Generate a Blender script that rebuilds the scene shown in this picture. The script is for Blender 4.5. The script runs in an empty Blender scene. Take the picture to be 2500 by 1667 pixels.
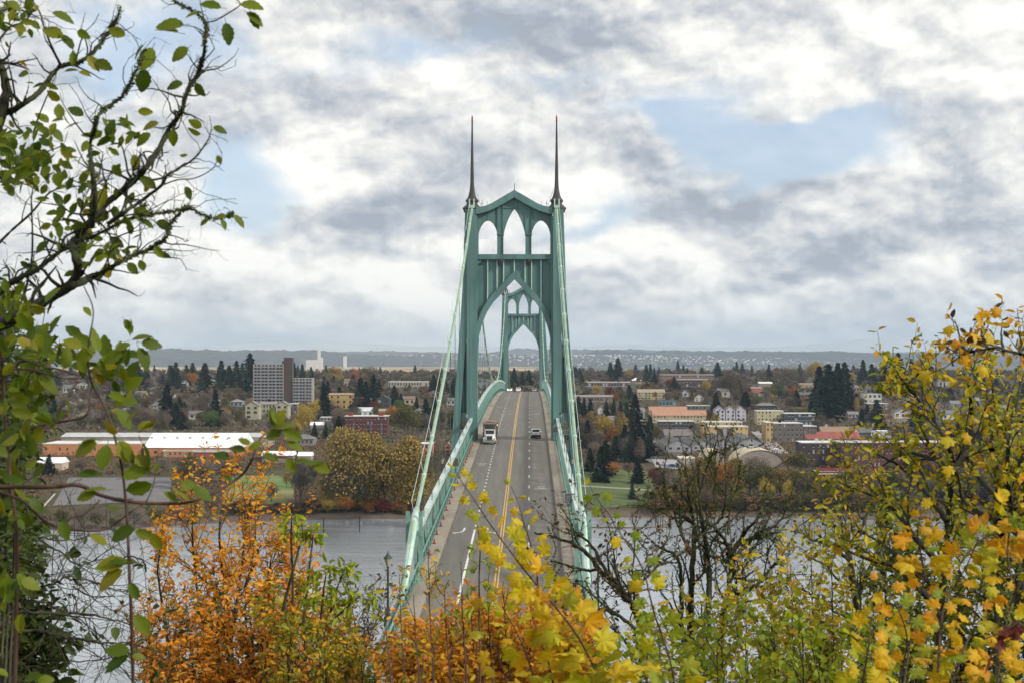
import bpy, math, random
import numpy as np
from mathutils import Vector, Matrix

scene = bpy.context.scene
COL = scene.collection
R = math.radians

# ------------------------------------------------------------------ camera
F = 3505.0                      # focal length in pixels of the 2500 px wide photograph
EYE = Vector((0.0, 0.0, 78.0))
YAW, PITCH = math.atan(44.7 / F), math.atan(40.5 / F)
cam_d = bpy.data.cameras.new('camera')
cam = bpy.data.objects.new('camera', cam_d)
COL.objects.link(cam)
cam.location = EYE
cam.rotation_euler = (R(90) + PITCH, 0, YAW)
cam_d.sensor_width = 36.0
cam_d.lens = F / 2500 * 36.0
cam_d.clip_start = 0.1
cam_d.clip_end = 120000
cam_d.dof.use_dof = True
cam_d.dof.focus_distance = 260
cam_d.dof.aperture_fstop = 9.0
scene.camera = cam
CM = cam.rotation_euler.to_matrix()

def raydir(u, v):
    d = CM @ Vector((u - 1250.0, 833.5 - v, -F))
    return d.normalized()

def P(u, v, y):
    """the point at world distance y that lies along the ray through photo pixel (u, v)"""
    d = raydir(u, v)
    return EYE + d * (y / d.y)

def proj(p):
    q = CM.transposed() @ (Vector(p) - EYE)
    return 1250.0 + F * q.x / -q.z, 833.5 - F * q.y / -q.z

# ------------------------------------------------------------------ world: partly cloudy autumn sky
SUN_EL, SUN_AZ = R(32), R(118)      # azimuth clockwise from +Y (the way the bridge runs)
world = bpy.data.worlds.new('World')
scene.world = world
world.use_nodes = True
wn, wl = world.node_tree.nodes, world.node_tree.links
wn.clear()

class NB:
    """short helper to wire shader nodes"""
    def __init__(s, tree):
        s.n, s.l = tree.nodes, tree.links
    def new(s, t, **kw):
        n = s.n.new(t)
        for k, v in kw.items():
            setattr(n, k, v)
        return n
    def put(s, sock, v):
        if isinstance(v, bpy.types.NodeSocket):
            s.l.new(v, sock)
        elif v is not None:
            try:
                sock.default_value = v
            except Exception:
                sock.default_value = (*v, 1.0)
    def math(s, op, a, b=None, c=None, clamp=False):
        n = s.new('ShaderNodeMath', operation=op, use_clamp=clamp)
        s.put(n.inputs[0], a)
        if b is not None: s.put(n.inputs[1], b)
        if c is not None: s.put(n.inputs[2], c)
        return n.outputs[0]
    def vmath(s, op, a, b=None, scale=None):
        n = s.new('ShaderNodeVectorMath', operation=op)
        s.put(n.inputs[0], a)
        if b is not None: s.put(n.inputs[1], b)
        if scale is not None: s.put(n.inputs['Scale'], scale)
        return n.outputs[0]
    def noise(s, vec, scale, detail=5.0, rough=0.55, dist=0.0, color=False):
        n = s.new('ShaderNodeTexNoise')
        s.put(n.inputs['Vector'], vec)
        n.inputs['Scale'].default_value = scale
        n.inputs['Detail'].default_value = detail
        n.inputs['Roughness'].default_value = rough
        n.inputs['Distortion'].default_value = dist
        return n.outputs['Color' if color else 'Fac']
    def mix(s, fac, a, b, mode='MIX'):
        n = s.new('ShaderNodeMix', data_type='RGBA', blend_type=mode)
        s.put(n.inputs[0], fac); s.put(n.inputs[6], a); s.put(n.inputs[7], b)
        return n.outputs[2]
    def ramp(s, fac, stops, interp='LINEAR'):
        n = s.new('ShaderNodeValToRGB')
        n.color_ramp.interpolation = interp
        e = n.color_ramp.elements
        while len(e) > 1: e.remove(e[-1])
        e[0].position = stops[0][0]; e[0].color = (*stops[0][1], 1)
        for p_, c_ in stops[1:]:
            x = e.new(p_); x.color = (*c_, 1)
        s.put(n.inputs[0], fac)
        return n.outputs[0]
    def smooth(s, x, lo, hi):
        n = s.new('ShaderNodeMapRange', interpolation_type='SMOOTHSTEP')
        s.put(n.inputs[0], x)
        n.inputs[1].default_value = lo; n.inputs[2].default_value = hi
        return n.outputs[0]

W = NB(world.node_tree)
tc = W.new('ShaderNodeTexCoord')
dirv = W.vmath('NORMALIZE', tc.outputs['Generated'])
sep = W.new('ShaderNodeSeparateXYZ'); W.put(sep.inputs[0], dirv)
az = W.math('ARCTAN2', sep.outputs[0], sep.outputs[1])
el = W.math('ARCSINE', sep.outputs[2])
flat = W.new('ShaderNodeCombineXYZ')            # flattened direction for streaky cloud decks
W.put(flat.inputs[0], sep.outputs[0]); W.put(flat.inputs[1], sep.outputs[1])
W.put(flat.inputs[2], W.math('MULTIPLY', sep.outputs[2], 1.55))
warpc = W.noise(flat.outputs[0], 12.0, 6.0, 0.52, color=True)
warp = W.vmath('SCALE', W.vmath('SUBTRACT', warpc, (0.5, 0.5, 0.5)), scale=0.10)
ae = W.new('ShaderNodeCombineXYZ'); W.put(ae.inputs[0], az); W.put(ae.inputs[1], el)
ap = W.vmath('ADD', ae.outputs[0], warp)

def blobs(lst):
    """sum of soft ellipses in (azimuth, elevation); each (u, v, ru, rv, rot, weight)"""
    acc = None
    for (u, v, ru, rv, rot, w) in lst:
        d = raydir(u, v)
        m = W.new('ShaderNodeMapping', vector_type='TEXTURE')
        m.inputs['Location'].default_value = (math.atan2(d.x, d.y), math.asin(d.z), 0)
        m.inputs['Rotation'].default_value = (0, 0, R(rot))
        m.inputs['Scale'].default_value = (ru / F, rv / F, 1)
        W.put(m.inputs[0], ap)
        g = W.new('ShaderNodeTexGradient', gradient_type='SPHERICAL')
        W.l.new(m.outputs[0], g.inputs[0])
        t = W.math('MULTIPLY_ADD', g.outputs['Fac'], w, acc if acc is not None else 0.0)
        acc = t
    return acc

n_big = W.noise(flat.outputs[0], 6.8, 8.0, 0.56, 0.25)
off = W.vmath('ADD', flat.outputs[0], (0.016, 0.0, 0.030))
n_big2 = W.noise(off, 6.8, 8.0, 0.56, 0.25)
relief = W.math('SUBTRACT', n_big, n_big2)
n_fine = W.noise(flat.outputs[0], 26.0, 7.0, 0.58, 0.2)
n_fine2 = W.noise(W.vmath('ADD', flat.outputs[0], (0.004, 0.0, 0.009)), 26.0, 7.0, 0.58, 0.2)
relief2 = W.math('SUBTRACT', n_fine, n_fine2)

BLUE = [(400, 120, 330, 130, 0, 1.1), (610, 440, 170, 170, -30, 1.6), (980, 130, 330, 80, 8, .9),
        (1640, 240, 280, 90, 14, 1.3), (1950, 370, 330, 110, 6, 1.9), (1780, 320, 260, 90, -14, 1.2), (1440, 545, 210, 55, 10, 1.0),
        (1330, 190, 300, 60, 4, .7), (280, 240, 200, 90, 20, .4)]
BRIGHT = [(1040, 185, 210, 110, -20, 1.0), (770, 420, 200, 110, 32, 1.1), (540, 500, 240, 120, 20, 1.0), (300, 620, 450, 160, 5, .6),
          (2150, 375, 130, 70, -15, .9), (1410, 530, 150, 70, 0, .9), (640, 640, 420, 110, -5, .7), (1100, 640, 400, 110, 8, .8),
          (1560, 630, 330, 90, -10, .7), (120, 480, 300, 250, 0, .6), (2020, 690, 500, 55, 8, .7), (650, 770, 550, 40, 0, .5),
          (2440, 20, 260, 150, 0, .5), (1180, 560, 300, 70, 20, .5), (1900, 160, 400, 120, 0, .35), (2330, 570, 130, 30, 20, .5), (1560, 210, 200, 80, 10, .5), (1900, 545, 120, 30, 0, .5)]
DARK = [(1250, 50, 900, 100, 0, .75), (600, 300, 420, 140, 14, .75), (1050, 470, 420, 90, 30, 1.3), (850, 560, 300, 75, 8, 1.0),
        (1560, 430, 340, 70, 4, .85), (1720, 530, 460, 55, 6, .75), (2080, 610, 520, 70, 12, 1.35), (2460, 600, 260, 90, 0, .9), (1150, 330, 350, 100, 30, .45),
        (1700, 690, 400, 45, 4, .5), (590, 695, 120, 26, 5, .9), (1250, 820, 2600, 55, 0, .45), (2330, 470, 330, 90, 14, .5),
        (200, 740, 500, 60, 0, .3), (800, 720, 300, 30, 4, .4)]
b_blue, b_bright, b_dark = blobs(BLUE), blobs(BRIGHT), blobs(DARK)
val = W.math('ADD', 0.50, W.math('SUBTRACT', W.math('MULTIPLY', b_bright, 0.42), W.math('MULTIPLY', b_dark, 0.46)))
val = W.math('ADD', val, W.math('MULTIPLY', W.math('SUBTRACT', n_big, 0.5), 0.95))
val = W.math('ADD', val, W.math('MULTIPLY_ADD', relief, 2.6, W.math('MULTIPLY', relief2, 1.9)))
val = W.math('ADD', val, W.math('MULTIPLY', W.math('SUBTRACT', n_fine, 0.5), 0.16))
val = W.math('MULTIPLY_ADD', val, 0.80, 0.21)
cloud = W.ramp(val, [(0.0, (.30, .33, .38)), (0.22, (.39, .415, .455)), (0.42, (.51, .52, .535)), (0.6, (.62, .62, .61)), (0.78, (.735, .725, .695)), (1.0, (.86, .84, .79))])
bm = W.math('ADD', b_blue, W.math('MULTIPLY', W.math('SUBTRACT', n_big2, 0.5), 1.2))
bm = W.math('ADD', bm, W.math('MULTIPLY', W.math('SUBTRACT', n_fine, 0.5), 0.3))
bmask = W.smooth(bm, 0.02, 0.95)
skyt = W.new('ShaderNodeTexSky', sky_type='NISHITA')
skyt.sun_disc = False
skyt.sun_elevation = SUN_EL
skyt.sun_rotation = SUN_AZ
skyt.dust_density = 1.0
bluesky = W.mix(0.5, skyt.outputs[0], (4.6, 5.7, 7.3, 1))
STR = 0.1
cl10 = W.vmath('SCALE', cloud, scale=1.0 / STR)
skycol = W.mix(W.math('MULTIPLY', bmask, 0.85), cl10, bluesky)
# pale band low over the horizon
low = W.smooth(el, 0.045, 0.0)
skycol = W.mix(W.math('MULTIPLY', low, 0.6), skycol, (5.2, 5.6, 6.05, 1))
bg = W.new('ShaderNodeBackground'); bg.inputs['Strength'].default_value = STR
W.put(bg.inputs['Color'], skycol)
wo = W.new('ShaderNodeOutputWorld'); W.l.new(bg.outputs[0], wo.inputs[0])
world.cycles.sampling_method = 'MANUAL'
world.cycles.sample_map_resolution = 512

# ------------------------------------------------------------------ sun and exposure
sd = bpy.data.lights.new('sun', 'SUN')
sd.energy = 2.6
sd.angle = R(7)
sd.color = (1.0, 0.95, 0.86)
sun = bpy.data.objects.new('sun', sd); COL.objects.link(sun)
sv = Vector((math.sin(SUN_AZ) * math.cos(SUN_EL), math.cos(SUN_AZ) * math.cos(SUN_EL), math.sin(SUN_EL)))
sun.rotation_euler = sv.to_track_quat('Z', 'Y').to_euler()
sun.location = sv * 500
vs = scene.view_settings
vs.view_transform = 'Standard'; vs.look = 'None'; vs.exposure = 0.42; vs.gamma = 1.0
vs.use_curve_mapping = False
scene.display_settings.display_device = 'sRGB'
cy = scene.cycles
cy.max_bounces = 5; cy.diffuse_bounces = 3; cy.glossy_bounces = 2; cy.transmission_bounces = 3; cy.volume_bounces = 1
cy.transparent_max_bounces = 6
cy.use_denoising = True
cy.use_adaptive_sampling = True
cy.adaptive_threshold = 0.015
cy.volume_step_rate = 5

# ------------------------------------------------------------------ materials
def mat(name, col, rough=0.7, var=None, scale=1.0, metal=0.0, bump=0.0, bscale=None, amt=1.0, emit=None, spec=None, obj=True, detail=5.0, stretch=None):
    """principled material; var = second colour mixed in by noise"""
    m = bpy.data.materials.new(name); m.use_nodes = True
    B = NB(m.node_tree)
    p = m.node_tree.nodes['Principled BSDF']
    p.inputs['Roughness'].default_value = rough
    p.inputs['Metallic'].default_value = metal
    if spec is not None: p.inputs['Specular IOR Level'].default_value = spec
    p.inputs['Base Color'].default_value = (*col, 1)
    if var is not None or bump:
        t = B.new('ShaderNodeTexCoord')
        vec = t.outputs['Object']
        if stretch:
            mp = B.new('ShaderNodeMapping'); mp.inputs['Scale'].default_value = stretch
            B.l.new(vec, mp.inputs[0]); vec = mp.outputs[0]
    if var is not None:
        f = B.noise(vec, scale, detail, 0.6)
        f = B.smooth(f, 0.36, 0.66)
        if amt != 1.0: f = B.math('MULTIPLY', f, amt)
        B.put(p.inputs['Base Color'], B.mix(f, (*col, 1), (*var, 1)))
    if bump:
        f2 = B.noise(vec, bscale or scale * 3, 5.0, 0.6)
        bn = B.new('ShaderNodeBump'); bn.inputs['Strength'].default_value = bump
        B.l.new(f2, bn.inputs['Height']); B.l.new(bn.outputs[0], p.inputs['Normal'])
    if emit:
        p.inputs['Emission Color'].default_value = (*emit[0], 1)
        p.inputs['Emission Strength'].default_value = emit[1]
    return m

def leaf_mat(name, stops, trans=0.35, rough=0.55, island=False, vein=False):
    """leaf: colour differs from leaf to leaf, light passes through"""
    m = bpy.data.materials.new(name); m.use_nodes = True
    B = NB(m.node_tree); nt = m.node_tree
    p = nt.nodes['Principled BSDF']
    if island:
        g = B.new('ShaderNodeNewGeometry'); rnd = g.outputs['Random Per Island']
    else:
        oi = B.new('ShaderNodeObjectInfo'); rnd = oi.outputs['Random']
    n = len(stops)
    col = B.ramp(rnd, [(i / max(1, n - 1), c) for i, c in enumerate(stops)])
    if vein:
        t = B.new('ShaderNodeTexCoord'); o = t.outputs['Object']
        s = B.new('ShaderNodeSeparateXYZ'); B.l.new(o, s.inputs[0])
        f = B.noise(o, 9.0, 5.0, .65)
        ax_ = B.math('ABSOLUTE', s.outputs[0])
        if vein == 'palm':
            y0 = B.math('SUBTRACT', s.outputs[1], .03)
            r_ = B.math('SQRT', B.math('ADD', B.math('MULTIPLY', ax_, ax_), B.math('MULTIPLY', y0, y0)))
            an = B.math('ARCTAN2', ax_, y0)
            d1 = B.math('MINIMUM', an, B.math('ABSOLUTE', B.math('SUBTRACT', an, .62)))
            d1 = B.math('MINIMUM', d1, B.math('ABSOLUTE', B.math('SUBTRACT', an, 1.30)))
            dv = B.math('MULTIPLY', d1, r_); edge = B.smooth(B.math('ADD', r_, B.math('MULTIPLY', f, .5)), .72, 1.1)
        else:
            lat = B.math('ABSOLUTE', B.math('SINE', B.math('MULTIPLY', B.math('SUBTRACT', s.outputs[1], B.math('MULTIPLY', ax_, .7)), 24.0)))
            dv = B.math('MINIMUM', ax_, B.math('MULTIPLY', lat, .10)); edge = B.smooth(B.math('ADD', ax_, B.math('MULTIPLY', f, .4)), .36, .58)
        vm = B.smooth(dv, .020, .004)
        col = B.mix(B.math('MULTIPLY', edge, .55), col, B.mix(0.5, col, (.30, .10, .01, 1)))
        col = B.mix(B.math('MULTIPLY', B.smooth(f, .56, .72), .55), col, B.mix(0.6, col, (.16, .06, .01, 1)))
        col = B.mix(B.math('MULTIPLY', vm, .45), col, B.mix(0.5, col, (.05, .06, .005, 1)))
    B.put(p.inputs['Base Color'], col)
    p.inputs['Roughness'].default_value = rough
    p.inputs['Specular IOR Level'].default_value = 0.35
    tr = B.new('ShaderNodeBsdfTranslucent'); B.put(tr.inputs[0], B.mix(1.0, col, (1.0, .95, .55, 1), 'MULTIPLY'))
    mx = B.new('ShaderNodeMixShader'); mx.inputs[0].default_value = trans
    B.l.new(p.outputs[0], mx.inputs[1]); B.l.new(tr.outputs[0], mx.inputs[2])
    B.l.new(mx.outputs[0], nt.nodes['Material Output'].inputs[0])
    return m

# ------------------------------------------------------------------ mesh helpers
class MB:
    def __init__(s):
        s.v, s.f = [], []
    def add(s, vs_, fs):
        o = len(s.v)
        s.v.extend([tuple(x) for x in vs_])
        s.f.extend([tuple(o + i for i in q) for q in fs])
        return s
    def box(s, x0, x1, y0, y1, z0, z1):
        return s.add([(x0, y0, z0), (x1, y0, z0), (x1, y1, z0), (x0, y1, z0), (x0, y0, z1), (x1, y0, z1), (x1, y1, z1), (x0, y1, z1)],
                     [(0, 3, 2, 1), (4, 5, 6, 7), (0, 1, 5, 4), (1, 2, 6, 5), (2, 3, 7, 6), (3, 0, 4, 7)])
    def prism(s, poly, y0, y1):
        """polygon in x,z (counter-clockwise seen from -y) extruded along y"""
        n = len(poly)
        vs_ = [(x, y0, z) for x, z in poly] + [(x, y1, z) for x, z in poly]
        fs = [tuple(range(n)), tuple(range(2 * n - 1, n - 1, -1))]
        fs += [(i, i + n, (i + 1) % n + n, (i + 1) % n) for i in range(n)]
        return s.add(vs_, fs)
    def ribbon(s, xs, lo, hi, y0, y1):
        """solid between the curves lo(x) and hi(x), from y0 to y1"""
        n = len(xs); vs_, fs = [], []
        for x in xs:
            a, b = lo(x), hi(x)
            vs_ += [(x, y0, a), (x, y0, b), (x, y1, a), (x, y1, b)]
        for i in range(n - 1):
            a, b = 4 * i, 4 * i + 4
            fs += [(a, b, b + 1, a + 1), (a + 2, a + 3, b + 3, b + 2), (a + 1, b + 1, b + 3, a + 3), (a, a + 2, b + 2, b)]
        e = 4 * (n - 1)
        fs += [(0, 1, 3, 2), (e, e + 2, e + 3, e + 1)]
        return s.add(vs_, fs)
    def sweep(s, y, prof):
        """profile list [(x,z)..] swept along list of (y, dz)"""
        n = len(prof); m = len(y); vs_ = []
        for (yy, dz) in y:
            vs_ += [(x, yy, z + dz) for x, z in prof]
        fs = []
        for i in range(m - 1):
            for j in range(n):
                k = (j + 1) % n
                fs.append((i * n + j, i * n + k, (i + 1) * n + k, (i + 1) * n + j))
        fs += [tuple(range(n - 1, -1, -1)), tuple((m - 1) * n + j for j in range(n))]
        return s.add(vs_, fs)
    def bar(s, a, b, w, h=None, up=(0, 0, 1)):
        a, b = Vector(a), Vector(b); h = h or w
        d = (b - a).normalized(); u = Vector(up)
        if abs(d.dot(u)) > .98: u = Vector((1, 0, 0))
        r = d.cross(u).normalized() * w / 2; t = r.cross(d).normalized() * h / 2
        vs_ = [a - r - t, a + r - t, a + r + t, a - r + t, b - r - t, b + r - t, b + r + t, b - r + t]
        return s.add(vs_, [(0, 3, 2, 1), (4, 5, 6, 7), (0, 1, 5, 4), (1, 2, 6, 5), (2, 3, 7, 6), (3, 0, 4, 7)])
    def tube(s, pts, rad, n=6, cap=True, twist=0.0):
        pts = [Vector(p) for p in pts]; m = len(pts)
        if not hasattr(rad, '__len__'): rad = [rad] * m
        o = len(s.v); ref = Vector((0.13, 0.27, 1)).normalized()
        prev = None
        for i, p in enumerate(pts):
            d = (pts[min(i + 1, m - 1)] - pts[max(i - 1, 0)])
            if d.length < 1e-9: d = Vector((0, 0, 1))
            d.normalize()
            if prev is None:
                a = ref if abs(d.dot(ref)) < .95 else Vector((1, 0, 0))
                x = d.cross(a).normalized()
            else:
                x = (prev - d * prev.dot(d))
                x = x.normalized() if x.length > 1e-6 else d.orthogonal().normalized()
            prev = x; y = d.cross(x)
            for k in range(n):
                an = 2 * math.pi * k / n + twist
                s.v.append(tuple(p + (x * math.cos(an) + y * math.sin(an)) * rad[i]))
        for i in range(m - 1):
            for k in range(n):
                k2 = (k + 1) % n
                s.f.append((o + i * n + k, o + i * n + k2, o + (i + 1) * n + k2, o + (i + 1) * n + k))
        if cap:
            s.f.append(tuple(o + k for k in range(n - 1, -1, -1)))
            s.f.append(tuple(o + (m - 1) * n + k for k in range(n)))
        return s
    def lathe(s, prof, n=12, c=(0, 0, 0), flat_=False):
        """profile [(r, z)] turned about the z axis through c"""
        o = len(s.v); m = len(prof)
        for r, z in prof:
            for k in range(n):
                an = 2 * math.pi * (k + .5) / n
                s.v.append((c[0] + r * math.cos(an), c[1] + r * math.sin(an), c[2] + z))
        for i in range(m - 1):
            for k in range(n):
                k2 = (k + 1) % n
                s.f.append((o + i * n + k, o + i * n + k2, o + (i + 1) * n + k2, o + (i + 1) * n + k))
        s.f.append(tuple(o + k for k in range(n - 1, -1, -1)))
        s.f.append(tuple(o + (m - 1) * n + k for k in range(n)))
        return s
    def mesh(s, name, m=None, smooth=False):
        me = bpy.data.meshes.new(name)
        me.from_pydata(s.v, [], s.f); me.update()
        if m:
            me.materials.append(m)
        if smooth:
            me.polygons.foreach_set('use_smooth', [True] * len(me.polygons))
        return me

def place(name, me, parent=None, loc=None, rz=0.0, scale=None, m=None):
    o = bpy.data.objects.new(name, me); COL.objects.link(o)
    if parent: o.parent = parent
    if loc is not None: o.location = loc
    if rz: o.rotation_euler = (0, 0, rz)
    if scale is not None: o.scale = scale if hasattr(scale, '__len__') else (scale,) * 3
    if m is not None:
        o.material_slots[0].link = 'OBJECT'; o.material_slots[0].material = m
    return o

def part(name, mb, m, parent, smooth=False, stuff=False, loc=None, label=None):
    o = place(name, mb.mesh(name, m, smooth), parent, loc)
    if stuff: o['kind'] = 'stuff'
    if label: o['label'] = label
    return o

def tag(o, label, cat, group=None):
    o['label'] = label; o['category'] = cat
    if group: o['group'] = group
    return o

def thing(name, label, cat, loc=(0, 0, 0), rz=0.0, group=None):
    o = bpy.data.objects.new(name, None); COL.objects.link(o)
    o.location = loc; o.rotation_euler = (0, 0, rz)
    return tag(o, label, cat, group)

def struct(o):
    o['kind'] = 'structure'; return o

def copy_thing(o, loc=None, label=None, rz=None, group=None, parent=None):
    c = o.copy(); COL.objects.link(c)
    if parent is not None: c.parent = parent
    for ch in o.children:
        copy_thing(ch, parent=c)
    if loc is not None: c.location = loc
    if rz is not None: c.rotation_euler = (0, 0, rz)
    if label: c['label'] = label
    if group: c['group'] = group
    return c

def arr_mesh(name, V, Fq, m, smooth=False):
    """fast mesh from numpy arrays; faces all with the same number of corners"""
    V = np.asarray(V, np.float32).reshape(-1, 3); Fq = np.asarray(Fq, np.int32)
    me = bpy.data.meshes.new(name); k = Fq.shape[1]; nf = len(Fq)
    me.vertices.add(len(V)); me.vertices.foreach_set('co', V.ravel())
    me.loops.add(nf * k); me.loops.foreach_set('vertex_index', Fq.ravel())
    me.polygons.add(nf)
    me.polygons.foreach_set('loop_start', np.arange(0, nf * k, k, dtype=np.int32))
    if smooth: me.polygons.foreach_set('use_smooth', np.ones(nf, bool))
    me.update(calc_edges=True)
    me.materials.append(m)
    return me

def lerp_tab(tab):
    xs = [a for a, b in tab]; ys = [b for a, b in tab]
    return lambda x: float(np.interp(x, xs, ys))
# ------------------------------------------------------------------ land and water
rng0 = np.random.default_rng(4)
prof_s = lerp_tab([(-60, -4), (0, -0.3), (8, 1.4), (20, 4.2), (130, 12.5), (300, 20), (500, 27.5), (900, 34.5), (1500, 39), (2300, 42), (2900, 40), (3600, 22), (5200, 5), (30000, 4)])
def shore(x):
    return 700 - 55 * min(1, max(0, (-x - 110) / 90.0)) + 6 * math.sin(x * .021) + 3 * math.sin(x * .07)
def tz(x, y):
    if y > 420:
        s = y - shore(x)
        z = prof_s(s)
        a = min(1, max(0, (s - 30) / 200))
        return z + a * (2.2 * math.sin(x * .004 + 1.3) * math.cos(y * .003) + 0.8 * math.sin(x * .017 + y * .011))
    yb = 190 + 14 * math.sin(x * .012)
    return max(-5, min(76.3 - 0.42 * y, 76.3 - 0.42 * yb + (yb - y) * 0.40) if y > 2 else 76.3 - .1 * y) + .4 * math.sin(x * .3) * math.sin(y * .23)

def ground_y(v, x=0.0):
    """distance at which the far bank's ground shows at photo row v"""
    lo, hi = 640.0, 3000.0
    for _ in range(40):
        m = (lo + hi) / 2
        vv = 874 + (78 - tz(x, m)) / m * F
        if vv > v: lo = m
        else: hi = m
    return (lo + hi) / 2

def xat(u, y): return P(u, 874, y).x

def terrain(name, ys, half, m, nx=90):
    V, Fc = [], []
    for y in ys:
        h = half(y)
        for i in range(nx):
            x = -h + 2 * h * i / (nx - 1)
            V.append((x, y, tz(x, y)))
    for j in range(len(ys) - 1):
        for i in range(nx - 1):
            a = j * nx + i
            Fc.append((a, a + 1, a + nx + 1, a + nx))
    return struct(place(name, arr_mesh(name, V, Fc, m, True)))

def ground_mat():
    m = bpy.data.materials.new('ground'); m.use_nodes = True
    B = NB(m.node_tree); p = m.node_tree.nodes['Principled BSDF']
    t = B.new('ShaderNodeTexCoord'); o = t.outputs['Object']
    s = B.new('ShaderNodeSeparateXYZ'); B.l.new(o, s.inputs[0])
    n1 = B.noise(o, .012, 6, .65); n2 = B.noise(o, .15, 5, .7)
    c = B.ramp(n1, [(.3, (.05, .045, .03)), (.48, (.075, .06, .035)), (.58, (.05, .065, .025)), (.72, (.09, .075, .05))])
    c = B.mix(B.smooth(n2, .4, .7), c, (.11, .085, .055, 1))
    mud = B.smooth(s.outputs[2], 3.6, 1.2)
    c = B.mix(mud, c, B.ramp(n2, [(.3, (.10, .075, .06)), (.7, (.17, .135, .11))]))
    plain = B.smooth(s.outputs[1], 4600, 5600)
    wood = B.smooth(B.math('ADD', B.math('DIVIDE', s.outputs[0], s.outputs[1]), B.math('MULTIPLY', B.noise(o, .0006, 4, .6), .12)), .05, .09)
    c = B.mix(plain, c, B.ramp(B.noise(o, .0011, 6, .7), [(.40, (.14, .105, .07)), (.52, (.42, .30, .17)), (.62, (.58, .44, .27)), (.75, (.12, .12, .06))]))
    c = B.mix(B.math('MULTIPLY', B.math('MULTIPLY', wood, plain), .85), c, (.06, .055, .045, 1))
    B.put(p.inputs['Base Color'], c); p.inputs['Roughness'].default_value = .95; p.inputs['Specular IOR Level'].default_value = .1
    return m
M_ground = ground_mat()
ysf = list(np.concatenate([np.arange(560, 760, 6), np.geomspace(760, 34000, 130)]))
terrain('far_bank_ground', ysf, lambda y: 260 + y * .62, M_ground, 100)
M_hill = mat('hillside_soil', (.05, .04, .025), .95, (.07, .06, .03), .4, bump=.5)
terrain('hillside_ground', list(np.linspace(-60, 240, 76)), lambda y: 330, M_hill, 60)

def water_mat():
    m = bpy.data.materials.new('river_water'); m.use_nodes = True
    B = NB(m.node_tree); p = m.node_tree.nodes['Principled BSDF']
    t = B.new('ShaderNodeTexCoord')
    mp = B.new('ShaderNodeMapping'); mp.inputs['Scale'].default_value = (.35, 1.0, 1); B.l.new(t.outputs['Object'], mp.inputs[0])
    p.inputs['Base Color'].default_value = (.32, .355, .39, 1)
    p.inputs['Roughness'].default_value = .08; p.inputs['IOR'].default_value = 1.6
    a = B.noise(mp.outputs[0], .55, 6, .62, .4); b = B.noise(mp.outputs[0], .045, 3, .5, .5)
    calm = B.smooth(B.noise(mp.outputs[0], .012, 3, .5), .4, .62)
    h = B.math('MULTIPLY_ADD', b, 3.0, B.math('MULTIPLY', a, B.math('MULTIPLY_ADD', calm, .9, .45)))
    bn = B.new('ShaderNodeBump'); bn.inputs['Strength'].default_value = .38; bn.inputs['Distance'].default_value = .5
    B.l.new(h, bn.inputs['Height']); B.l.new(bn.outputs[0], p.inputs['Normal'])
    return m
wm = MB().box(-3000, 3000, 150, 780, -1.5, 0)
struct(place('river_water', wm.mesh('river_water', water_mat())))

# far hills and mountains
def ridge(name, y0, depth, prof, seed, m, rough=14, half=.5, n=420):
    rr = np.random.default_rng(seed); ph = rr.uniform(0, 6.28, 24)
    V, Fc = [], []; H = y0 * half; rows = 9
    for j in range(rows):
        t = j / (rows - 1); y = y0 + depth * t
        for i in range(n):
            x = -H + 2 * H * i / (n - 1); u, _ = proj((x, y0, 78))
            z = prof(u) * math.sin(min(1, t * 1.25) * math.pi / 2) ** .8
            w = sum(math.sin(x * (2 ** (k / 2.2)) * 4.0 / y0 + ph[k] + y * .0007 * k) * .80 ** (k / 2.2) for k in range(3, 23)) * .5
            z += rough * w * t
            V.append((x, y, 2 + max(-4, z)))
    for j in range(rows - 1):
        for i in range(n - 1):
            a = j * n + i; Fc.append((a, a + 1, a + n + 1, a + n))
    return struct(place(name, arr_mesh(name, V, Fc, m, True)))
def hz(v, y): return 78 + (874 - v) / F * y
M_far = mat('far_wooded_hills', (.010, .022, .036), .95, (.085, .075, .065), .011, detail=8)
p1 = lerp_tab([(-400, hz(858, 13500)), (300, hz(857, 13500)), (700, hz(858, 13500)), (960, hz(864, 13500)), (1150, hz(866, 13500)), (1400, hz(868, 13500)), (1800, hz(866, 13500)), (2100, hz(866, 13500)), (2900, hz(862, 13500))])
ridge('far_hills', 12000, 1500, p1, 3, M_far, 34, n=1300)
p2 = lerp_tab([(-400, 210), (300, hz(862, 19000)), (900, hz(858, 19000)), (1240, hz(861, 19000)), (1290, hz(857, 19000)), (1350, hz(861, 19000)), (1700, hz(861, 19000)), (2400, hz(860, 19000)), (3000, 200)])
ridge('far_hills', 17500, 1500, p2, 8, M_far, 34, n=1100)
M_mt = mat('haze_pale_slopes', (.38, .41, .44), .95, (.46, .48, .50), .002)  # pale blue-grey base paints in the fading of the mountains by haze
p3 = lerp_tab([(-500, hz(850, 30000)), (400, hz(848, 30000)), (560, hz(838, 30000)), (760, hz(834, 30000)), (1000, hz(846, 30000)), (1300, hz(848, 30000)), (1560, hz(842, 30000)), (1700, hz(850, 30000)), (1900, hz(850, 30000)), (2080, hz(838, 30000)), (2160, hz(830, 30000)), (2235, hz(823, 30000)), (2300, hz(830, 30000)), (2400, hz(841, 30000)), (2900, hz(846, 30000))])
ridge('mountains', 28000, 2000, p3, 15, M_mt, 10)

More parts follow.
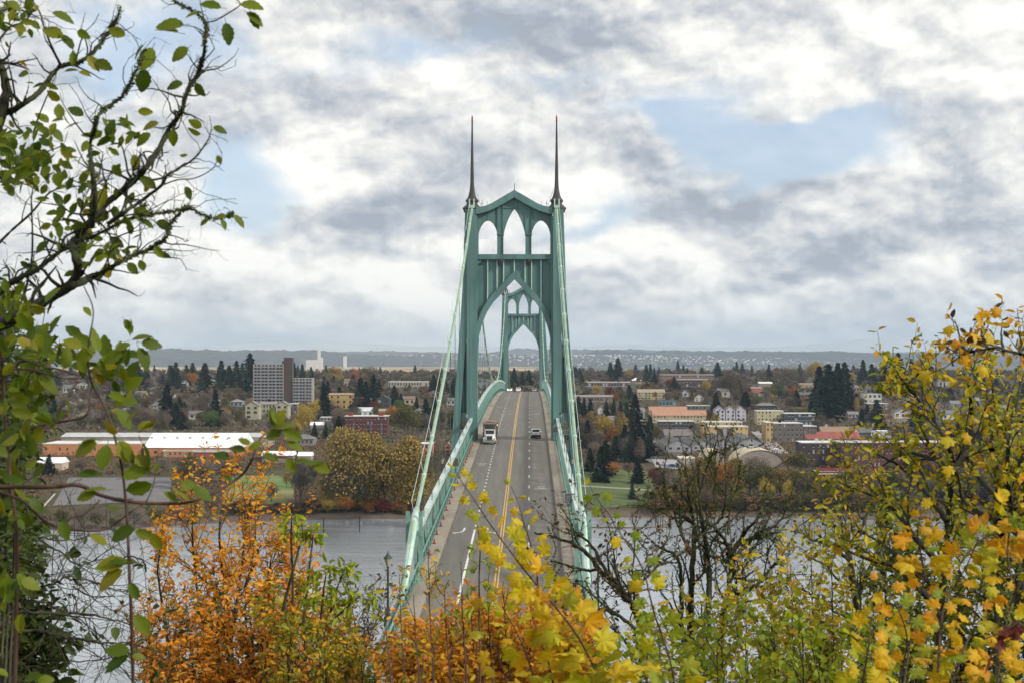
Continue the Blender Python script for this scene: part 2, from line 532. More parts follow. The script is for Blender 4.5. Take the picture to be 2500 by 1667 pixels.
# air
hm = bpy.data.materials.new('haze_air'); hm.use_nodes = True
hn = hm.node_tree.nodes; hn.clear()
ho = hn.new('ShaderNodeOutputMaterial'); hv = hn.new('ShaderNodeVolumePrincipled')
hv.inputs['Color'].default_value = (.66, .82, 1.0, 1); hv.inputs['Density'].default_value = 3.8e-5; hv.inputs['Anisotropy'].default_value = .2
hm.node_tree.links.new(hv.outputs[0], ho.inputs['Volume'])
hz_o = place('haze', MB().box(-19000, 19000, -300, 34500, -8, 620).mesh('haze', hm)); hz_o['kind'] = 'stuff'

# ------------------------------------------------------------------ road over the bridge
XB = -3.05
def deck(y):
    if y < 275: return 62.3 - .0426 * (275 - y)
    if y > 643: return 62.3 - .0426 * (y - 643)
    return 66.2 - 1.157e-4 * (y - 459) ** 2
ydk = [50, 80, 110, 140, 170, 200, 230, 260, 275] + [275 + 368 * i / 28 for i in range(1, 28)] + [643, 680, 720, 760, 800, 860, 920]
def along(x0, x1, ya, yb, dz, th=0.0, step=12.0):
    n = max(1, int((yb - ya) / step)); ys = [ya + (yb - ya) * i / n for i in range(n + 1)]
    mb = MB()
    if th <= 0:
        V = []
        for y in ys: V += [(XB + x0, y, deck(y) + dz), (XB + x1, y, deck(y) + dz)]
        return mb.add(V, [(2 * i, 2 * i + 1, 2 * i + 3, 2 * i + 2) for i in range(n)])
    return mb.sweep([(y, deck(y)) for y in ys], [(XB + x0, dz), (XB + x1, dz), (XB + x1, dz + th), (XB + x0, dz + th)][::-1])
def asphalt_mat():
    m = bpy.data.materials.new('asphalt'); m.use_nodes = True
    B = NB(m.node_tree); p = m.node_tree.nodes['Principled BSDF']
    t = B.new('ShaderNodeTexCoord'); o = t.outputs['Object']
    mp = B.new('ShaderNodeMapping'); mp.inputs['Scale'].default_value = (1.0, .02, 1); B.l.new(o, mp.inputs[0])
    s = B.new('ShaderNodeSeparateXYZ'); B.l.new(o, s.inputs[0])
    lanes = B.noise(mp.outputs[0], 1.1, 4, .6)
    c = B.ramp(lanes, [(.3, (.095, .088, .077)), (.55, (.135, .125, .110)), (.75, (.18, .167, .148))])
    c = B.mix(B.math('MULTIPLY', B.smooth(B.noise(o, .25, 6, .7), .45, .75), .45), c, (.11, .10, .088, 1))
    c = B.mix(B.math('MULTIPLY', B.noise(o, 14, 2, .6), .35), c, (.24, .225, .20, 1))
    B.put(p.inputs['Base Color'], c); p.inputs['Roughness'].default_value = .72; p.inputs['Specular IOR Level'].default_value = .35
    return m
M_asph = asphalt_mat()
M_conc = mat('sidewalk_concrete', (.33, .285, .23), .9, (.22, .19, .15), .35, stretch=(1, .25, 1), bump=.2)
M_white = mat('white_road_paint', (.78, .78, .74), .6, (.5, .49, .46), 2.0)
M_yellow = mat('yellow_road_paint', (.72, .42, .07), .6, (.5, .30, .09), 1.5)
M_worn = mat('worn_road_paint', (.52, .51, .47), .7, (.32, .31, .28), 4.0)
road = struct(place('road', along(-6.35, 6.35, 50, 920, 0, .0).mesh('road', M_asph)))
for sx in (-1, 1):
    a, b = sorted((sx * 6.35, sx * 8.0))
    sw = struct(place('sidewalk', along(a, b, 50, 920, -.2, .36).mesh('sidewalk', M_conc)))
    a, b = sorted((sx * 6.28, sx * 6.40))
    part('kerb', along(a, b, 50, 920, -.2, .37), mat('kerb_stone', (.19, .17, .15), .9, (.1, .09, .08), .6), sw)
def dash(x, w, y, L, m, nm='lane_dash', dz=.008):
    return part(nm, along(x - w / 2, x + w / 2, y, y + L, dz, step=30), m, road)
for x in (-.37, -.07):
    part('yellow_line', along(x - .07, x + .07, 60, 800, .008), M_yellow, road)
part('solid_white_line', along(-3.62, -3.38, 60, 169.5, .008), M_white, road)
y = 172.0
while y < 338: dash(-3.5, .2, y, 1.3, M_white, 'short_lane_dash'); y += 3.95
while y < 600: dash(-3.5, .16, y, 3.2, M_white); y += 12.2
y = 96.5
while y < 600: dash(2.87, .17, y, 3.3, M_white); y += 12.2
part('expansion_joint', along(-6.3, 6.3, 273.9, 274.15, .006), M_worn, road)
part('expansion_joint', along(-6.3, 6.3, 642.0, 642.3, .006), M_worn, road)
def sharrow(x, y, fl=1):
    mb = MB(); z = deck(y) + .009; sl = .0426
    def ring(cx, cy, r, w):
        V, Fc = [], []; n = 14
        for k in range(n):
            a = 2 * math.pi * k / n
            for q in (r - w, r): V.append((XB + x + cx + q * math.cos(a), y + fl * (cy + q * math.sin(a) * 1.5), deck(y + fl * (cy + q * math.sin(a) * 1.5)) + .009))
        for k in range(n):
            j = (k + 1) % n; Fc.append((2 * k, 2 * k + 1, 2 * j + 1, 2 * j))
        mb.add(V, Fc)
    def ln(p, q, w):
        p = Vector(p); q = Vector(q); d = (q - p).normalized(); n_ = Vector((-d.y, d.x)) * w / 2
        pts = [p - n_, q - n_, q + n_, p + n_]
        mb.add([(XB + x + a.x, y + fl * a.y, deck(y + fl * a.y) + .009) for a in pts], [(0, 1, 2, 3)])
    ring(-.5, 0, .38, .11); ring(.5, 0, .38, .11)
    for a, b in (((-.5, 0), (-.15, .75)), ((-.15, .75), (.4, .7)), ((.5, 0), (.3, .95)), ((-.15, .75), (0, 0)), ((0, 0), (.4, .7)), ((-.3, .9), (0, .9))): ln(a, b, .12)
    for c in (1.5, 2.3):
        ln((-.55, c), (0, c + .6), .2); ln((.55, c), (0, c + .6), .2)
    part('bicycle_marking', mb, M_worn, road)
sharrow(-4.9, 236.8, -1); sharrow(4.6, 205.8, 1); sharrow(-4.9, 375, -1); sharrow(4.5, 343, 1); sharrow(4.6, 118, 1)
def turn_arrow(x, y, side):
    mb = MB(); pts = [(0, 2.2), (0, 1.0), (-.12 * side, .2), (-.45 * side, -.35), (-.8 * side, -.6)]
    def z(p): return (XB + x + p[0], y + p[1] * 1.3, deck(y + p[1] * 1.3) + .010)
    for i in range(4):
        p, q = Vector(pts[i]), Vector(pts[i + 1]); d = (q - p).normalized(); n_ = Vector((-d.y, d.x)) * .11
        mb.add([z(p - n_), z(q - n_), z(q + n_), z(p + n_)], [(0, 1, 2, 3)])
    mb.add([z((-.62 * side, -.15)), z((-.98 * side, -1.0)), z((-1.35 * side, -.62)), ], [(0, 1, 2)])
    part('turn_arrow', mb, M_white, road)
turn_arrow(-4.75, 168, 1); turn_arrow(-2.0, 168, -1)

# ------------------------------------------------------------------ the bridge
M_green = mat('green_bridge_paint', (.115, .225, .215), .55, (.08, .155, .148), .55, bump=.08, bscale=3, spec=.4, stretch=(1, 1, .12), detail=8)
M_green2 = mat('dark_green_bridge_steel', (.045, .115, .10), .6, (.06, .14, .12), .5)  # darker green for recessed webs, balusters and beams under the deck
M_cable = mat('pale_green_cable_paint', (.30, .43, .26), .42, (.20, .34, .25), .35, spec=.55)
M_band = mat('pale_blue_green_paint', (.36, .52, .47), .4, (.5, .62, .56), .8, spec=.6)
M_chord = mat('sky_lit_chord_paint', (.54, .63, .61), .45, (.34, .46, .42), .8, stretch=(1, .4, 1), spec=.5)  # sky sheen on the top chord is put into this pale colour
M_rail = mat('green_rail_paint', (.13, .28, .23), .45, (.24, .38, .32), 1.2, spec=.5)
M_spire = mat('dark_bronze_cladding', (.034, .032, .034), .6, (.055, .05, .05), .8)
M_red = mat('red_beacon_glass', (.35, .03, .02), .3)
bridge = thing('suspension_bridge', 'green steel suspension bridge with gothic towers carrying the road across the river', 'bridge', (0, 0, 0))

roof_hi = lerp_tab([(0, 110.0), (.5, 109.65), (1.94, 108.85), (3.1, 108.15), (4.3, 107.45), (5.5, 106.95), (6.67, 106.7), (7.3, 106.65)])
roof_lo = lerp_tab([(0, 108.55), (.5, 108.25), (1.94, 107.4), (3.1, 106.8), (4.3, 106.2), (5.5, 105.75), (6.67, 105.45), (7.3, 105.3)])
arch_in = lerp_tab([(0, 93.05), (.7, 92.35), (1.53, 91.5), (3.03, 89.75), (4.0, 88.75), (4.8, 87.6), (5.4, 86.55), (5.9, 85.3), (6.3, 84.2), (6.66, 82.8), (6.88, 81.6), (6.98, 80.3), (7.04, 77.0)])
arch_out = lerp_tab([(0, 94.55), (.8, 93.75), (1.9, 92.6), (3.4, 90.95), (4.6, 89.65), (5.6, 88.15), (6.35, 86.75), (6.9, 85.3), (7.04, 84.8)])
def lancet(cx, hw, zs, za, pw=1.6):
    return lambda x: zs + (za - zs) * max(0.0, 1 - (abs(x - cx) / hw) ** pw) ** .72
win_c = lancet(0, 2.1, 101.3, 106.55, 1.25); win_s = lambda c: lancet(c, 1.8, 101.7, 104.35, 1.9)
outer = lerp_tab([(0, 15.6), (30, 13.6), (59, 12.1), (67.7, 11.5), (84.5, 10.3), (91.7, 9.85), (106.6, 9.36)])
def sp(a, b, n): return [a + (b - a) * i / n for i in range(n + 1)]

def tower_meshes():
    """all pieces of one tower in tower coordinates (x across, y along, z up)"""
    out = []
    A = lambda n, mb, m, **k: out.append((n, mb, m, k))
    for s in (-1, 1):
        S = lambda a, b: (min(s * a, s * b), max(s * a, s * b))
        # inner column and its pilasters
        mb = MB(); x0, x1 = S(7.40, 9.0); mb.box(x0, x1, -2.2, 2.2, 2, 106.3)
        A('leg', mb, M_green)
        mb = MB(); x0, x1 = S(7.04, 7.40); mb.box(x0, x1, -1.85, 1.85, 2, 105.0)
        A('pilaster', mb, M_green2 if False else M_green)
        # outer flange with batter, in pieces along z
        zs = [2, 20, 40, 58, 63.0]
        def flange(z0, z1, wid, y0=-1.9):
            a0, a1 = outer(z0), outer(z1)
            q = [(s * (a0 - wid), z0), (s * a0, z0), (s * a1, z1), (s * (a1 - wid), z1)]
            if s < 0: q = q[::-1]
            return q
        mb = MB()
        for z0, z1 in ((2, 30), (30, 59), (59, 67.7), (67.7, 84.5), (84.5, 91.7), (91.7, 106.3)):
            i0, i1 = max(9.001, outer(z0) - 1.3), max(9.001, outer(z1) - 1.3)
            q = [(s * i0, z0), (s * outer(z0), z0), (s * outer(z1), z1), (s * i1, z1)]
            mb.prism(q if s > 0 else q[::-1], -1.9, 1.9)
        A('outer_flange', mb, M_green)
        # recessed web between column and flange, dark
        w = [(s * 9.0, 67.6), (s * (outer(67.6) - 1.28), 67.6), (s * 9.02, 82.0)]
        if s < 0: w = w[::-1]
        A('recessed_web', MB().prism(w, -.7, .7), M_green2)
        for k in range(3):
            xx = 9.35 + .42 * k; zt = min(81, 67.6 + (outer(67.6) - 1.28 - xx) * 12)
            x0, x1 = S(xx, xx + .12); A('web_rib', MB().box(x0, x1, -1.0, -.7, 67.6, zt), M_green)
        # filler above the web
        w = [(s * 8.98, 81.9), (s * (outer(82) - 1.2), 81.9), (s * (outer(91.7) - .3), 91.7), (s * 8.98, 91.7)]
        if s < 0: w = w[::-1]
        # portal over the walkway with pointed opening
        xa, xb = 9.0, outer(66) - 1.2; cx = (xa + xb) / 2; hw = .78
        lo = lancet(cx, hw, 64.4, 66.3, 1.5)
        xs = sp(cx - hw, cx + hw, 10)
        mb = MB()
        if s > 0: mb.ribbon(xs, lo, lambda x: 67.62, -1.5, 1.5)
        else: mb.ribbon([-x for x in xs][::-1], lambda x: lo(-x), lambda x: 67.62, -1.5, 1.5)
        for a, b in ((xa, cx - hw), (cx + hw, xb + .1)):
            x0, x1 = S(a, b); mb.box(x0, x1, -1.5, 1.5, 60.5, 67.62)
        A('walkway_portal', mb, M_green)
        x0, x1 = S(9.0, xb + .2); A('strut', MB().box(x0, x1, -1.2, 1.2, 59.0, 60.4), M_green)
        A('portal_railing', MB().box(x0, x1, -3.1, -3.02, 64.3, 64.38).box(x0, x1, -3.1, -3.02, 63.6, 63.66), M_rail)
        # lower lattice below the deck
        mb = MB()
        for z0 in range(14, 58, 11):
            a = outer(z0) - .7; b = outer(z0 + 11) - .7
            mb.bar((s * 8.9, 0, z0), (s * b, 0, z0 + 11), .5); mb.bar((s * a, 0, z0), (s * 8.9, 0, z0 + 11), .5)
        A('lower_bracing', mb, M_green)
        # column cap, flared base, spire, beacon
        A('column_cap', MB().lathe([(1.75, 105.9), (1.75, 106.3), (1.95, 106.45), (1.95, 106.65), (1.2, 107.3), (1.1, 107.7), (1.25, 107.95)], 8, (s * 8.1, 0, 0)), M_spire)
        A('spire', MB().lathe([(1.32, 107.9), (1.34, 108.15), (1.0, 108.5), (.78, 109.0), (.62, 109.6), (.50, 110.2), (.42, 111.0), (.38, 112.0), (.33, 114.5), (.27, 117.0), (.21, 120.0), (.15, 123.0), (.14, 123.3), (.2, 123.35), (.2, 123.5)], 8, (s * 8.1, 0, 0)), M_spire)
        A('beacon', MB().lathe([(.13, 123.5), (.17, 123.7), (.17, 124.1), (.08, 124.45), (.02, 124.6)], 8, (s * 8.1, 0, 0)), M_red)
        mb = MB()
        for dx in (-.42, .42):
            mb.box(s * 8.1 + dx - .12, s * 8.1 + dx + .12, -2.4, -2.1, 106.6, 108.2)
        mb.box(s * 8.1 - .5, s * 8.1 + .5, -2.6, 2.6, 106.5, 107.0)
        A('cable_saddle', mb, M_band)
        mb = MB().bar((s * 7.6, 0, 110.6), (s * 6.3, 0, 106.8), .05)
        mb.bar((s * 6.2, 0, 106.6), (s * 6.2, 0, 108.3), .07).bar((s * 5.2, 0, 106.9), (s * 5.2, 0, 108.0), .05)
        mb.bar((s * 6.1, 0, 107.6), (s * 6.3, 0, 107.6), .22)
        A('antenna_rods', mb, M_spire)
        # facade between the column and the centre: side window
        c = s * 5.08
        f = win_s(c); mb = MB(); mb.ribbon(sp(c - 1.8, c + 1.8, 18), f, lambda x: roof_lo(abs(x)), -.9, .9)
        x0, x1 = S(6.88, 7.1); mb.ribbon(sp(x0, x1, 2), lambda x: 97.7, lambda x: roof_lo(abs(x)), -.9, .9)
        x0, x1 = S(2.1, 3.28); mb.ribbon(sp(x0, x1, 4), lambda x: 97.7, lambda x: roof_lo(abs(x)), -.9, .9)
        A('facade', mb, M_green)
        mb = MB()
        for xx in (2.16, 3.22): mb.ribbon([s * xx - .06, s * xx + .06], lambda x: 97.8, lambda x: roof_lo(abs(x)), -1.12, -.9)
        x0, x1 = S(3.9, 6.7)
        A('pier_moulding', mb, M_green)
        x0, x1 = S(2.0, 3.38); A('pier_band', MB().box(x0, x1, -1.16, 1.16, 101.5, 101.72), M_green)
        mb = MB()
        for xx in (5.08,): mb.ribbon([s * xx - .05, s * xx + .05], lambda x: 104.4, lambda x: roof_lo(abs(x)), -1.02, -.9)
        A('upper_rib', mb, M_green)
        for xx in (2.05, 3.3, 5.1):
            A('panel_rib', MB().ribbon([s * xx - .1, s * xx + .1], lambda x: arch_out(abs(x)) - .1, lambda x: 96.75, -.85, -.45), M_band)
        A('corbel', MB().lathe([(.10, 95.6), (.3, 95.9), (.5, 96.3), (.62, 96.8)], 8, (s * 2.7, -1.2, 0)), M_spire)
        x0, x1 = S(6.3, 7.1); A('beam_haunch', MB().prism([(x0, 96.85), (x0, 96.4), (x1, 95.7), (x1, 96.85)] if s > 0 else [(x0, 95.7), (x1, 96.4), (x1, 96.85), (x0, 96.85)], -1.1, 1.1), M_green)
    mb = MB().ribbon(sp(-2.1, 2.1, 24), win_c, lambda x: roof_lo(abs(x)), -.9, .9)
    A('facade', mb, M_green)
    A('lintel', MB().box(-2.3, 2.3, -1.1, -.9, 106.62, 106.8), M_green)
    A('gable_roof', MB().ribbon(sp(-7.3, 7.3, 58), lambda x: roof_lo(abs(x)), lambda x: roof_hi(abs(x)), -2.0, 2.0), M_green)
    A('finial', MB().lathe([(.22, 109.8), (.10, 110.1), (.06, 111.2), (.02, 111.5)], 6), M_spire)
    A('portal_beam', MB().box(-7.15, 7.15, -1.35, 1.35, 96.8, 97.76), M_green)
    A('panel_wall', MB().ribbon(sp(-7.05, 7.05, 60), lambda x: arch_in(abs(x)) + .4, lambda x: 96.85, -.45, .45), M_green)
    A('panel_rib', MB().ribbon([-.1, .1], lambda x: 94.4, lambda x: 96.75, -.85, -.45), M_band)
    A('arch_moulding', MB().ribbon(sp(-7.04, 7.04, 72), lambda x: arch_in(abs(x)), lambda x: arch_out(abs(x)), -1.2, 1.2), M_green)
    A('deck_crossbeam', MB().box(-12, 12, -.8, .8, 56.5, 59.5), M_green)
    return out
TM = [(n, mb.mesh(n, m), k) for n, mb, m, k in tower_meshes()]
M_pier = mat('pier_concrete', (.30, .28, .25), .9, (.2, .19, .17), .2)
for ty in (275.0, 643.0):
    tw = place('tower', None, bridge, (XB, ty, 0))
    tw.name = 'tower'
    for n, me, k in TM:
        place(n, me, tw)
    pm_ = MB().lathe([(7, -6), (7, 1.5), (5.5, 3.5), (5.2, 9)], 8, (-11, 0, 0)).lathe([(7, -6), (7, 1.5), (5.5, 3.5), (5.2, 9)], 8, (11, 0, 0)).box(-9, 9, -2, 2, -5, 7)
    part('pier', pm_, M_pier, tw)

YBENT, ZBENT, ZTOP = 137.0, 62.2, 107.3
def cable_z(y):
    if y <= 275:
        t = (y - YBENT) / (275 - YBENT); return ZBENT + (ZTOP - ZBENT) * t - 4 * 2.6 * t * (1 - t)
    if y <= 643:
        t = (y - 459) / 184.0; return 70.2 + (ZTOP - 70.2) * t * t
    t = (780 - y) / (780 - 643); return ZBENT + (ZTOP - ZBENT) * t - 4 * 2.6 * t * (1 - t)
hang_y = [275 - 12.45 * k for k in range(1, 11)] + [275 + 368 * k / 30 for k in range(1, 30)] + [643 + 12.45 * k for k in range(1, 10)]
CX = 8.1
band_me = MB().tube([(0, -.35, 0), (0, .35, 0)], .27, 6, twist=.52).box(-.10, .10, -.3, .3, -.52, -.28).mesh('cable_band', M_band)
post_me = MB().box(-.12, .12, -.16, .16, -1.2, 4.1).mesh('truss_post', M_rail)
ch_mb = MB().box(-.28, .28, 0, 1, -.55, -.03).box(-.33, .33, 0, 1, -.03, .03).mesh('x')
susp_me = MB().tube([(0, -.2, 0), (0, -.2, 1)], .035, 5).tube([(0, .2, 0), (0, .2, 1)], .035, 5).mesh('suspender', mat('dark_suspender_rope', (.045, .09, .08), .6))
for s in (-1, 1):
    x = XB + s * CX
    pts = [(x + s * .0, 88, 45.5), (x, 112, 52.5), (x, 129.5, 59.0)] + [(x, y, cable_z(y)) for y in sp(YBENT, 275, 24)] + [(x, y, cable_z(y)) for y in sp(275, 643, 52)[1:]] + [(x, y, cable_z(y)) for y in sp(643, 780, 12)[1:]]
    # the eye sees the six flat sides of the wire bundle
    mc = part('main_cable', MB().tube(pts, .20, 6, twist=.52), M_cable, bridge)
    for y in hang_y:
        z = cable_z(y); sl = math.atan((cable_z(y + .5) - cable_z(y - .5)))
        o = place('cable_band', band_me, bridge, (x, y, z)); o.rotation_euler = (sl, 0, 0)
        zt = deck(y) + 4.1
        if z - .3 > zt + .3:
            o = place('suspender', susp_me, bridge, (x, y, zt)); o.scale = (1, 1, z - .3 - zt)
    for dx in (-.42, .42):
        mb = MB(); hp = [(x + dx, y, cable_z(y) + 1.15) for y in sp(YBENT + 3, 274, 30)]
        mb.tube(hp, .03, 4)
        for y in sp(YBENT + 3, 270, 11): mb.bar((x + dx * .5, y, cable_z(y)), (x + dx, y, cable_z(y) + 1.2), .05)
        part('hand_rope', mb, M_band, bridge)
    # sleeve and bent post where the cable turns down to the anchorage
    part('cable_sleeve', MB().tube([(x, YBENT - 10, cable_z(YBENT) - 4.4), (x, YBENT - 4, cable_z(YBENT) - 1.9), (x, YBENT + 2, cable_z(YBENT + 2)), (x, YBENT + 4, cable_z(YBENT + 4))], [.34, .36, .38, .30], 10), M_band, bridge, True)
    mb = MB()
    for dx in (-.62, .62):
        mb.bar((x + dx, YBENT + 1, deck(YBENT) - 2), (x + dx, YBENT + 1, ZBENT + 1.1), .18, .4)
    mb.box(x - .7, x + .7, YBENT + .4, YBENT + 1.6, ZBENT - 1.2, ZBENT - .75)
    mb.box(x - .5, x + .5, YBENT - .6, YBENT + 2.6, deck(YBENT) - 1.5, deck(YBENT) + .6)
    part('cable_bent', mb, M_rail, bridge)
    # stiffening truss: top chord in panels, posts, diagonals, bottom chord
    xt = XB + s * 8.2
    joints = [YBENT + 4] + sorted(hang_y)
    cuts = [j for j in joints if j <= 655]
    for a, b in zip(cuts[:-1], cuts[1:]):
        if abs(a - 275) < 3: a += 2
        za, zb = deck(a) + 4.15, deck(b) + 4.15
        L = b - a - .5
        mb = MB(); mb.bar((0, .2, 0), (0, L, zb - za), .5, .55); mb.bar((0, .2, .30), (0, L, zb - za + .30), .62, .06)
        part('top_chord', mb, M_chord, bridge, loc=(xt, a, za))
        part('bottom_chord', MB().bar((0, .1, 0), (0, b - a - .1, zb - za), .45, .6), M_green, bridge, loc=(xt, a, za - 5.9))
        if b <= 480:
            mid = (a + b) / 2
            dg = MB().bar((0, .3, -.3), (0, mid - a, deck(mid) - deck(a) - 5.4), .16, .22).bar((0, mid - a, deck(mid) - deck(a) - 5.4), (0, b - a - .2, zb - za - .3), .16, .22)
            part('truss_diagonal', dg, M_green, bridge, loc=(xt, a, za))
    for i in range(len(cuts) - 1):
        for y in (cuts[i], (cuts[i] + cuts[i + 1]) / 2):
            if abs(y - 275) > 2.5: place('truss_post', post_me, bridge, (xt, y, deck(y)))
    # handrail between sidewalk and truss
    xr = s * 7.93
    part('handrail', along(xr - .07, xr + .07, 60, 272.7, 1.28, .12), M_rail, bridge)
    part('handrail', along(xr - .07, xr + .07, 277.3, 640, 1.28, .12), M_rail, bridge)
    part('lower_rail', along(xr - .04, xr + .04, 60, 640, .45, .07), M_rail, bridge)
    mb = MB(); y = 62.0
    while y < 640:
        if abs(y - 275) > 3: mb.box(XB + xr - .03, XB + xr + .03, y - .03, y + .03, deck(y) + .1, deck(y) + 1.28)
        y += .55 if y < 330 else 1.6
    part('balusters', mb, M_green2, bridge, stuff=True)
    y = 63.0; rp = MB().box(-.07, .07, -.09, .09, .1, 1.42).mesh('rail_post', M_rail)
    while y < 420:
        if abs(y - 275) > 3: place('rail_post', rp, bridge, (XB + xr, y, deck(y)))
        y += 3.1 if y < 275 else 6.13
    a, b = sorted((s * 8.02, s * 8.5))
    part('edge_girder', along(a, b, 60, 141, -1.6, 1.7), M_green, bridge)
    a, b = sorted((s * 8.3, s * 8.42))
    part('approach_parapet', along(a, b, 60, 134, .1, 1.35), M_green, bridge)
for ya, yb in ((60, 141), (141, 640), (640, 780)):
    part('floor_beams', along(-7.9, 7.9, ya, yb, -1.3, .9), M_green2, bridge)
# western approach: concrete piers under the deck and anchorage
for y in (85, 112, 137): part('approach_pier', MB().box(XB - 8, XB + 8, y - 1.2, y + 1.2, -2, deck(y) - 1.7), M_pier, bridge)
for y in (780, 840): part('approach_pier', MB().box(XB - 8, XB + 8, y - 1.2, y + 1.2, 5, deck(y) - 1.0), M_pier, bridge)
part('floor_beams', along(-7.9, 7.9, 780, 920, -1.3, .9), M_green2, bridge)

# lamps on the bridge
M_iron = mat('dark_green_iron', (.02, .04, .035), .5)
M_lampglass = mat('cream_lamp_glass', (.34, .32, .24), .3)
lamp0 = thing('street_lamp', 'x', 'lamp', (0, 0, 0))
part('post', MB().lathe([(.34, 0), (.34, 1.6), (.26, 1.7), (.16, 2.2), (.10, 2.6), (.085, 5.6), (.16, 5.7)], 8), M_iron, lamp0)
part('lantern', MB().lathe([(.14, 5.7), (.34, 6.35)], 6), M_lampglass, lamp0)
part('lantern_cap', MB().lathe([(.40, 6.35), (.38, 6.42), (.10, 6.72), (.03, 6.95)], 6), M_iron, lamp0)
lamp_lab = {(-1, 117): 'tall lamp post beside the near end of the bridge, out over the river', (-1, 189): 'lamp post on the upstream truss close to the blank olive sign board',
            (-1, 261): 'lamp post at the foot of the near tower on the truck side', (1, 189): 'lamp post on the right truss just beyond the route sign',
            (1, 261): 'lamp post beside the grey notice at the near tower foot', (1, 117): 'lamp post on the right parapet behind the bare twigs'}
first = True
for yy in (117, 189, 261, 333, 405, 477, 549):
    for s in (-1, 1):
        lb = lamp_lab.get((s, yy), 'small distant lamp post on the main span truss, between the two towers')
        lc = (XB + s * 8.55, yy, deck(yy) - .2)
        if first:
            lamp0.location = lc; lamp0['label'] = lb; lamp0['group'] = 'lamp posts along the bridge'; first = False
        else: copy_thing(lamp0, lc, lb, group='lamp posts along the bridge')

# signs on the bridge
M_sgray = mat('weathered_sign_grey', (.25, .23, .24), .6, (.19, .175, .18), 3)
M_solive = mat('olive_sign_back', (.115, .10, .055), .6, (.09, .08, .05), 3)
M_black = mat('black_lettering', (.03, .03, .03), .6)
def text(body, size, parent, loc, m, name='lettering'):
    c = bpy.data.curves.new(name, 'FONT'); c.body = body; c.size = size; c.extrude = .004; c.align_x = 'CENTER'; c.align_y = 'CENTER'
    tmp = bpy.data.objects.new(name, c); COL.objects.link(tmp); bpy.context.view_layer.update()
    me = bpy.data.meshes.new_from_object(tmp.evaluated_get(bpy.context.evaluated_depsgraph_get())); bpy.data.objects.remove(tmp)
    me.materials.clear(); me.materials.append(m)
    o = bpy.data.objects.new(name, me); COL.objects.link(o); o.parent = parent; o.location = loc; o.rotation_euler = (R(90), 0, 0)
    return o
sg = thing('road_sign', 'back of a blank olive sign board fixed to the left truss', 'road sign', (XB - 8.05, 208, deck(208)))
part('sign_board', MB().box(-.66, .66, -.03, .03, 2.95, 4.1), M_solive, sg)
part('post', MB().box(-.72, -.62, .04, .12, 0, 4.1), M_iron, sg); part('bracket', MB().box(-.7, .6, .04, .09, 3.3, 3.4).box(-.7, .6, .04, .09, 3.7, 3.8), M_iron, sg)
sg = thing('road_sign', 'small grey notice board beside the foot of the near tower, car side', 'road sign', (XB + 7.75, 263, deck(263)))
part('sign_board', MB().box(-.53, .53, -.03, .03, 2.6, 3.75), M_sgray, sg)
part('post', MB().box(-.05, .05, .04, .12, 0, 3.7), M_iron, sg)
part('printed_lines', MB().box(-.40, .40, -.036, -.031, 3.35, 3.45).box(-.34, .34, -.036, -.031, 3.12, 3.20).box(-.38, .38, -.036, -.031, 2.85, 2.94), M_black, sg)
sg = thing('route_sign', 'grey route 30 shield with small plates above and below on the right railing', 'road sign', (XB + 7.6, 174, deck(174)))
part('banner_plate', MB().box(-.33, .33, -.02, .02, 3.3, 3.62), M_sgray, sg)
shp = [(-.30, 2.98), (-.24, 2.68), (0, 2.56), (.24, 2.68), (.30, 2.98), (.26, 3.14), (0, 3.22), (-.26, 3.14)]
part('shield_back', MB().box(-.33, .33, -.015, .015, 2.54, 3.24), M_black, sg)
part('shield', MB().prism([(x * 1.0, z) for x, z in shp], -.03, -.0151), M_sgray, sg)
text('30', .44, sg, (0, -.036, 2.9), M_black, 'route_number')
part('arrow_plate', MB().box(-.24, .24, -.02, .02, 2.1, 2.46), M_sgray, sg)
part('arrow', MB().prism([(-.03, 2.15), (.03, 2.15), (.03, 2.3), (.1, 2.3), (0, 2.42), (-.1, 2.3), (-.03, 2.3)], -.026, -.0205), M_black, sg)
part('post', MB().box(.34, .42, .02, .1, 0, 3.7).box(-.3, .6, .02, .06, 2.85, 2.92), M_iron, sg)

# red cones along the left kerb of the sidewalk
M_cone = mat('faded_red_cone', (.30, .03, .025), .6, (.2, .04, .03), 4)
cone0 = tag(place('traffic_cone', MB().box(-.2, .2, -.2, .2, .0, .05).lathe([(.13, .05), (.05, .5), (.03, .58)], 10).mesh('traffic_cone', M_cone)), 'x', 'traffic cone', 'red cones along the left sidewalk')
for i, y in enumerate([152, 159, 164.9, 171, 176.5, 183.5, 189.4, 195.3, 203, 210, 216, 222, 227, 232, 236.5, 241, 245.5, 250, 254.5, 259, 264]):
    c = cone0 if i == 0 else cone0.copy()
    if i: COL.objects.link(c)
    c.location = (XB - 7.62 + .05 * math.sin(i * 2.3), y, deck(y) + .16); c.rotation_euler = (0, 0, i)
    c['label'] = ('small red cone on the left sidewalk near the tower foot' if y > 225 else 'small red cone on the left sidewalk below the olive sign board' if y > 195 else 'small red cone on the left sidewalk near the cable bent')

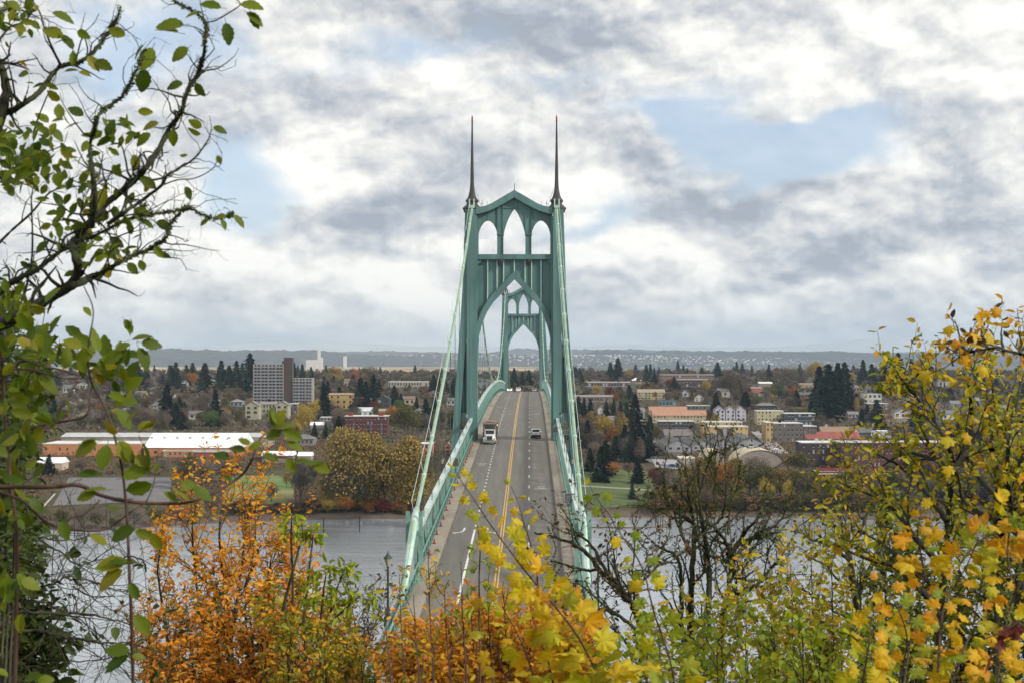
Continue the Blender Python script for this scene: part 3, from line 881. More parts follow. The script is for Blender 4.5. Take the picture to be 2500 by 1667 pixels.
# ------------------------------------------------------------------ vehicles
M_paintw = mat('white_car_paint', (.78, .78, .76), .3, spec=.6)
M_glass = mat('dark_car_glass', (.02, .025, .03), .12)
M_chrome = mat('chrome_trim', (.6, .6, .6), .25, metal=.9)
M_tyre = mat('black_tyre', (.02, .02, .02), .85)
M_tail = mat('red_tail_lens', (.35, .02, .02), .35)
M_dark = mat('dark_plastic', (.03, .03, .033), .6)
M_lit = mat('lit_headlight', (.9, .8, .6), .3, emit=((1.0, .72, .42), 5.0))
def wheels(t, xs, ys, r, w=.26):
    for x in xs:
        for y in ys:
            o = part('wheel', MB().tube([(x - w / 2, y, r), (x + w / 2, y, r)], r, 14), M_tyre, t)
            part('hub', MB().tube([(x + math.copysign(w / 2 - .01, x), y, r), (x + math.copysign(w / 2 + .02, x), y, r)], r * .55, 10), M_chrome, o)
def car(name, label, loc, rz, paint, kind='suv', lit=False, group=None):
    t = thing(name, label, 'car' if kind != 'pickup' else 'pickup truck', loc, rz, group)
    W_ = .92; L = 2.3; H = 1.66 if kind == 'suv' else 1.46
    # side outline (y forward +)
    def body(outline, hw, tuck):
        mb = MB(); n = len(outline); V = []
        for sx in (-1, 1):
            for (y, z) in outline:
                k = 1 - tuck * max(0, (z - .95)) ; V.append((sx * hw * k, y, z))
        fs = [tuple(range(n)), tuple(range(2 * n - 1, n - 1, -1))] + [(i, i + n, (i + 1) % n + n, (i + 1) % n) for i in range(n)]
        return mb.add(V, fs)
    if kind == 'suv': out = [(-2.25, .32), (-2.3, .6), (-2.26, 1.0), (-2.05, 1.15), (-1.75, 1.6), (-1.2, H), (.3, H), (.75, 1.52), (1.25, 1.08), (2.1, .93), (2.28, .65), (2.22, .32)]
    elif kind == 'sedan': out = [(-2.25, .3), (-2.3, .6), (-2.25, .98), (-1.5, 1.05), (-.95, 1.42), (.2, H), (1.05, 1.02), (2.1, .86), (2.28, .6), (2.2, .3)]
    else: out = [(-2.6, .4), (-2.65, 1.05), (-.7, 1.08), (-.55, 1.75), (.55, 1.75), (1.1, 1.15), (2.3, 1.05), (2.45, .7), (2.4, .4)]
    part('body', body(out, W_, .13), paint, t)
    # glass set a little proud
    if kind == 'suv':
        part('rear_window', MB().add([(-.70, -2.075, 1.16), (.70, -2.075, 1.16), (.62, -1.80, 1.56), (-.62, -1.80, 1.56)], [(0, 1, 2, 3)]), M_glass, t)
        part('windscreen', MB().add([(-.72, .80, 1.5), (.72, .80, 1.5), (.78, 1.24, 1.11), (-.78, 1.24, 1.11)], [(0, 3, 2, 1)]), M_glass, t)
        part('spoiler', MB().box(-.66, .66, -1.95, -1.6, 1.6, 1.66), paint, t)
        for s in (-1, 1): part('side_window', MB().add([(s * .895, -1.6, 1.15), (s * .895, .9, 1.15), (s * .855, .45, 1.5), (s * .855, -1.4, 1.5)], [(0, 1, 2, 3)]), M_glass, t)
        part('rear_bumper', MB().box(-.9, .9, -2.36, -2.2, .3, .62), M_dark, t)
        part('number_plate', MB().box(-.2, .2, -2.335, -2.31, .78, .92), M_sgray, t)
        for s in (-1, 1): part('tail_light', MB().box(min(s * .62, s * .88), max(s * .62, s * .88), -2.33, -2.2, .88, 1.06), M_tail, t)
        for s in (-1, 1): part('mirror', MB().box(min(s * .9, s * 1.08), max(s * .9, s * 1.08), .75, .85, 1.08, 1.22), paint, t)
    else:
        zz = out[-5] if kind == 'sedan' else None
        if kind == 'sedan':
            part('windscreen', MB().add([(-.70, .25, 1.44), (.70, .25, 1.44), (.8, 1.06, 1.05), (-.8, 1.06, 1.05)], [(0, 3, 2, 1)]), M_glass, t)
            part('rear_window', MB().add([(-.75, -1.5, 1.08), (.75, -1.5, 1.08), (.66, -.97, 1.44), (-.66, -.97, 1.44)], [(0, 1, 2, 3)]), M_glass, t)
        else:
            part('windscreen', MB().add([(-.70, .58, 1.73), (.70, .58, 1.73), (.8, 1.12, 1.18), (-.8, 1.12, 1.18)], [(0, 3, 2, 1)]), M_glass, t)
            part('rear_window', MB().add([(-.7, -.72, 1.15), (.7, -.72, 1.15), (.66, -.6, 1.66), (-.66, -.6, 1.66)], [(0, 1, 2, 3)]), M_glass, t)
        for s in (-1, 1): part('tail_light', MB().box(min(s * .62, s * .88), max(s * .62, s * .88), out[1][0] - .03, out[1][0] + .1, .75, .95), M_tail, t)
    for s in (-1, 1): part('headlight', MB().box(min(s * .55, s * .86), max(s * .55, s * .86), 2.14, 2.31 if kind != 'pickup' else 2.48, .64, .82), M_lit if lit else M_chrome, t)
    wheels(t, (-.80, .80), (-1.4, 1.4), .34)
    return t
car('white_car', 'white hatchback driving away in the right hand lane beside the near tower', (XB + 4.15, 281.5, deck(281.5)), 0, M_paintw, 'suv')
car('oncoming_car', 'small oncoming car with glowing headlights at the road crest', (XB - 4.9, 553, deck(553)), R(180), M_paintw, 'sedan', True)
car('white_car', 'white car at the crest just left of the yellow line', (XB - 1.75, 580, deck(580)), R(180), M_paintw, 'suv')
car('dark_pickup', 'dark pickup driving away at the crest right of the yellow line', (XB + 1.5, 566, deck(566)), 0, mat('dark_truck_paint', (.04, .045, .05), .4), 'pickup')
car('silver_car', 'pale car beyond the crest in the far right lane', (XB + 4.7, 607, deck(607)), 0, mat('silver_car_paint', (.5, .5, .5), .35), 'suv')

# dump truck coming towards the camera (front = -y)
t = thing('dump_truck', 'white cab dump truck with covered grey box, oncoming beside the near tower', 'truck', (XB - 4.55, 267.5, deck(268)))
M_box = mat('dark_steel_box', (.085, .085, .09), .55, (.14, .12, .10), 1.2)
M_tarp = mat('brown_load_cover', (.26, .17, .11), .9, (.17, .11, .075), 1.0, bump=.5)
cab = part('cab', MB().add([(-1.0, 1.9, 1.0), (1.0, 1.9, 1.0), (1.0, 3.6, 1.0), (-1.0, 3.6, 1.0), (-.95, 1.9, 1.75), (.95, 1.9, 1.75), (-.9, 2.15, 2.6), (.9, 2.15, 2.6), (.92, 3.6, 2.62), (-.92, 3.6, 2.62)],
     [(0, 1, 5, 4), (4, 5, 7, 6), (6, 7, 8, 9), (1, 2, 8, 7, 5), (0, 4, 6, 9, 3), (3, 9, 8, 2), (0, 3, 2, 1)]), M_paintw, t)
part('windscreen', MB().add([(-.82, 1.89, 1.84), (.82, 1.89, 1.84), (.80, 2.10, 2.5), (-.80, 2.10, 2.5)], [(0, 1, 2, 3)]), M_glass, cab)
part('sun_visor', MB().box(-.95, .95, 1.9, 2.3, 2.55, 2.66), M_paintw, cab)
part('bonnet', MB().add([(-.62, .0, .85), (.62, .0, .85), (.85, 1.95, .9), (-.85, 1.95, .9), (-.58, .05, 1.62), (.58, .05, 1.62), (.82, 1.95, 1.82), (-.82, 1.95, 1.82)], [(0, 1, 5, 4), (4, 5, 6, 7), (1, 2, 6, 5), (0, 4, 7, 3), (3, 7, 6, 2), (0, 3, 2, 1)]), M_paintw, t)
part('grille', MB().box(-.45, .45, -.06, -.005, .8, 1.52), M_dark, t)
part('grille_surround', MB().box(-.52, .52, -.04, .0, .74, .8).box(-.52, .52, -.04, 0, 1.52, 1.58).box(-.52, -.45, -.04, 0, .8, 1.52).box(.45, .52, -.04, 0, .8, 1.52), M_chrome, t)
part('bumper', MB().box(-1.2, 1.2, -.32, -.08, .38, .72), M_chrome, t)
for s in (-1, 1):
    part('fender', MB().add([(s * .62, .1, .75), (s * 1.22, .1, .75), (s * 1.22, 1.5, .75), (s * .62, 1.5, .75), (s * .62, .3, 1.28), (s * 1.16, .3, 1.22), (s * 1.16, 1.2, 1.22), (s * .62, 1.2, 1.28)], [(0, 1, 5, 4), (4, 5, 6, 7), (1, 2, 6, 5), (2, 3, 7, 6)]), M_paintw, t)
    part('headlight', MB().box(min(s * .72, s * 1.1), max(s * .72, s * 1.1), .02, .12, .9, 1.12), M_lampglass, t)
    part('mirror', MB().box(min(s * 1.15, s * 1.35), max(s * 1.15, s * 1.35), 1.9, 1.98, 1.7, 2.2).bar((s * .95, 1.95, 2.1), (s * 1.2, 1.95, 2.1), .05), M_dark, t)
    part('exhaust_stack', MB().tube([(s * 1.05, 3.7, 1.0), (s * 1.05, 3.7, 3.3)], .08, 8), M_chrome, t)
bx = part('dump_box', MB().add([(-1.25, 4.1, 1.25), (1.25, 4.1, 1.25), (1.25, 12.0, 1.25), (-1.25, 12.0, 1.25), (-1.25, 3.9, 3.75), (1.25, 3.9, 3.75), (1.25, 12.2, 3.75), (-1.25, 12.2, 3.75)], [(0, 1, 5, 4), (1, 2, 6, 5), (2, 3, 7, 6), (3, 0, 4, 7), (4, 5, 6, 7), (0, 3, 2, 1)]), M_box, t)
for x in (-1.28, 1.28):
    for y in (4.6, 6.0, 7.4, 8.8, 10.2, 11.6): part('box_rib', MB().box(x - .04, x + .04, y, y + .12, 1.3, 3.7), M_box, bx)
part('cab_guard', MB().add([(-1.15, 3.0, 3.55), (1.15, 3.0, 3.55), (1.2, 3.89, 3.7), (-1.2, 3.89, 3.7), (-1.15, 3.0, 3.65), (1.15, 3.0, 3.65), (1.2, 3.89, 3.8), (-1.2, 3.89, 3.8)], [(0, 1, 5, 4), (4, 5, 6, 7), (0, 3, 2, 1), (1, 2, 6, 5), (3, 0, 4, 7)]), M_box, t)
ld = MB(); n = 12
V = [(-1.1 + 2.2 * i / n, 6.2 + 5.9 * j / n, 3.77 + .38 * math.sin(math.pi * i / n) * math.sin(math.pi * (j + 1) / (n + 2)) + .04 * math.sin(i * 3 + j * 2)) for j in range(n + 1) for i in range(n + 1)]
part('load_cover', ld.add(V, [(j * (n + 1) + i, j * (n + 1) + i + 1, (j + 1) * (n + 1) + i + 1, (j + 1) * (n + 1) + i) for j in range(n) for i in range(n)]), M_tarp, t)
part('chassis', MB().box(-.5, .5, .3, 11.8, .6, 1.15), M_dark, t)
part('amber_lamp', MB().box(1.28, 1.45, 4.2, 4.35, 3.3, 3.5), mat('amber_lens', (.7, .25, .03), .3, emit=((1, .45, .1), 2.0)), t)
wheels(t, (-1.0, 1.0), (.75,), .5, .3); wheels(t, (-.95, .95), (8.6, 9.95), .5, .55)
# ------------------------------------------------------------------ the town on the far bank
M_wdark = mat('dark_window_glass', (.035, .04, .045), .25)
M_trimw = mat('white_building_trim', (.62, .62, .60), .6)
WALLS = {}
def wallmat(c, nm='painted_wall'):
    k = tuple(round(x, 3) for x in c)
    if k not in WALLS: WALLS[k] = mat(nm, c, .85, tuple(x * .78 for x in c), .25, amt=.7)
    return WALLS[k]
RECTS = []          # what a building covers in the photograph, so that loose trees keep clear of it
UNIT = MB().box(-.5, .5, -.06, .06, -.5, .5).mesh('window', M_wdark)
UNIT_P = MB().box(-.5, .5, -.06, .06, -.5, .5).mesh('window', mat('pale_curtained_window', (.30, .32, .33), .3))
WR = random.Random(8)
SILL = MB().box(-.5, .5, -.05, .05, -.5, .5).mesh('sill', M_trimw)

def bldg(name, label, cat, u0, u1, vb, vt, wall, roof, kind='flat', depth=14, fl=0, cols=0, rise=2.5, wf=.45, group=None, y=None, keep=True, trim=True, wh=.5, rz=0.0, wcol=None):
    y = y or ground_y(vb, xat((u0 + u1) / 2, 900))
    x0, x1 = xat(u0, y), xat(u1, y)
    w = x1 - x0; cx = (x0 + x1) / 2
    zg = tz(cx, y); zt = 78 - (vt - 874) / F * y; h = max(2.4, zt - zg)
    t = thing(name, label, cat, (cx, y, zg), rz, group)
    hw = w / 2; wm_ = wallmat(wall); rm = wallmat(roof, 'roof_covering')
    if kind == 'barrel':
        n = 16; poly = [(-hw, -2)] + [(hw, -2)] + [(hw * math.cos(math.pi * i / n), h * .35 + h * .65 * math.sin(math.pi * i / n)) for i in range(n + 1)]
        part('wall', MB().prism(poly, 0, depth), wm_, t)
        mb = MB(); q = [(1.015 * hw * math.cos(math.pi * i / n), h * .35 + 1.03 * h * .65 * math.sin(math.pi * i / n)) for i in range(n + 1)]
        for a, b in zip(q[:-1], q[1:]): mb.add([(a[0], -.5, a[1]), (b[0], -.5, b[1]), (b[0], depth + .3, b[1]), (a[0], depth + .3, a[1])], [(0, 1, 2, 3)])
        part('roof', mb, rm, t)
    elif kind == 'flat':
        part('wall', MB().box(-hw, hw, 0, depth, -4, h - .25), wm_, t)
        part('roof', MB().box(-hw + .35, hw - .35, .35, depth - .35, h - .24, h - .1), rm, t)
        if trim:
            mb = MB(); e = .22
            mb.box(-hw - e, hw + e, -e, .3, h - .245, h + .25).box(-hw - e, hw + e, depth - .3, depth + e, h - .245, h + .25)
            mb.box(-hw - e, -hw + .3, .302, depth - .302, h - .245, h + .24).box(hw - .3, hw + e, .302, depth - .302, h - .245, h + .24)
            part('parapet', mb, M_trimw if sum(roof) > 1.2 else wm_, t)
    elif kind == 'gable':
        part('wall', MB().box(-hw, hw, 0, depth, -4, h), wm_, t)
        o = .5
        r = part('roof', MB().add([(-hw - o, -o, h - .1), (hw + o, -o, h - .1), (hw + o, depth + o, h - .1), (-hw - o, depth + o, h - .1), (-hw - o, depth / 2, h + rise), (hw + o, depth / 2, h + rise)],
             [(0, 1, 5, 4), (2, 3, 4, 5), (1, 2, 5), (3, 0, 4), (0, 3, 2, 1)]), rm, t)
        if w < 25: part('chimney', MB().box(hw * .4, hw * .4 + .7, depth * .5, depth * .5 + .7, h + rise * .5, h + rise + .9), wallmat((.20, .10, .08)), r)
    elif kind == 'gablef':
        part('wall', MB().prism([(-hw, -4), (hw, -4), (hw, h), (0, h + rise), (-hw, h)], 0, depth), wm_, t)
        o = .45; k = rise / hw
        mb = MB()
        for s in (-1, 1):
            mb.add([(0, -o, h + rise + .02), (s * (hw + o), -o, h - o * k + .02), (s * (hw + o), depth + o, h - o * k + .02), (0, depth + o, h + rise + .02),
                    (0, -o, h + rise + .25), (s * (hw + o), -o, h - o * k + .25), (s * (hw + o), depth + o, h - o * k + .25), (0, depth + o, h + rise + .25)],
                   [(0, 1, 2, 3), (4, 5, 6, 7), (0, 1, 5, 4), (1, 2, 6, 5), (2, 3, 7, 6)])
        part('roof', mb, rm, t)
    elif kind == 'hip':
        part('wall', MB().box(-hw, hw, 0, depth, -4, h), wm_, t); o = .6
        q = min(hw, depth / 2) * .9
        part('roof', MB().add([(-hw - o, -o, h - .05), (hw + o, -o, h - .05), (hw + o, depth + o, h - .05), (-hw - o, depth + o, h - .05), (-hw + q, depth / 2, h + rise), (hw - q, depth / 2, h + rise)],
             [(0, 1, 5, 4), (2, 3, 4, 5), (1, 2, 5), (3, 0, 4), (0, 3, 2, 1)]), rm, t)
    if fl and cols:
        fh = h / fl; cw = w / cols
        for j in range(fl):
            for i in range(cols):
                xx = -hw + cw * (i + .5); zz = fh * (j + .55)
                if cols > 5 and WR.random() < .14: continue
                o = place('window', UNIT_P if WR.random() < .16 else UNIT, t, (xx + cw * WR.uniform(-.08, .08) * (cols > 4), -.03, zz)); o.scale = (cw * wf * WR.uniform(.75, 1.2), 1, fh * wh)
                if w > 14 and fh * wh > .9 and sum(wall) < 1.4: 
                    q = place('sill', SILL, o, (0, -.4, -.56)); q.scale = (1.1, 1.5, .1)
    if keep: RECTS.append((u0, u1, vt - 6, vb, y, label))
    return t

WHT = (.72, .72, .70); GREY = (.19, .185, .19); BRN = (.16, .10, .08)
B_ = bldg
# tall apartment block, left
yT = ground_y(1001, -120)
t = B_('apartment_tower', 'tall grey concrete apartment block of many balcony rows, behind the trees', 'apartment block', 619, 692, 1001, 887.5, (.30, .275, .25), (.35, .31, .27), 'flat', 16, y=yT, trim=False)
h_ = 78 - (887.5 - 874) / F * yT - t.location.z; w_ = xat(692, yT) - xat(619, yT)
M_balc = wallmat((.36, .34, .33)); M_blue = mat('slate_blue_balcony_panel', (.20, .22, .26), .7, (.26, .28, .31), .8)
for j in range(14):
    z = h_ - 3.6 - j * 2.95
    if z < 1: break
    part('floor_slab', MB().box(-w_ / 2, w_ / 2, -1.4, -.001, z - .15, z + .1), M_balc, t)
    for i in range(4):
        xx = -w_ / 2 + w_ / 4 * i
        b = part('balcony', MB().box(xx + .35, xx + w_ / 4 - .35, -1.42, -1.30, z + .1, z + 1.15), M_blue, t)
        for q in (.27, .70):
            o = place('window', UNIT, t, (xx + w_ / 4 * q, -.02, z + 1.75)); o.scale = (1.5, 1, 1.9)
for i in range(5): part('dividing_fin', MB().box(-w_ / 2 + w_ / 4 * i - .2, -w_ / 2 + w_ / 4 * i + .2, -1.5, -.002, 0, h_ - .3), wallmat((.34, .30, .26)), t)
part('roof_box', MB().box(w_ * .42, w_ * .48, 6, 9, h_, h_ + 2.6), wallmat((.12, .11, .11)), t)
B_('stair_tower', 'dark brick lift and stair shaft rising above the grey apartment block', 'stair tower', 693, 713.5, 1001, 872, (.075, .055, .05), (.2, .2, .2), 'flat', 9, y=yT + 1.0, trim=False, fl=0)
t = B_('apartment_wing', 'lower grey balcony wing right of the dark stair shaft', 'apartment block', 714.5, 762, 1001, 922, (.30, .275, .25), (.35, .31, .27), 'flat', 14, y=yT + .5, trim=False)
w_ = xat(762, yT) - xat(714.5, yT); h_ = 78 - (922 - 874) / F * yT - t.location.z
for j in range(9):
    z = h_ - 3.4 - j * 2.95
    if z < 1: break
    for i in range(3):
        xx = -w_ / 2 + w_ / 3 * i
        part('balcony', MB().box(xx + .35, xx + w_ / 3 - .35, -1.1, -.95, z + .1, z + 1.15), M_blue, t)
        for q in (.27, .70):
            o = place('window', UNIT, t, (xx + w_ / 3 * q, -.02, z + 1.75)); o.scale = (1.5, 1, 1.9)
# left side
yl = ground_y(1112, -200)
t = B_('warehouse', 'long warehouse with bright white roof and orange brick walls near the left bank', 'warehouse', 352, 588, 1112, 1092, (.45, .20, .085), (.85, .85, .84), 'gable', 46, rise=8.0, y=yl)
for i in range(8): part('roof_vent', MB().box(-30 + 8.2 * i, -28.6 + 8.2 * i, 14, 15.2, 9.6, 11.0), wallmat((.3, .3, .3)), t)
for i in range(12): o = place('window', UNIT, t, (-28 + 5 * i, -.03, 2.4)); o.scale = (1.8, 1, 1.5)
B_('warehouse_wing', 'orange walled warehouse wing with white base line behind the green leaves', 'warehouse', 105, 345, 1108, 1083, (.50, .22, .09), (.70, .70, .68), 'flat', 30, fl=1, cols=14, wf=.22, wh=.25, y=yl + 2)
B_('warehouse', 'grey roofed long shed behind the white roofed warehouse', 'warehouse', 150, 655, 1070, 1066, (.30, .27, .24), (.50, .50, .49), 'gable', 24, rise=2.2, y=yl + 52)
B_('brick_annex', 'low orange brick annex with pale flat roof in front of the warehouse', 'annex', 398, 470, 1118, 1100, (.42, .20, .10), (.55, .54, .5), 'flat', 12, fl=1, cols=6, wf=.3, y=yl - 6)
B_('low_shed', 'low grey roofed shed joined to the warehouse right end', 'shed', 472, 560, 1116, 1103, (.30, .09, .07), (.36, .35, .34), 'gable', 12, rise=2, y=yl - 4)
B_('white_roofed_shed', 'white roofed shed beside the yellow grass field, left one of two', 'shed', 640, 716, 1128, 1111, (.25, .2, .16), (.82, .82, .82), 'gable', 12, rise=2.4)
B_('white_roofed_shed', 'small white roofed shed beside the yellow grass field, right one of two', 'shed', 728, 760, 1126, 1112, (.35, .3, .26), (.82, .82, .82), 'gable', 9, rise=2.2)
B_('white_roofed_shed', 'white roofed shed at the edge of the grey car park, far left', 'shed', 92, 152, 1146, 1130, (.5, .42, .32), (.85, .85, .85), 'gable', 12, rise=3)
B_('grey_roofed_house', 'low house with wide grey hip roof right of the warehouse', 'house', 714, 765, 1088, 1071, (.22, .2, .18), (.16, .155, .16), 'hip', 16, fl=1, cols=5, rise=3)
t = B_('red_apartment_building', 'dark red apartment building with white framed windows behind the golden poplars', 'apartment building', 842, 946, 1062, 1015, (.11, .032, .03), (.7, .7, .7), 'flat', 16, fl=4, cols=12, wf=.36)
for xx in (-14, 9): part('roof_box', MB().box(xx, xx + 3.6, 2, 5, 12.5, 16.2), wallmat((.25, .04, .035)), t)
for xx in (-10, 2.5, 10.5): part('stair_bay', MB().box(xx, xx + 1.6, -.5, -.001, 0, 9.2), wallmat((.10, .10, .11)), t)
B_('white_house', 'small white house with twin gables behind the red apartment building', 'house', 874, 910, 1016, 1003, (.66, .68, .68), (.60, .63, .66), 'gable', 9, fl=1, cols=3, rise=3.4)
B_('yellow_house', 'yellow timber sheathed three storey house under construction', 'house', 803, 863, 999, 963, (.50, .33, .12), (.36, .25, .14), 'gable', 14, fl=3, cols=4, rise=1.6, wf=.3)
B_('dark_house', 'dark green gabled house beside the maroon tree', 'house', 918, 952, 995, 974, (.05, .06, .055), (.09, .09, .10), 'gablef', 11, fl=2, cols=2, rise=3.6)
B_('tan_house', 'small tan house right of the white twin gabled house', 'house', 925, 948, 1012, 1003, (.42, .32, .2), (.36, .25, .17), 'gable', 9, fl=1, cols=3, rise=2)
B_('beige_townhouse', 'beige gabled townhouse, left end of its row among bare trees', 'townhouse', 599, 632, 1027, 990, (.37, .35, .25), (.22, .2, .19), 'gablef', 12, fl=3, cols=2, rise=3.5)
B_('beige_townhouse', 'beige townhouse with long pale eave, middle of its row among bare trees', 'townhouse', 634, 672, 1024, 986, (.36, .34, .25), (.25, .23, .21), 'gable', 12, fl=3, cols=5, rise=2)
B_('beige_townhouse', 'beige gabled townhouse, right end of its row beside the grey balconied house', 'townhouse', 674, 704, 1026, 988, (.38, .36, .27), (.22, .2, .19), 'gablef', 12, fl=3, cols=2, rise=3)
B_('grey_balconied_house', 'dark grey house with pale roof edge beside the yellow tree', 'house', 706, 725, 1012, 985, (.12, .10, .11), WHT, 'flat', 10, fl=3, cols=2)
B_('brown_roofed_house', 'house with steep rust brown roof left of the beige townhouses', 'house', 606, 640, 996, 984, (.2, .17, .15), (.26, .13, .07), 'gable', 9, rise=5)
B_('grey_flat', 'pale grey flat roofed block above the white roofed garage', 'building', 782, 815, 1030, 1018, (.28, .28, .30), (.42, .42, .42), 'flat', 12, fl=1, cols=4)
B_('white_garage', 'white roofed garage between two dark conifers', 'garage', 758, 788, 1048, 1037, (.3, .3, .32), (.85, .85, .85), 'gable', 8, rise=2.4)
B_('pink_building', 'faded pink walled building with white roof edge behind the left main cable', 'building', 1027, 1056, 1112, 1082, (.46, .17, .16), (.85, .85, .85), 'flat', 14, fl=2, cols=3)
B_('pink_house', 'small faded pink house between the suspender ropes and tower leg', 'house', 1086, 1100, 1106, 1087, (.42, .18, .15), (.3, .2, .18), 'gablef', 8, fl=2, cols=1, rise=2)
B_('white_school', 'long white roofed school building left of the main cable', 'school', 948, 1044, 942, 931, (.38, .35, .3), (.75, .75, .75), 'flat', 26, fl=1, cols=14)
B_('white_flat_shed', 'white flat shed left of the tall grey apartment block', 'shed', 580, 612, 943, 933, (.55, .5, .45), (.85, .85, .85), 'flat', 18)
B_('grey_block', 'grey flat roofed block seen under the main cable left of the far tower', 'building', 1166, 1212, 946, 925, (.22, .22, .23), (.35, .36, .37), 'flat', 20, fl=2, cols=4)
# right side
rt = lambda x: 1380 + x / 5.88
B_('terracotta_roofed_flats', 'long beige flats with terracotta roof, rear one of two', 'apartment building', 1586, 1677, 1014, 1001, (.44, .36, .22), (.40, .22, .14), 'gable', 14, fl=2, cols=12, rise=3.4, wf=.3)
B_('terracotta_roofed_flats', 'long beige flats with terracotta roof, front one of two', 'apartment building', 1594, 1724, 1031, 1013, (.48, .40, .25), (.42, .23, .15), 'gable', 14, fl=2, cols=16, rise=4.0, wf=.35)
B_('dark_flat_roofed_block', 'dark long block with bright white roof edge below the terracotta roofs', 'building', 1608, 1695, 1045, 1027, (.07, .065, .08), (.75, .75, .75), 'flat', 12, fl=2, cols=9, wf=.6)
B_('grey_roofed_hall', 'broad grey shingled roof behind the first townhouse row', 'building', 1624, 1692, 1075, 1062, (.22, .22, .26), (.17, .15, .145), 'gable', 28, rise=4.0)
for i, (a, b, vt_, vb_, d_, lb) in enumerate([(1627, 1686, 1088, 1112, 62, 'leftmost townhouse row with stepped grey shingle roof and pale end wall'), (1690, 1742, 1088, 1106, 60, 'second townhouse row from the left, grey shingle roof'),
                               (1744, 1790, 1083, 1104, 62, 'third townhouse row, grey roof in front of the yellow flats'), (1800, 1866, 1081, 1100, 66, 'rightmost townhouse row beside the sloping street')]):
    t = B_('townhouse_row', lb, 'townhouses', a, b, vb_, vt_, (.33, .33, .36), (.155, .145, .14), 'gablef', d_, fl=2, cols=3, rise=4.2, wf=.35)
    hw = (xat(b, t.location.y) - xat(a, t.location.y)) / 2; hh = 78 - (vt_ - 874) / F * t.location.y - t.location.z
    part('brick_base', MB().box(-hw - .02, hw + .02, -.12, -.004, -2, hh * .42), wallmat((.20, .15, .14)), t)
    for k in range(6):
        part('dormer', MB().prism([(-hw * .85, hh + .2), (-hw * .15, hh + .2), (-hw * .5, hh + 3.0)], 4 + 9 * k, 10 + 9 * k), wallmat((.15, .14, .135)), t)
yy_ = ground_y(1078, 130)
B_('yellow_flats', 'yellow flat roofed apartment building with dark recessed balconies, rear part', 'apartment building', 1716, 1812, 1074, 1029, (.50, .38, .17), (.62, .58, .5), 'flat', 16, fl=4, cols=9, wf=.28, y=yy_ + 18)
t = B_('yellow_flats', 'yellow flat roofed apartment building with dark recessed balconies, front part', 'apartment building', 1728, 1826, 1078, 1040, (.54, .41, .18), (.75, .72, .64), 'flat', 14, fl=3, cols=9, wf=.26, y=yy_)
part('balcony_shade_panel', MB().box(-7.5, 2.5, -.14, -.08, 2.5, 9.5), wallmat((.09, .07, .06)), t)  # flat dark panel paints the shade of the recessed balconies
part('balcony_bay', MB().box(-3.6, -1.0, -.5, -.15, 2.5, 9.2), wallmat((.33, .32, .33)), t)
for i, (a, b, lb) in enumerate([(1745, 1770, 'tall pale lilac gabled townhouse, left of three'), (1772, 1795, 'tall pale lilac gabled townhouse, middle of three'), (1797, 1821, 'tall pale lilac gabled townhouse, right of three')]):
    B_('lilac_townhouse', lb, 'townhouse', a, b, 1026, 1000, (.52, .50, .56), (.24, .24, .25), 'gablef', 12, fl=3, cols=2, rise=3.4, wf=.35, wh=.55)
B_('cream_balcony_flats', 'cream coloured flats with stacked balconies and pale roof', 'apartment building', 1848, 1912, 1034, 1002, (.52, .46, .28), (.68, .68, .6), 'flat', 14, fl=4, cols=7, wf=.35)
B_('dark_glass_flats', 'dark glazed flats with thin white roof beside the cream balconied flats', 'apartment building', 1914, 1990, 1036, 1008, (.06, .07, .09), (.75, .75, .75), 'flat', 14, fl=3, cols=9, wf=.7)
yb_ = ground_y(1078, 170)
t = B_('grey_brick_flats', 'big grey brown brick flats with narrow white roof corner', 'apartment building', 1889, 1960, 1078, 1032, (.145, .125, .115), (.6, .6, .58), 'flat', 20, fl=4, cols=7, wf=.3, y=yb_)
B_('grey_brick_flats', 'lower right end of the grey brown brick flats', 'apartment building', 1961, 1993, 1078, 1039, (.15, .13, .12), (.6, .6, .58), 'flat', 16, fl=4, cols=4, wf=.3, y=yb_ + .5)
B_('ochre_end_block', 'ochre walled left end of the grey brown brick flats', 'apartment building', 1870, 1888.5, 1074, 1030, (.46, .34, .16), (.7, .7, .66), 'flat', 20, fl=4, cols=2, wf=.3, y=yb_ + .5)
B_('red_roofed_hall', 'low hall with broad red metal roof', 'hall', 1969, 2101, 1080, 1070, (.36, .33, .27), (.30, .085, .075), 'gable', 22, rise=4.6)
t = B_('dark_brick_building', 'dark block with white roof and machines joined to the long brick building', 'apartment building', 1956, 2052, 1138, 1079, (.05, .035, .04), (.82, .82, .82), 'flat', 18, fl=4, cols=8, wf=.3)
for xx in (-2, 1.5, 6): part('roof_machine', MB().box(xx, xx + 1.8, 7, 9, 14.9, 16.6), wallmat((.5, .5, .5)), t)
B_('long_brick_building', 'long dark red brick apartment building with pale eave and many narrow windows', 'apartment building', 2053, 2345, 1135, 1078, (.115, .045, .04), (.5, .5, .5), 'flat', 16, fl=4, cols=30, wf=.3, y=ground_y(1138, 250) + 1)
B_('tan_roofed_house', 'long cream house with tan roof and chimney', 'house', 2005, 2078, 1064, 1052, (.48, .45, .36), (.30, .20, .13), 'gable', 12, fl=1, cols=8, rise=3.4)
B_('cream_gabled_house', 'cream gable end with two dark windows at the tan roofed house', 'house', 2077, 2097, 1066, 1050, (.62, .60, .50), (.3, .2, .14), 'gablef', 10, fl=1, cols=2, rise=3)
B_('grey_roofed_house', 'dark grey roofed house right of the cream gable end', 'house', 2098, 2132, 1066, 1054, (.10, .09, .10), (.15, .145, .15), 'gable', 12, rise=3.4)
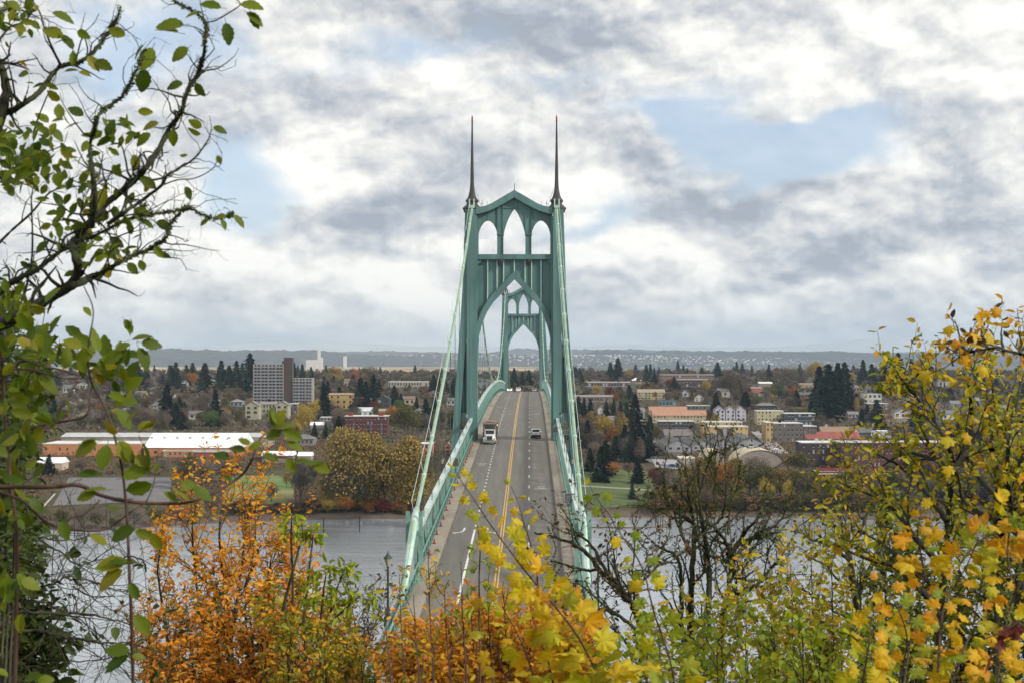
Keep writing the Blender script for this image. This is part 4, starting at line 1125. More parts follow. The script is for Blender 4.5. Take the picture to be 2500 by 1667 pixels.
B_('white_depot', 'bright white low depot behind the long brick building', 'depot', 2126, 2176, 1066, 1051, (.60, .62, .64), (.85, .85, .85), 'flat', 14, fl=1, cols=5, wf=.25)
B_('white_roofed_cabin', 'small dark cabin with white roof below the big dark conifers', 'cabin', 2029, 2052, 1012, 999, (.07, .08, .10), (.85, .85, .85), 'flat', 8, fl=1, cols=2)
B_('white_flat_house', 'white flat roofed house with tall windows on the right slope', 'house', 2108, 2152, 983, 961, (.52, .52, .5), (.8, .8, .8), 'flat', 12, fl=2, cols=4, wf=.6)
B_('brown_flat_house', 'brown flat house with thin white roof below the white flat house', 'house', 2118, 2169, 1004, 984, (.17, .12, .095), (.72, .72, .72), 'flat', 12, fl=2, cols=5)
B_('hipped_house', 'house with two stacked grey hip roofs right of the big conifers', 'house', 2065, 2107, 957, 946, (.28, .25, .21), (.16, .155, .16), 'hip', 14, fl=1, cols=5, rise=3.4)
B_('gabled_house', 'pale twin gabled house beside the red bush on the right slope', 'house', 2116, 2152, 960, 949, (.42, .41, .39), (.22, .21, .22), 'gable', 12, fl=1, cols=4, rise=3.4)
B_('brown_ranch_house', 'long brown house with dark roof left of the big conifers', 'house', 1948, 2000, 975, 962, (.20, .13, .09), (.12, .11, .12), 'gable', 12, fl=1, cols=7, rise=2.4)
B_('grey_roofed_house', 'dark flat house with low grey roof above the cream flats', 'house', 1844, 1896, 1000, 989, (.05, .055, .06), (.2, .19, .18), 'hip', 12, fl=1, cols=6, rise=2.4)
B_('white_roofed_hall', 'white roofed hall among trees, left one on the right ridge', 'hall', 1854, 1886, 944, 935, (.35, .3, .25), (.78, .78, .78), 'gable', 18, rise=2)
B_('white_roofed_hall', 'wide white roofed hall just left of the big dark conifers', 'hall', 1952, 2003, 944, 936, (.36, .25, .18), (.78, .78, .78), 'flat', 20)
B_('red_sided_house', 'pale house with red gable side on the right slope', 'house', 1833, 1860, 956, 948, (.42, .15, .10), (.25, .18, .16), 'gable', 10, rise=2.6)
B_('long_office', 'long low office with broken white roof line', 'building', 1429, 1540, 945, 932, (.16, .13, .13), (.78, .78, .78), 'flat', 24, fl=1, cols=16, wf=.6)
B_('pyramid_roofed_hall', 'small hall with white pyramid roof right of the long office', 'hall', 1542, 1566, 938, 928, (.45, .4, .3), (.82, .80, .76), 'hip', 16, rise=4)
B_('brick_school', 'wide brick school with pale roof on the ridge', 'school', 1613, 1744, 930, 914, (.20, .12, .10), (.62, .60, .56), 'flat', 24, fl=2, cols=18, wf=.4)
B_('dark_brick_block', 'dark brick block with thin white roof in front of the ridge school', 'building', 1654, 1729, 952, 926, (.075, .045, .045), (.8, .8, .8), 'flat', 18, fl=3, cols=8)
B_('beige_dormered_flats', 'beige apartment building with steep dormers on the slope', 'apartment building', 1557, 1623, 976, 957, (.40, .36, .22), (.33, .27, .2), 'gable', 14, fl=3, cols=8, rise=3.4)
B_('teal_building', 'teal walled flat roofed building above the terracotta roofs', 'building', 1608, 1650, 993, 978, (.11, .18, .20), (.36, .38, .42), 'flat', 14, fl=1, cols=5)
B_('pale_flat_house', 'long low house with pale roof edge beside the yellow bushes', 'house', 1678, 1733, 1002, 989, (.15, .14, .13), (.62, .62, .6), 'flat', 12, fl=1, cols=6)
B_('blue_gabled_house', 'tiny blue grey gabled house below the dark brick block', 'house', 1666, 1681, 968, 958, (.42, .44, .50), (.3, .31, .34), 'gablef', 9, fl=1, cols=1, rise=2.6)
B_('cream_cottage', 'cream cottage with steep gable in the middle of the right slope', 'house', 1696, 1718, 982, 970, (.55, .52, .44), (.26, .27, .29), 'gablef', 10, fl=2, cols=2, rise=3.4)
B_('long_grey_terrace', 'long grey brown terrace behind the dark conifer row by the cable', 'building', 1399, 1500, 982, 968, (.19, .155, .135), (.25, .22, .19), 'gable', 14, fl=1, cols=14, rise=2)
B_('white_cottage', 'tiny white cottage between the dark conifers by the cable', 'house', 1460, 1473, 1009, 998, (.62, .62, .62), (.3, .22, .2), 'gablef', 8, fl=1, cols=1, rise=2)
B_('arched_shed', 'large arched shed with pale curved roof behind the bare bank trees', 'shed', 1797, 1916, 1160, 1098, (.30, .255, .22), (.58, .49, .34), 'barrel', 34, y=ground_y(1158, 120))
B_('arched_shed', 'smaller arched shed left of the large arched shed', 'shed', 1719, 1778, 1150, 1101, (.30, .27, .23), (.58, .49, .34), 'barrel', 34, y=ground_y(1150, 100))
B_('flat_white_shed', 'low white edged shed at the end of the car park street', 'shed', 1660, 1697, 1142, 1117, (.42, .35, .33), (.75, .68, .5), 'flat', 18)
t = B_('riverside_terrace', 'raised terrace with red panels and a pale deck edge above the right bank', 'terrace', 1992, 2170, 1196, 1150, (.05, .04, .04), (.45, .40, .34), 'flat', 16)
part('red_panels', MB().box(-18, 18, 8, 8.3, 9.2, 11.6), wallmat((.22, .03, .03)), t)
part('deck_edge', MB().box(-19.2, 19.2, -.5, -.23, 8.6, 9.6), wallmat((.5, .44, .38)), t)

# infill houses: every one a house of its own
rr = random.Random(11)
hcols = [((.42, .40, .36), (.14, .135, .14)), ((.30, .31, .34), (.2, .19, .19)), ((.45, .38, .26), (.19, .14, .11)), ((.55, .55, .53), (.16, .16, .17)), ((.24, .14, .11), (.13, .12, .12)), ((.20, .25, .27), (.24, .23, .23)), ((.5, .44, .3), (.1, .1, .11))]
hnames = ['cream walled', 'blue grey', 'tan', 'white walled', 'brick brown', 'slate green', 'yellow washed']
def near_label(u, v):
    best = None
    for r_ in RECTS:
        d = math.hypot((u - (r_[0] + r_[1]) / 2) * .8, (v - r_[3]) * 2.2)
        if best is None or d < best[0]: best = (d, r_)
    r_ = best[1]; s = ' '.join(r_[5].split()[:6])
    s = s.rstrip(',').split(',')[0]
    for w in (' with', ' of', ' and', ' in', ' at', ' the', ' beside', ' below', ' behind', ' under', ' above', ' left', ' right', ' front', ' between', ' among', ' near'):
        if s.endswith(w): s = s[:-len(w)]
    rel = 'left of' if u < r_[0] else 'right of' if u > r_[1] else 'behind' if v < r_[3] else 'in front of'
    return rel + ' the ' + s
base_rects = list(RECTS); nh = 0
for k in range(900):
    if nh >= 46: break
    u = rr.uniform(150, 1110) if rr.random() < .42 else rr.uniform(1400, 2480)
    v = rr.uniform(926, 1030) if u < 1110 else rr.uniform(930, 1050)
    wpx = rr.uniform(13, 30) * (1 + (v - 930) / 170); hpx = wpx * .42
    if any(u + wpx / 2 > r_[0] - 4 and u - wpx / 2 < r_[1] + 4 and v - hpx - 8 < r_[3] + 2 and v + 2 > r_[2] - 3 for r_ in RECTS): continue
    ci = rr.randrange(7); wc, rc = hcols[ci]
    lb = f'{rr.choice(["small", "low", "plain"])} {hnames[ci]} house ' + near_label(u, v)
    RECTS_keep = len(RECTS)
    B_('house', ' '.join(lb.split()[:16]), 'house', u - wpx / 2, u + wpx / 2, v, v - hpx, wc, rc, rr.choice(['gable', 'gable', 'gablef', 'hip']), rr.uniform(8, 12), fl=1, cols=3, rise=rr.uniform(2.2, 3.4), group='houses on the far slope')
    RECTS[-1] = (*RECTS[-1][:4], RECTS[-1][4], lb); nh += 1
RECTS_ALL = RECTS

# lawns, car parks, streets
M_grass = mat('park_grass', (.055, .10, .022), .95, (.10, .12, .035), .05, amt=.9, detail=8)
M_dry = mat('yellow_green_field', (.10, .17, .04), .95, (.26, .22, .09), .03)
M_lot = mat('car_park_asphalt', (.13, .125, .13), .9, (.17, .16, .155), .05)
M_mudb = mat('bare_earth', (.12, .085, .06), .95, (.17, .13, .09), .1)
def patch(name, poly, m, dz=.12, n=14):
    """quad given by four photo corners (near left, near right, far right, far left) laid on the ground"""
    c = []
    for (u, v) in poly:
        y = 900
        for _ in range(6): y = ground_y(v, xat(u, y))
        c.append((xat(u, y), y))
    V, Fc = [], []
    for j in range(n + 1):
        for i in range(n + 1):
            a, b = i / n, j / n
            x = (c[0][0] * (1 - a) + c[1][0] * a) * (1 - b) + (c[3][0] * (1 - a) + c[2][0] * a) * b
            y = (c[0][1] * (1 - a) + c[1][1] * a) * (1 - b) + (c[3][1] * (1 - a) + c[2][1] * a) * b
            V.append((x, y, tz(x, y) + dz + .10))
    for j in range(n):
        for i in range(n):
            a = j * (n + 1) + i; Fc.append((a, a + 1, a + n + 2, a + n + 1))
    return struct(place(name, arr_mesh(name, V, Fc, m, True)))
patch('park_lawn', [(1395, 1238), (1600, 1236), (1590, 1150), (1395, 1140)], M_grass)
patch('park_lawn', [(540, 1232), (720, 1230), (715, 1160), (560, 1162)], M_dry)
patch('car_park', [(130, 1236), (415, 1228), (420, 1166), (170, 1166)], M_lot)
patch('footpath', [(1395, 1185), (1595, 1198), (1595, 1195), (1395, 1182)], mat('path_gravel', (.3, .27, .23), .9), .2)
patch('street', [(1560, 1128), (1600, 1128), (1610, 1060), (1598, 1060)], M_lot)
patch('street', [(1600, 1140), (1670, 1146), (1668, 1122), (1590, 1120)], mat('pale_asphalt', (.32, .32, .33), .9), .2)
patch('street', [(1885, 1106), (1925, 1106), (1862, 1052), (1832, 1052)], mat('pale_asphalt', (.3, .28, .27), .9), .2)
patch('street', [(2130, 1036), (2230, 1044), (2240, 1026), (2180, 1014)], M_mudb)
patch('street', [(1998, 1044), (2042, 1040), (2042, 1034), (1998, 1036)], mat('pale_asphalt', (.36, .34, .31), .9), .25)
# parked cars on the streets
pk = None
carpos = [(1596, 1118, 'dark green'), (1592, 1108, 'dark'), (1622, 1136, 'pale'), (1640, 1138, 'blue'), (1852, 1064, 'white'), (1893, 1098, 'white'), (1425, 944, 'white'), (2010, 1036, 'blue'), (2024, 1035, 'blue'), (2036, 1033, 'blue')]
pm_c = {'dark green': (.03, .09, .07), 'dark': (.03, .03, .035), 'pale': (.6, .62, .65), 'blue': (.05, .12, .35), 'white': (.75, .75, .75)}
for i, (u, v, c_) in enumerate(carpos):
    y = ground_y(v, xat(u, 1000)); x = xat(u, y)
    lb = f'parked {c_} car ' + ('on the street beside the townhouse rows' if u < 1660 else 'on the sloping street right of the townhouses' if u < 1900 and v > 1000 else 'beside the long office' if v < 1000 else 'on the raised street above the tan roofed house')
    t = thing('parked_car', lb, 'car', (x, y, tz(x, y) + .3), .3 * i, 'cars parked on the far bank')
    part('body', MB().box(-.9, .9, -2.2, 2.2, .3, .85).add([(-.85, -1.5, .85), (.85, -1.5, .85), (.85, 1.3, .85), (-.85, 1.3, .85), (-.7, -1.0, 1.45), (.7, -1.0, 1.45), (.7, .7, 1.45), (-.7, .7, 1.45)], [(0, 1, 5, 4), (4, 5, 6, 7), (1, 2, 6, 5), (2, 3, 7, 6), (3, 0, 4, 7)]), wallmat(pm_c[c_], 'car_paint'), t)
y = ground_y(1021, 260); x = xat(2169, y)
t = thing('orange_bus', 'small orange bus on the bare lot among the right trees', 'bus', (x, y, tz(x, y) + .2))
part('body', MB().box(-3.0, 3.0, -1.2, 1.2, .5, 2.6), wallmat((.62, .25, .05), 'bus_paint'), t); part('roof', MB().box(-2.9, 2.9, -1.1, 1.1, 2.6, 2.75), M_trimw, t)
for xx in (-1.8, -.6, .6, 1.8): o = place('window', UNIT, t, (xx, -1.22, 1.9)); o.scale = (.9, 1, .7)
# shore details
M_pile = mat('dark_timber_pile', (.05, .04, .035), .9)
for u, v0, v1, lb in ((604, 1306, 1262, 'leftmost timber pile standing in the river'), (697, 1308, 1266, 'timber pile in the river below the yellow field'), (790, 1302, 1262, 'timber pile in the river below the golden poplars'), (878, 1298, 1256, 'rightmost timber pile, near the bank shrubs'),
                      (182, 1312, 1262, 'timber pile off the car park shore, left'), (206, 1310, 1268, 'timber pile off the car park shore, right')):
    y = 78 * F / (v0 - 874); p = P(u, v0, y)
    tag(place('timber_pile', MB().tube([(0, 0, -3), (0, 0, (v0 - v1) / F * y)], .28, 8).mesh('timber_pile', M_pile), None, (p.x, y, 0)), lb, 'pile', 'timber piles in the river')
M_log = mat('wet_timber', (.12, .09, .065), .8)
y = 78 * F / (1286 - 874)
tag(place('floating_log_boom', MB().tube([(xat(1425, y), y, .1), (xat(1530, y), y - 2, .15), (xat(1640, y), y + 1, .1)], .45, 8).mesh('floating_log_boom', M_log)), 'thin floating log boom off the right park shore', 'log boom')
gw = thing('gangway', 'short sloping gangway from the right shore down to the log boom', 'gangway')
part('ramp', MB().bar(P(1600, 1286, y), P(1646, 1258, y + 26), .5, .3), wallmat((.32, .27, .2)), gw)
for k in range(4): part('post', MB().box(xat(1600 + 6 * k, y + 2) - .15, xat(1600 + 6 * k, y + 2) + .15, y + 1.8, y + 2.2, -2, 5), M_pile, gw)
yb = ground_y(1240, -240)
lb_ = thing('loading_boom', 'white slanting loading boom at the far left shore', 'loading boom')
part('arm', MB().bar(P(98, 1244, 668), P(134, 1204, 676), .7, .5), mat('grey_white_steel', (.40, .40, .39), .7), lb_); part('footing', MB().bar(P(98, 1256, 668), P(98, 1243, 668), 1.0, 1.0), M_pile, lb_)

# far landmarks across the plain
el_ = thing('grain_elevator', 'pale slender grain elevator far off on the plain', 'silo')
ye = 9800
for a, b, v0, v1 in ((775, 781, 887, 851), (747, 775, 887, 878), (781, 787, 887, 872), (838, 845, 884, 869)):
    x0, x1 = xat(a, ye), xat(b, ye); part('silo_block', MB().box(x0, x1, ye, ye + 30, 0, 78 - (v1 - 874) / F * ye), wallmat((.62, .60, .56)), el_)
V, Fc = [], []
rr2 = random.Random(5)
for k in range(1700):
    yy = rr2.uniform(9000, 13400) if rr2.random() < .08 else rr2.uniform(12100, 13450); u = rr2.gauss(1750, 330) if rr2.random() < .5 else rr2.uniform(-50, 2550)
    x = xat(u, yy); q = (yy - 9000) / 4400
    z = 2 if yy < 12000 else hz(866, 13500) * max(0, math.sin(min(1, (yy - 12000) / 1500 * 1.25) * math.pi / 2)) ** .8 - 4
    w = rr2.uniform(2.5, 7) if rr2.random() < .9 else rr2.uniform(8, 18); h = rr2.uniform(4, 11)
    o = len(V)
    V += [(x + sx * w, yy + sy * 8, z + sz * h) for sx in (-1, 1) for sy in (-1, 1) for sz in (0, 1)]
    Fc += [(o, o + 4, o + 5, o + 1), (o + 1, o + 5, o + 7, o + 3), (o, o + 1, o + 3, o + 2), (o + 4, o + 6, o + 7, o + 5)]
o = place('distant_town', arr_mesh('distant_town', V, Fc, wallmat((.60, .57, .54)))); o['kind'] = 'stuff'; o['label'] = 'pale specks of houses spread over the far blue hills'

# ------------------------------------------------------------------ trees
def crown_mat(name, c1, c2, c3, trans=.0):
    m = bpy.data.materials.new(name); m.use_nodes = True
    B = NB(m.node_tree); p = m.node_tree.nodes['Principled BSDF']
    g = B.new('ShaderNodeNewGeometry'); oi = B.new('ShaderNodeObjectInfo'); t = B.new('ShaderNodeTexCoord')
    v = B.vmath('ADD', t.outputs['Object'], B.vmath('SCALE', oi.outputs['Location'], scale=.37))
    f = B.noise(v, 5.0, 3, .6)
    f = B.math('ADD', B.math('MULTIPLY', f, .75), B.math('MULTIPLY', g.outputs['Random Per Island'], .25))
    c = B.ramp(f, [(.18, c1), (.5, c2), (.84, c3)])
    k = B.math('MULTIPLY_ADD', oi.outputs['Random'], .55, .72)
    c = B.mix(1.0, c, B.vmath('SCALE', (1.0, 1.0, 1.0), scale=k), 'MULTIPLY')
    B.put(p.inputs['Base Color'], c); p.inputs['Roughness'].default_value = .9; p.inputs['Specular IOR Level'].default_value = .12
    return m
M_trunk = mat('tree_bark', (.07, .055, .045), .95, (.10, .085, .07), 3)
CM_ = dict(
    conifer=crown_mat('dark_needles', (.008, .018, .012), (.018, .036, .022), (.035, .055, .028)),
    spruce=crown_mat('blue_green_needles', (.015, .03, .03), (.03, .055, .052), (.05, .08, .07)),
    bare=crown_mat('bare_brown_twigs', (.07, .05, .04), (.125, .09, .07), (.19, .145, .11)),
    grey=crown_mat('bare_grey_twigs', (.085, .07, .06), (.145, .12, .10), (.22, .19, .16)),
    ash=crown_mat('grey_brown_thin_leaves', (.06, .05, .035), (.12, .10, .07), (.18, .155, .11)),
    gold=crown_mat('golden_brown_leaves', (.13, .095, .03), (.28, .20, .055), (.42, .31, .09)),
    olive=crown_mat('olive_leaves', (.05, .055, .018), (.10, .095, .03), (.17, .15, .045)),
    yellow=crown_mat('yellow_leaves', (.19, .14, .02), (.34, .25, .035), (.44, .33, .06)),
    orange=crown_mat('rust_orange_leaves', (.17, .065, .015), (.30, .12, .025), (.40, .18, .05)),
    maroon=crown_mat('maroon_leaves', (.07, .01, .012), (.13, .022, .02), (.2, .045, .035)),
    green=crown_mat('fresh_green_leaves', (.03, .055, .018), (.07, .12, .03), (.12, .17, .05)),
    shrub=crown_mat('mixed_bank_shrubs', (.05, .03, .022), (.13, .075, .035), (.24, .14, .06)))
G = np.random.default_rng(21)
def quads(c, nrm, up, w, h):
    """N quads: centres, normals irrelevant - built from two edge vectors"""
    a = np.cross(nrm, up); a /= np.linalg.norm(a, axis=1, keepdims=True) + 1e-9
    b = np.cross(a, nrm); b /= np.linalg.norm(b, axis=1, keepdims=True) + 1e-9
    w = w[:, None] / 2; h = h[:, None] / 2
    V = np.stack([c - b * h, c + a * w, c + b * h, c - a * w], 1)
    return V.reshape(-1, 3), np.arange(len(c) * 4).reshape(-1, 4)
def rnd_dir(n): 
    d = G.normal(size=(n, 3)); return d / np.linalg.norm(d, axis=1, keepdims=True)
def conifer(n=620, wid=.17, ragged=.3):
    z = G.random(n) ** 1.25 * .93 + .05
    r0 = (1 - z) ** .78 * wid + .008
    lay = 1 + ragged * np.sin(z * 70 + G.random() * 6) * .5 + ragged * (G.random(n) - .5)
    a = G.random(n) * 2 * np.pi; r = r0 * lay * (.35 + .65 * G.random(n) ** .5)
    lob = 1 + .34 * np.sin(a * 3 + z * 9 + G.random() * 6)
    r = r * lob
    c = np.stack([r * np.cos(a), r * np.sin(a), z - r * .25], 1)
    out = np.stack([np.cos(a), np.sin(a), -.35 + 0 * a], 1) + rnd_dir(n) * .25
    up = out; nrm = np.stack([-np.sin(a), np.cos(a), 0 * a], 1) * .5 + np.array([0, 0, 1.0]) * .8 + rnd_dir(n) * .5
    V, Fq = quads(c, nrm, up, .030 + .03 * G.random(n) + .03 * (1 - z), .055 + .075 * (1 - z) + .03 * G.random(n))
    return V, Fq
def clumpy(n, zc=.62, rx=.34, rz=.36, size=.035, ncl=26, upb=0.0, thin=1.0, low=.2):
    d = rnd_dir(ncl); rad = G.random(ncl) ** .4
    cc = d * rad[:, None] * np.array([rx, rx, rz]) * .8 + np.array([0, 0, zc])
    cs = (.10 + .10 * G.random(ncl))
    k = G.integers(0, ncl, n)
    p = cc[k] + rnd_dir(n) * (cs[k] * G.random(n) ** .45)[:, None] * np.array([1, 1, .85])
    p = p[p[:, 2] > low]; n = len(p)
    nrm = rnd_dir(n); up = rnd_dir(n) + np.array([0, 0, upb]) + (p - np.array([0, 0, .3])) * upb
    s = size * (.6 + .8 * G.random(n))
    return quads(p, nrm, up, s * thin, s * (1.0 if thin == 1 else 2.4))
def limbs(n=9, zc=.62, rx=.3, h0=.18, thick=.016):
    mb = MB(); mb.tube([(0, 0, -.05), (.005, 0, h0), (.0, .01, .5), (.01, 0, .8)], [thick * 1.3, thick, thick * .6, thick * .15], 6)
    for k in range(n):
        a = k * 2.4 + G.random(); z0 = h0 + .4 * k / n; L = rx * (.7 + .4 * G.random())
        pts = [(0, 0, z0), (L * .45 * math.cos(a), L * .45 * math.sin(a), z0 + .12), (L * math.cos(a + .2), L * math.sin(a + .2), z0 + .3)]
        mb.tube(pts, [thick * .6, thick * .35, thick * .1], 5)
    return mb
def poplar(n, wid=.2):
    z = .12 + .86 * G.random(n); a = G.random(n) * 6.283
    col = G.integers(0, 5, n); ca = col * 1.3
    prof = np.sin(np.clip((z - .05) / .95, 0, 1) * np.pi) ** .55
    r = wid * prof * (.25 + .75 * G.random(n) ** .6) * (1 + .25 * np.sin(z * 17 + col * 2.1))
    p = np.stack([r * np.cos(a) + .05 * np.cos(ca), r * np.sin(a) + .05 * np.sin(ca), z + .04 * np.sin(a * 3)], 1)
    s = .014 + .017 * G.random(n)
    return quads(p, rnd_dir(n), rnd_dir(n) + np.array([0, 0, .8]), s, s * 1.5)
bark0 = limbs(2, thick=.012)
SHAPES = {}
def shape(kind, k):
    key = (kind, k)
    if key in SHAPES: return SHAPES[key]
    if kind in ('conifer', 'spruce'):
        V, Fq = conifer(1300, [.19, .24, .28][k % 3], [.6, .9, .7][k % 3]); tr = MB().tube([(0, 0, -.06), (0, 0, .5), (0, 0, .93)], [.018, .012, .003], 6)
    elif kind in ('bare', 'grey'):
        V, Fq = clumpy(3400, .58, .36, .38, .026, 40, .9, .34, .15); tr = limbs(11)
    elif kind == 'gold' and k % 2 == 0:
        V, Fq = poplar(4200, .24); tr = limbs(6, rx=.15)
    else:
        V, Fq = clumpy(3600, .57, .36, .38, .026, 26); tr = limbs(7)
    if kind == 'shrub':
        V, Fq = clumpy(900, .4, .6, .4, .06, 16, low=-.05); tr = limbs(3)
    cm = arr_mesh(kind + '_crown', V, Fq, CM_[kind])
    tm = tr.mesh(kind + '_trunk', M_trunk)
    # crown and trunk in one mesh for trees too small to show parts
    nv = len(V); tv = np.array(tr.v); both = MB()
    jm = bpy.data.meshes.new(kind + '_tree'); jm.from_pydata([tuple(x) for x in V] + tr.v, [], [tuple(q) for q in Fq.tolist()] + [tuple(i + nv for i in q) for q in tr.f])
    jm.materials.append(CM_[kind]); jm.materials.append(M_trunk)
    mi = np.zeros(len(jm.polygons), np.int32); mi[len(Fq):] = 1; jm.polygons.foreach_set('material_index', mi)
    SHAPES[key] = (cm, tm, jm); return SHAPES[key]
NK = dict(ash=4, conifer=5, spruce=2, bare=6, grey=4, gold=6, olive=4, yellow=3, orange=3, maroon=2, green=3, shrub=5)
DESC = dict(ash='grey brown thinly leafed tree', conifer='dark green conifer', spruce='blue green spruce', bare='bare brown tree', grey='bare grey tree', gold='golden brown leafed tree', olive='olive green tree', yellow='yellow leafed tree', orange='rust orange tree', maroon='maroon leafed tree', green='fresh green tree', shrub='brown bank shrub')
NAME = dict(ash='ash_tree', conifer='conifer', spruce='spruce_tree', bare='bare_tree', grey='leafless_tree', gold='poplar_tree', olive='olive_leafed_tree', yellow='bright_leafed_tree', orange='bright_leafed_tree', maroon='broadleaf_tree', green='broadleaf_tree', shrub='shrub')  # no species meant; broadleaf kinds only divide the trees by crown colour
tc_ = 0
def tree(kind, u, vb, vt, label=None, wide=1.0, parts=True, y=None, group=None):
    global tc_
    tc_ += 1; k = tc_ % NK[kind]
    if y is None:
        y = ground_y(vb, xat(u, 900)); y = ground_y(vb, xat(u, y))
    x = xat(u, y); zg = tz(x, y); h = max(2.0, 78 - (vt - 874) / F * y - zg)
    h = h / (.98 if kind in ('conifer', 'spruce', 'gold') else .97 if kind != 'shrub' else .8)
    cm, tm, jm = shape(kind, k); sc = (h * wide, h * wide, h)
    lb = label or (DESC[kind] + ' ' + near_label(u, vb))
    lb = ' '.join(lb.split()[:16]); grp = group or {'conifer': 'dark conifers on the far bank', 'bare': 'bare trees on the far bank', 'grey': 'bare trees on the far bank'}.get(kind, 'autumn trees on the far bank')
    if parts:
        t = thing(NAME[kind], lb, 'shrub' if kind == 'shrub' else 'tree', (x, y, zg), tc_ * 1.7, grp); t.scale = sc
        place('crown', cm, t); place('trunk', tm, t)
    else:
        t = place(NAME[kind], jm, None, (x, y, zg), tc_ * 1.7, sc); tag(t, lb, 'shrub' if kind == 'shrub' else 'tree', grp)
    return t
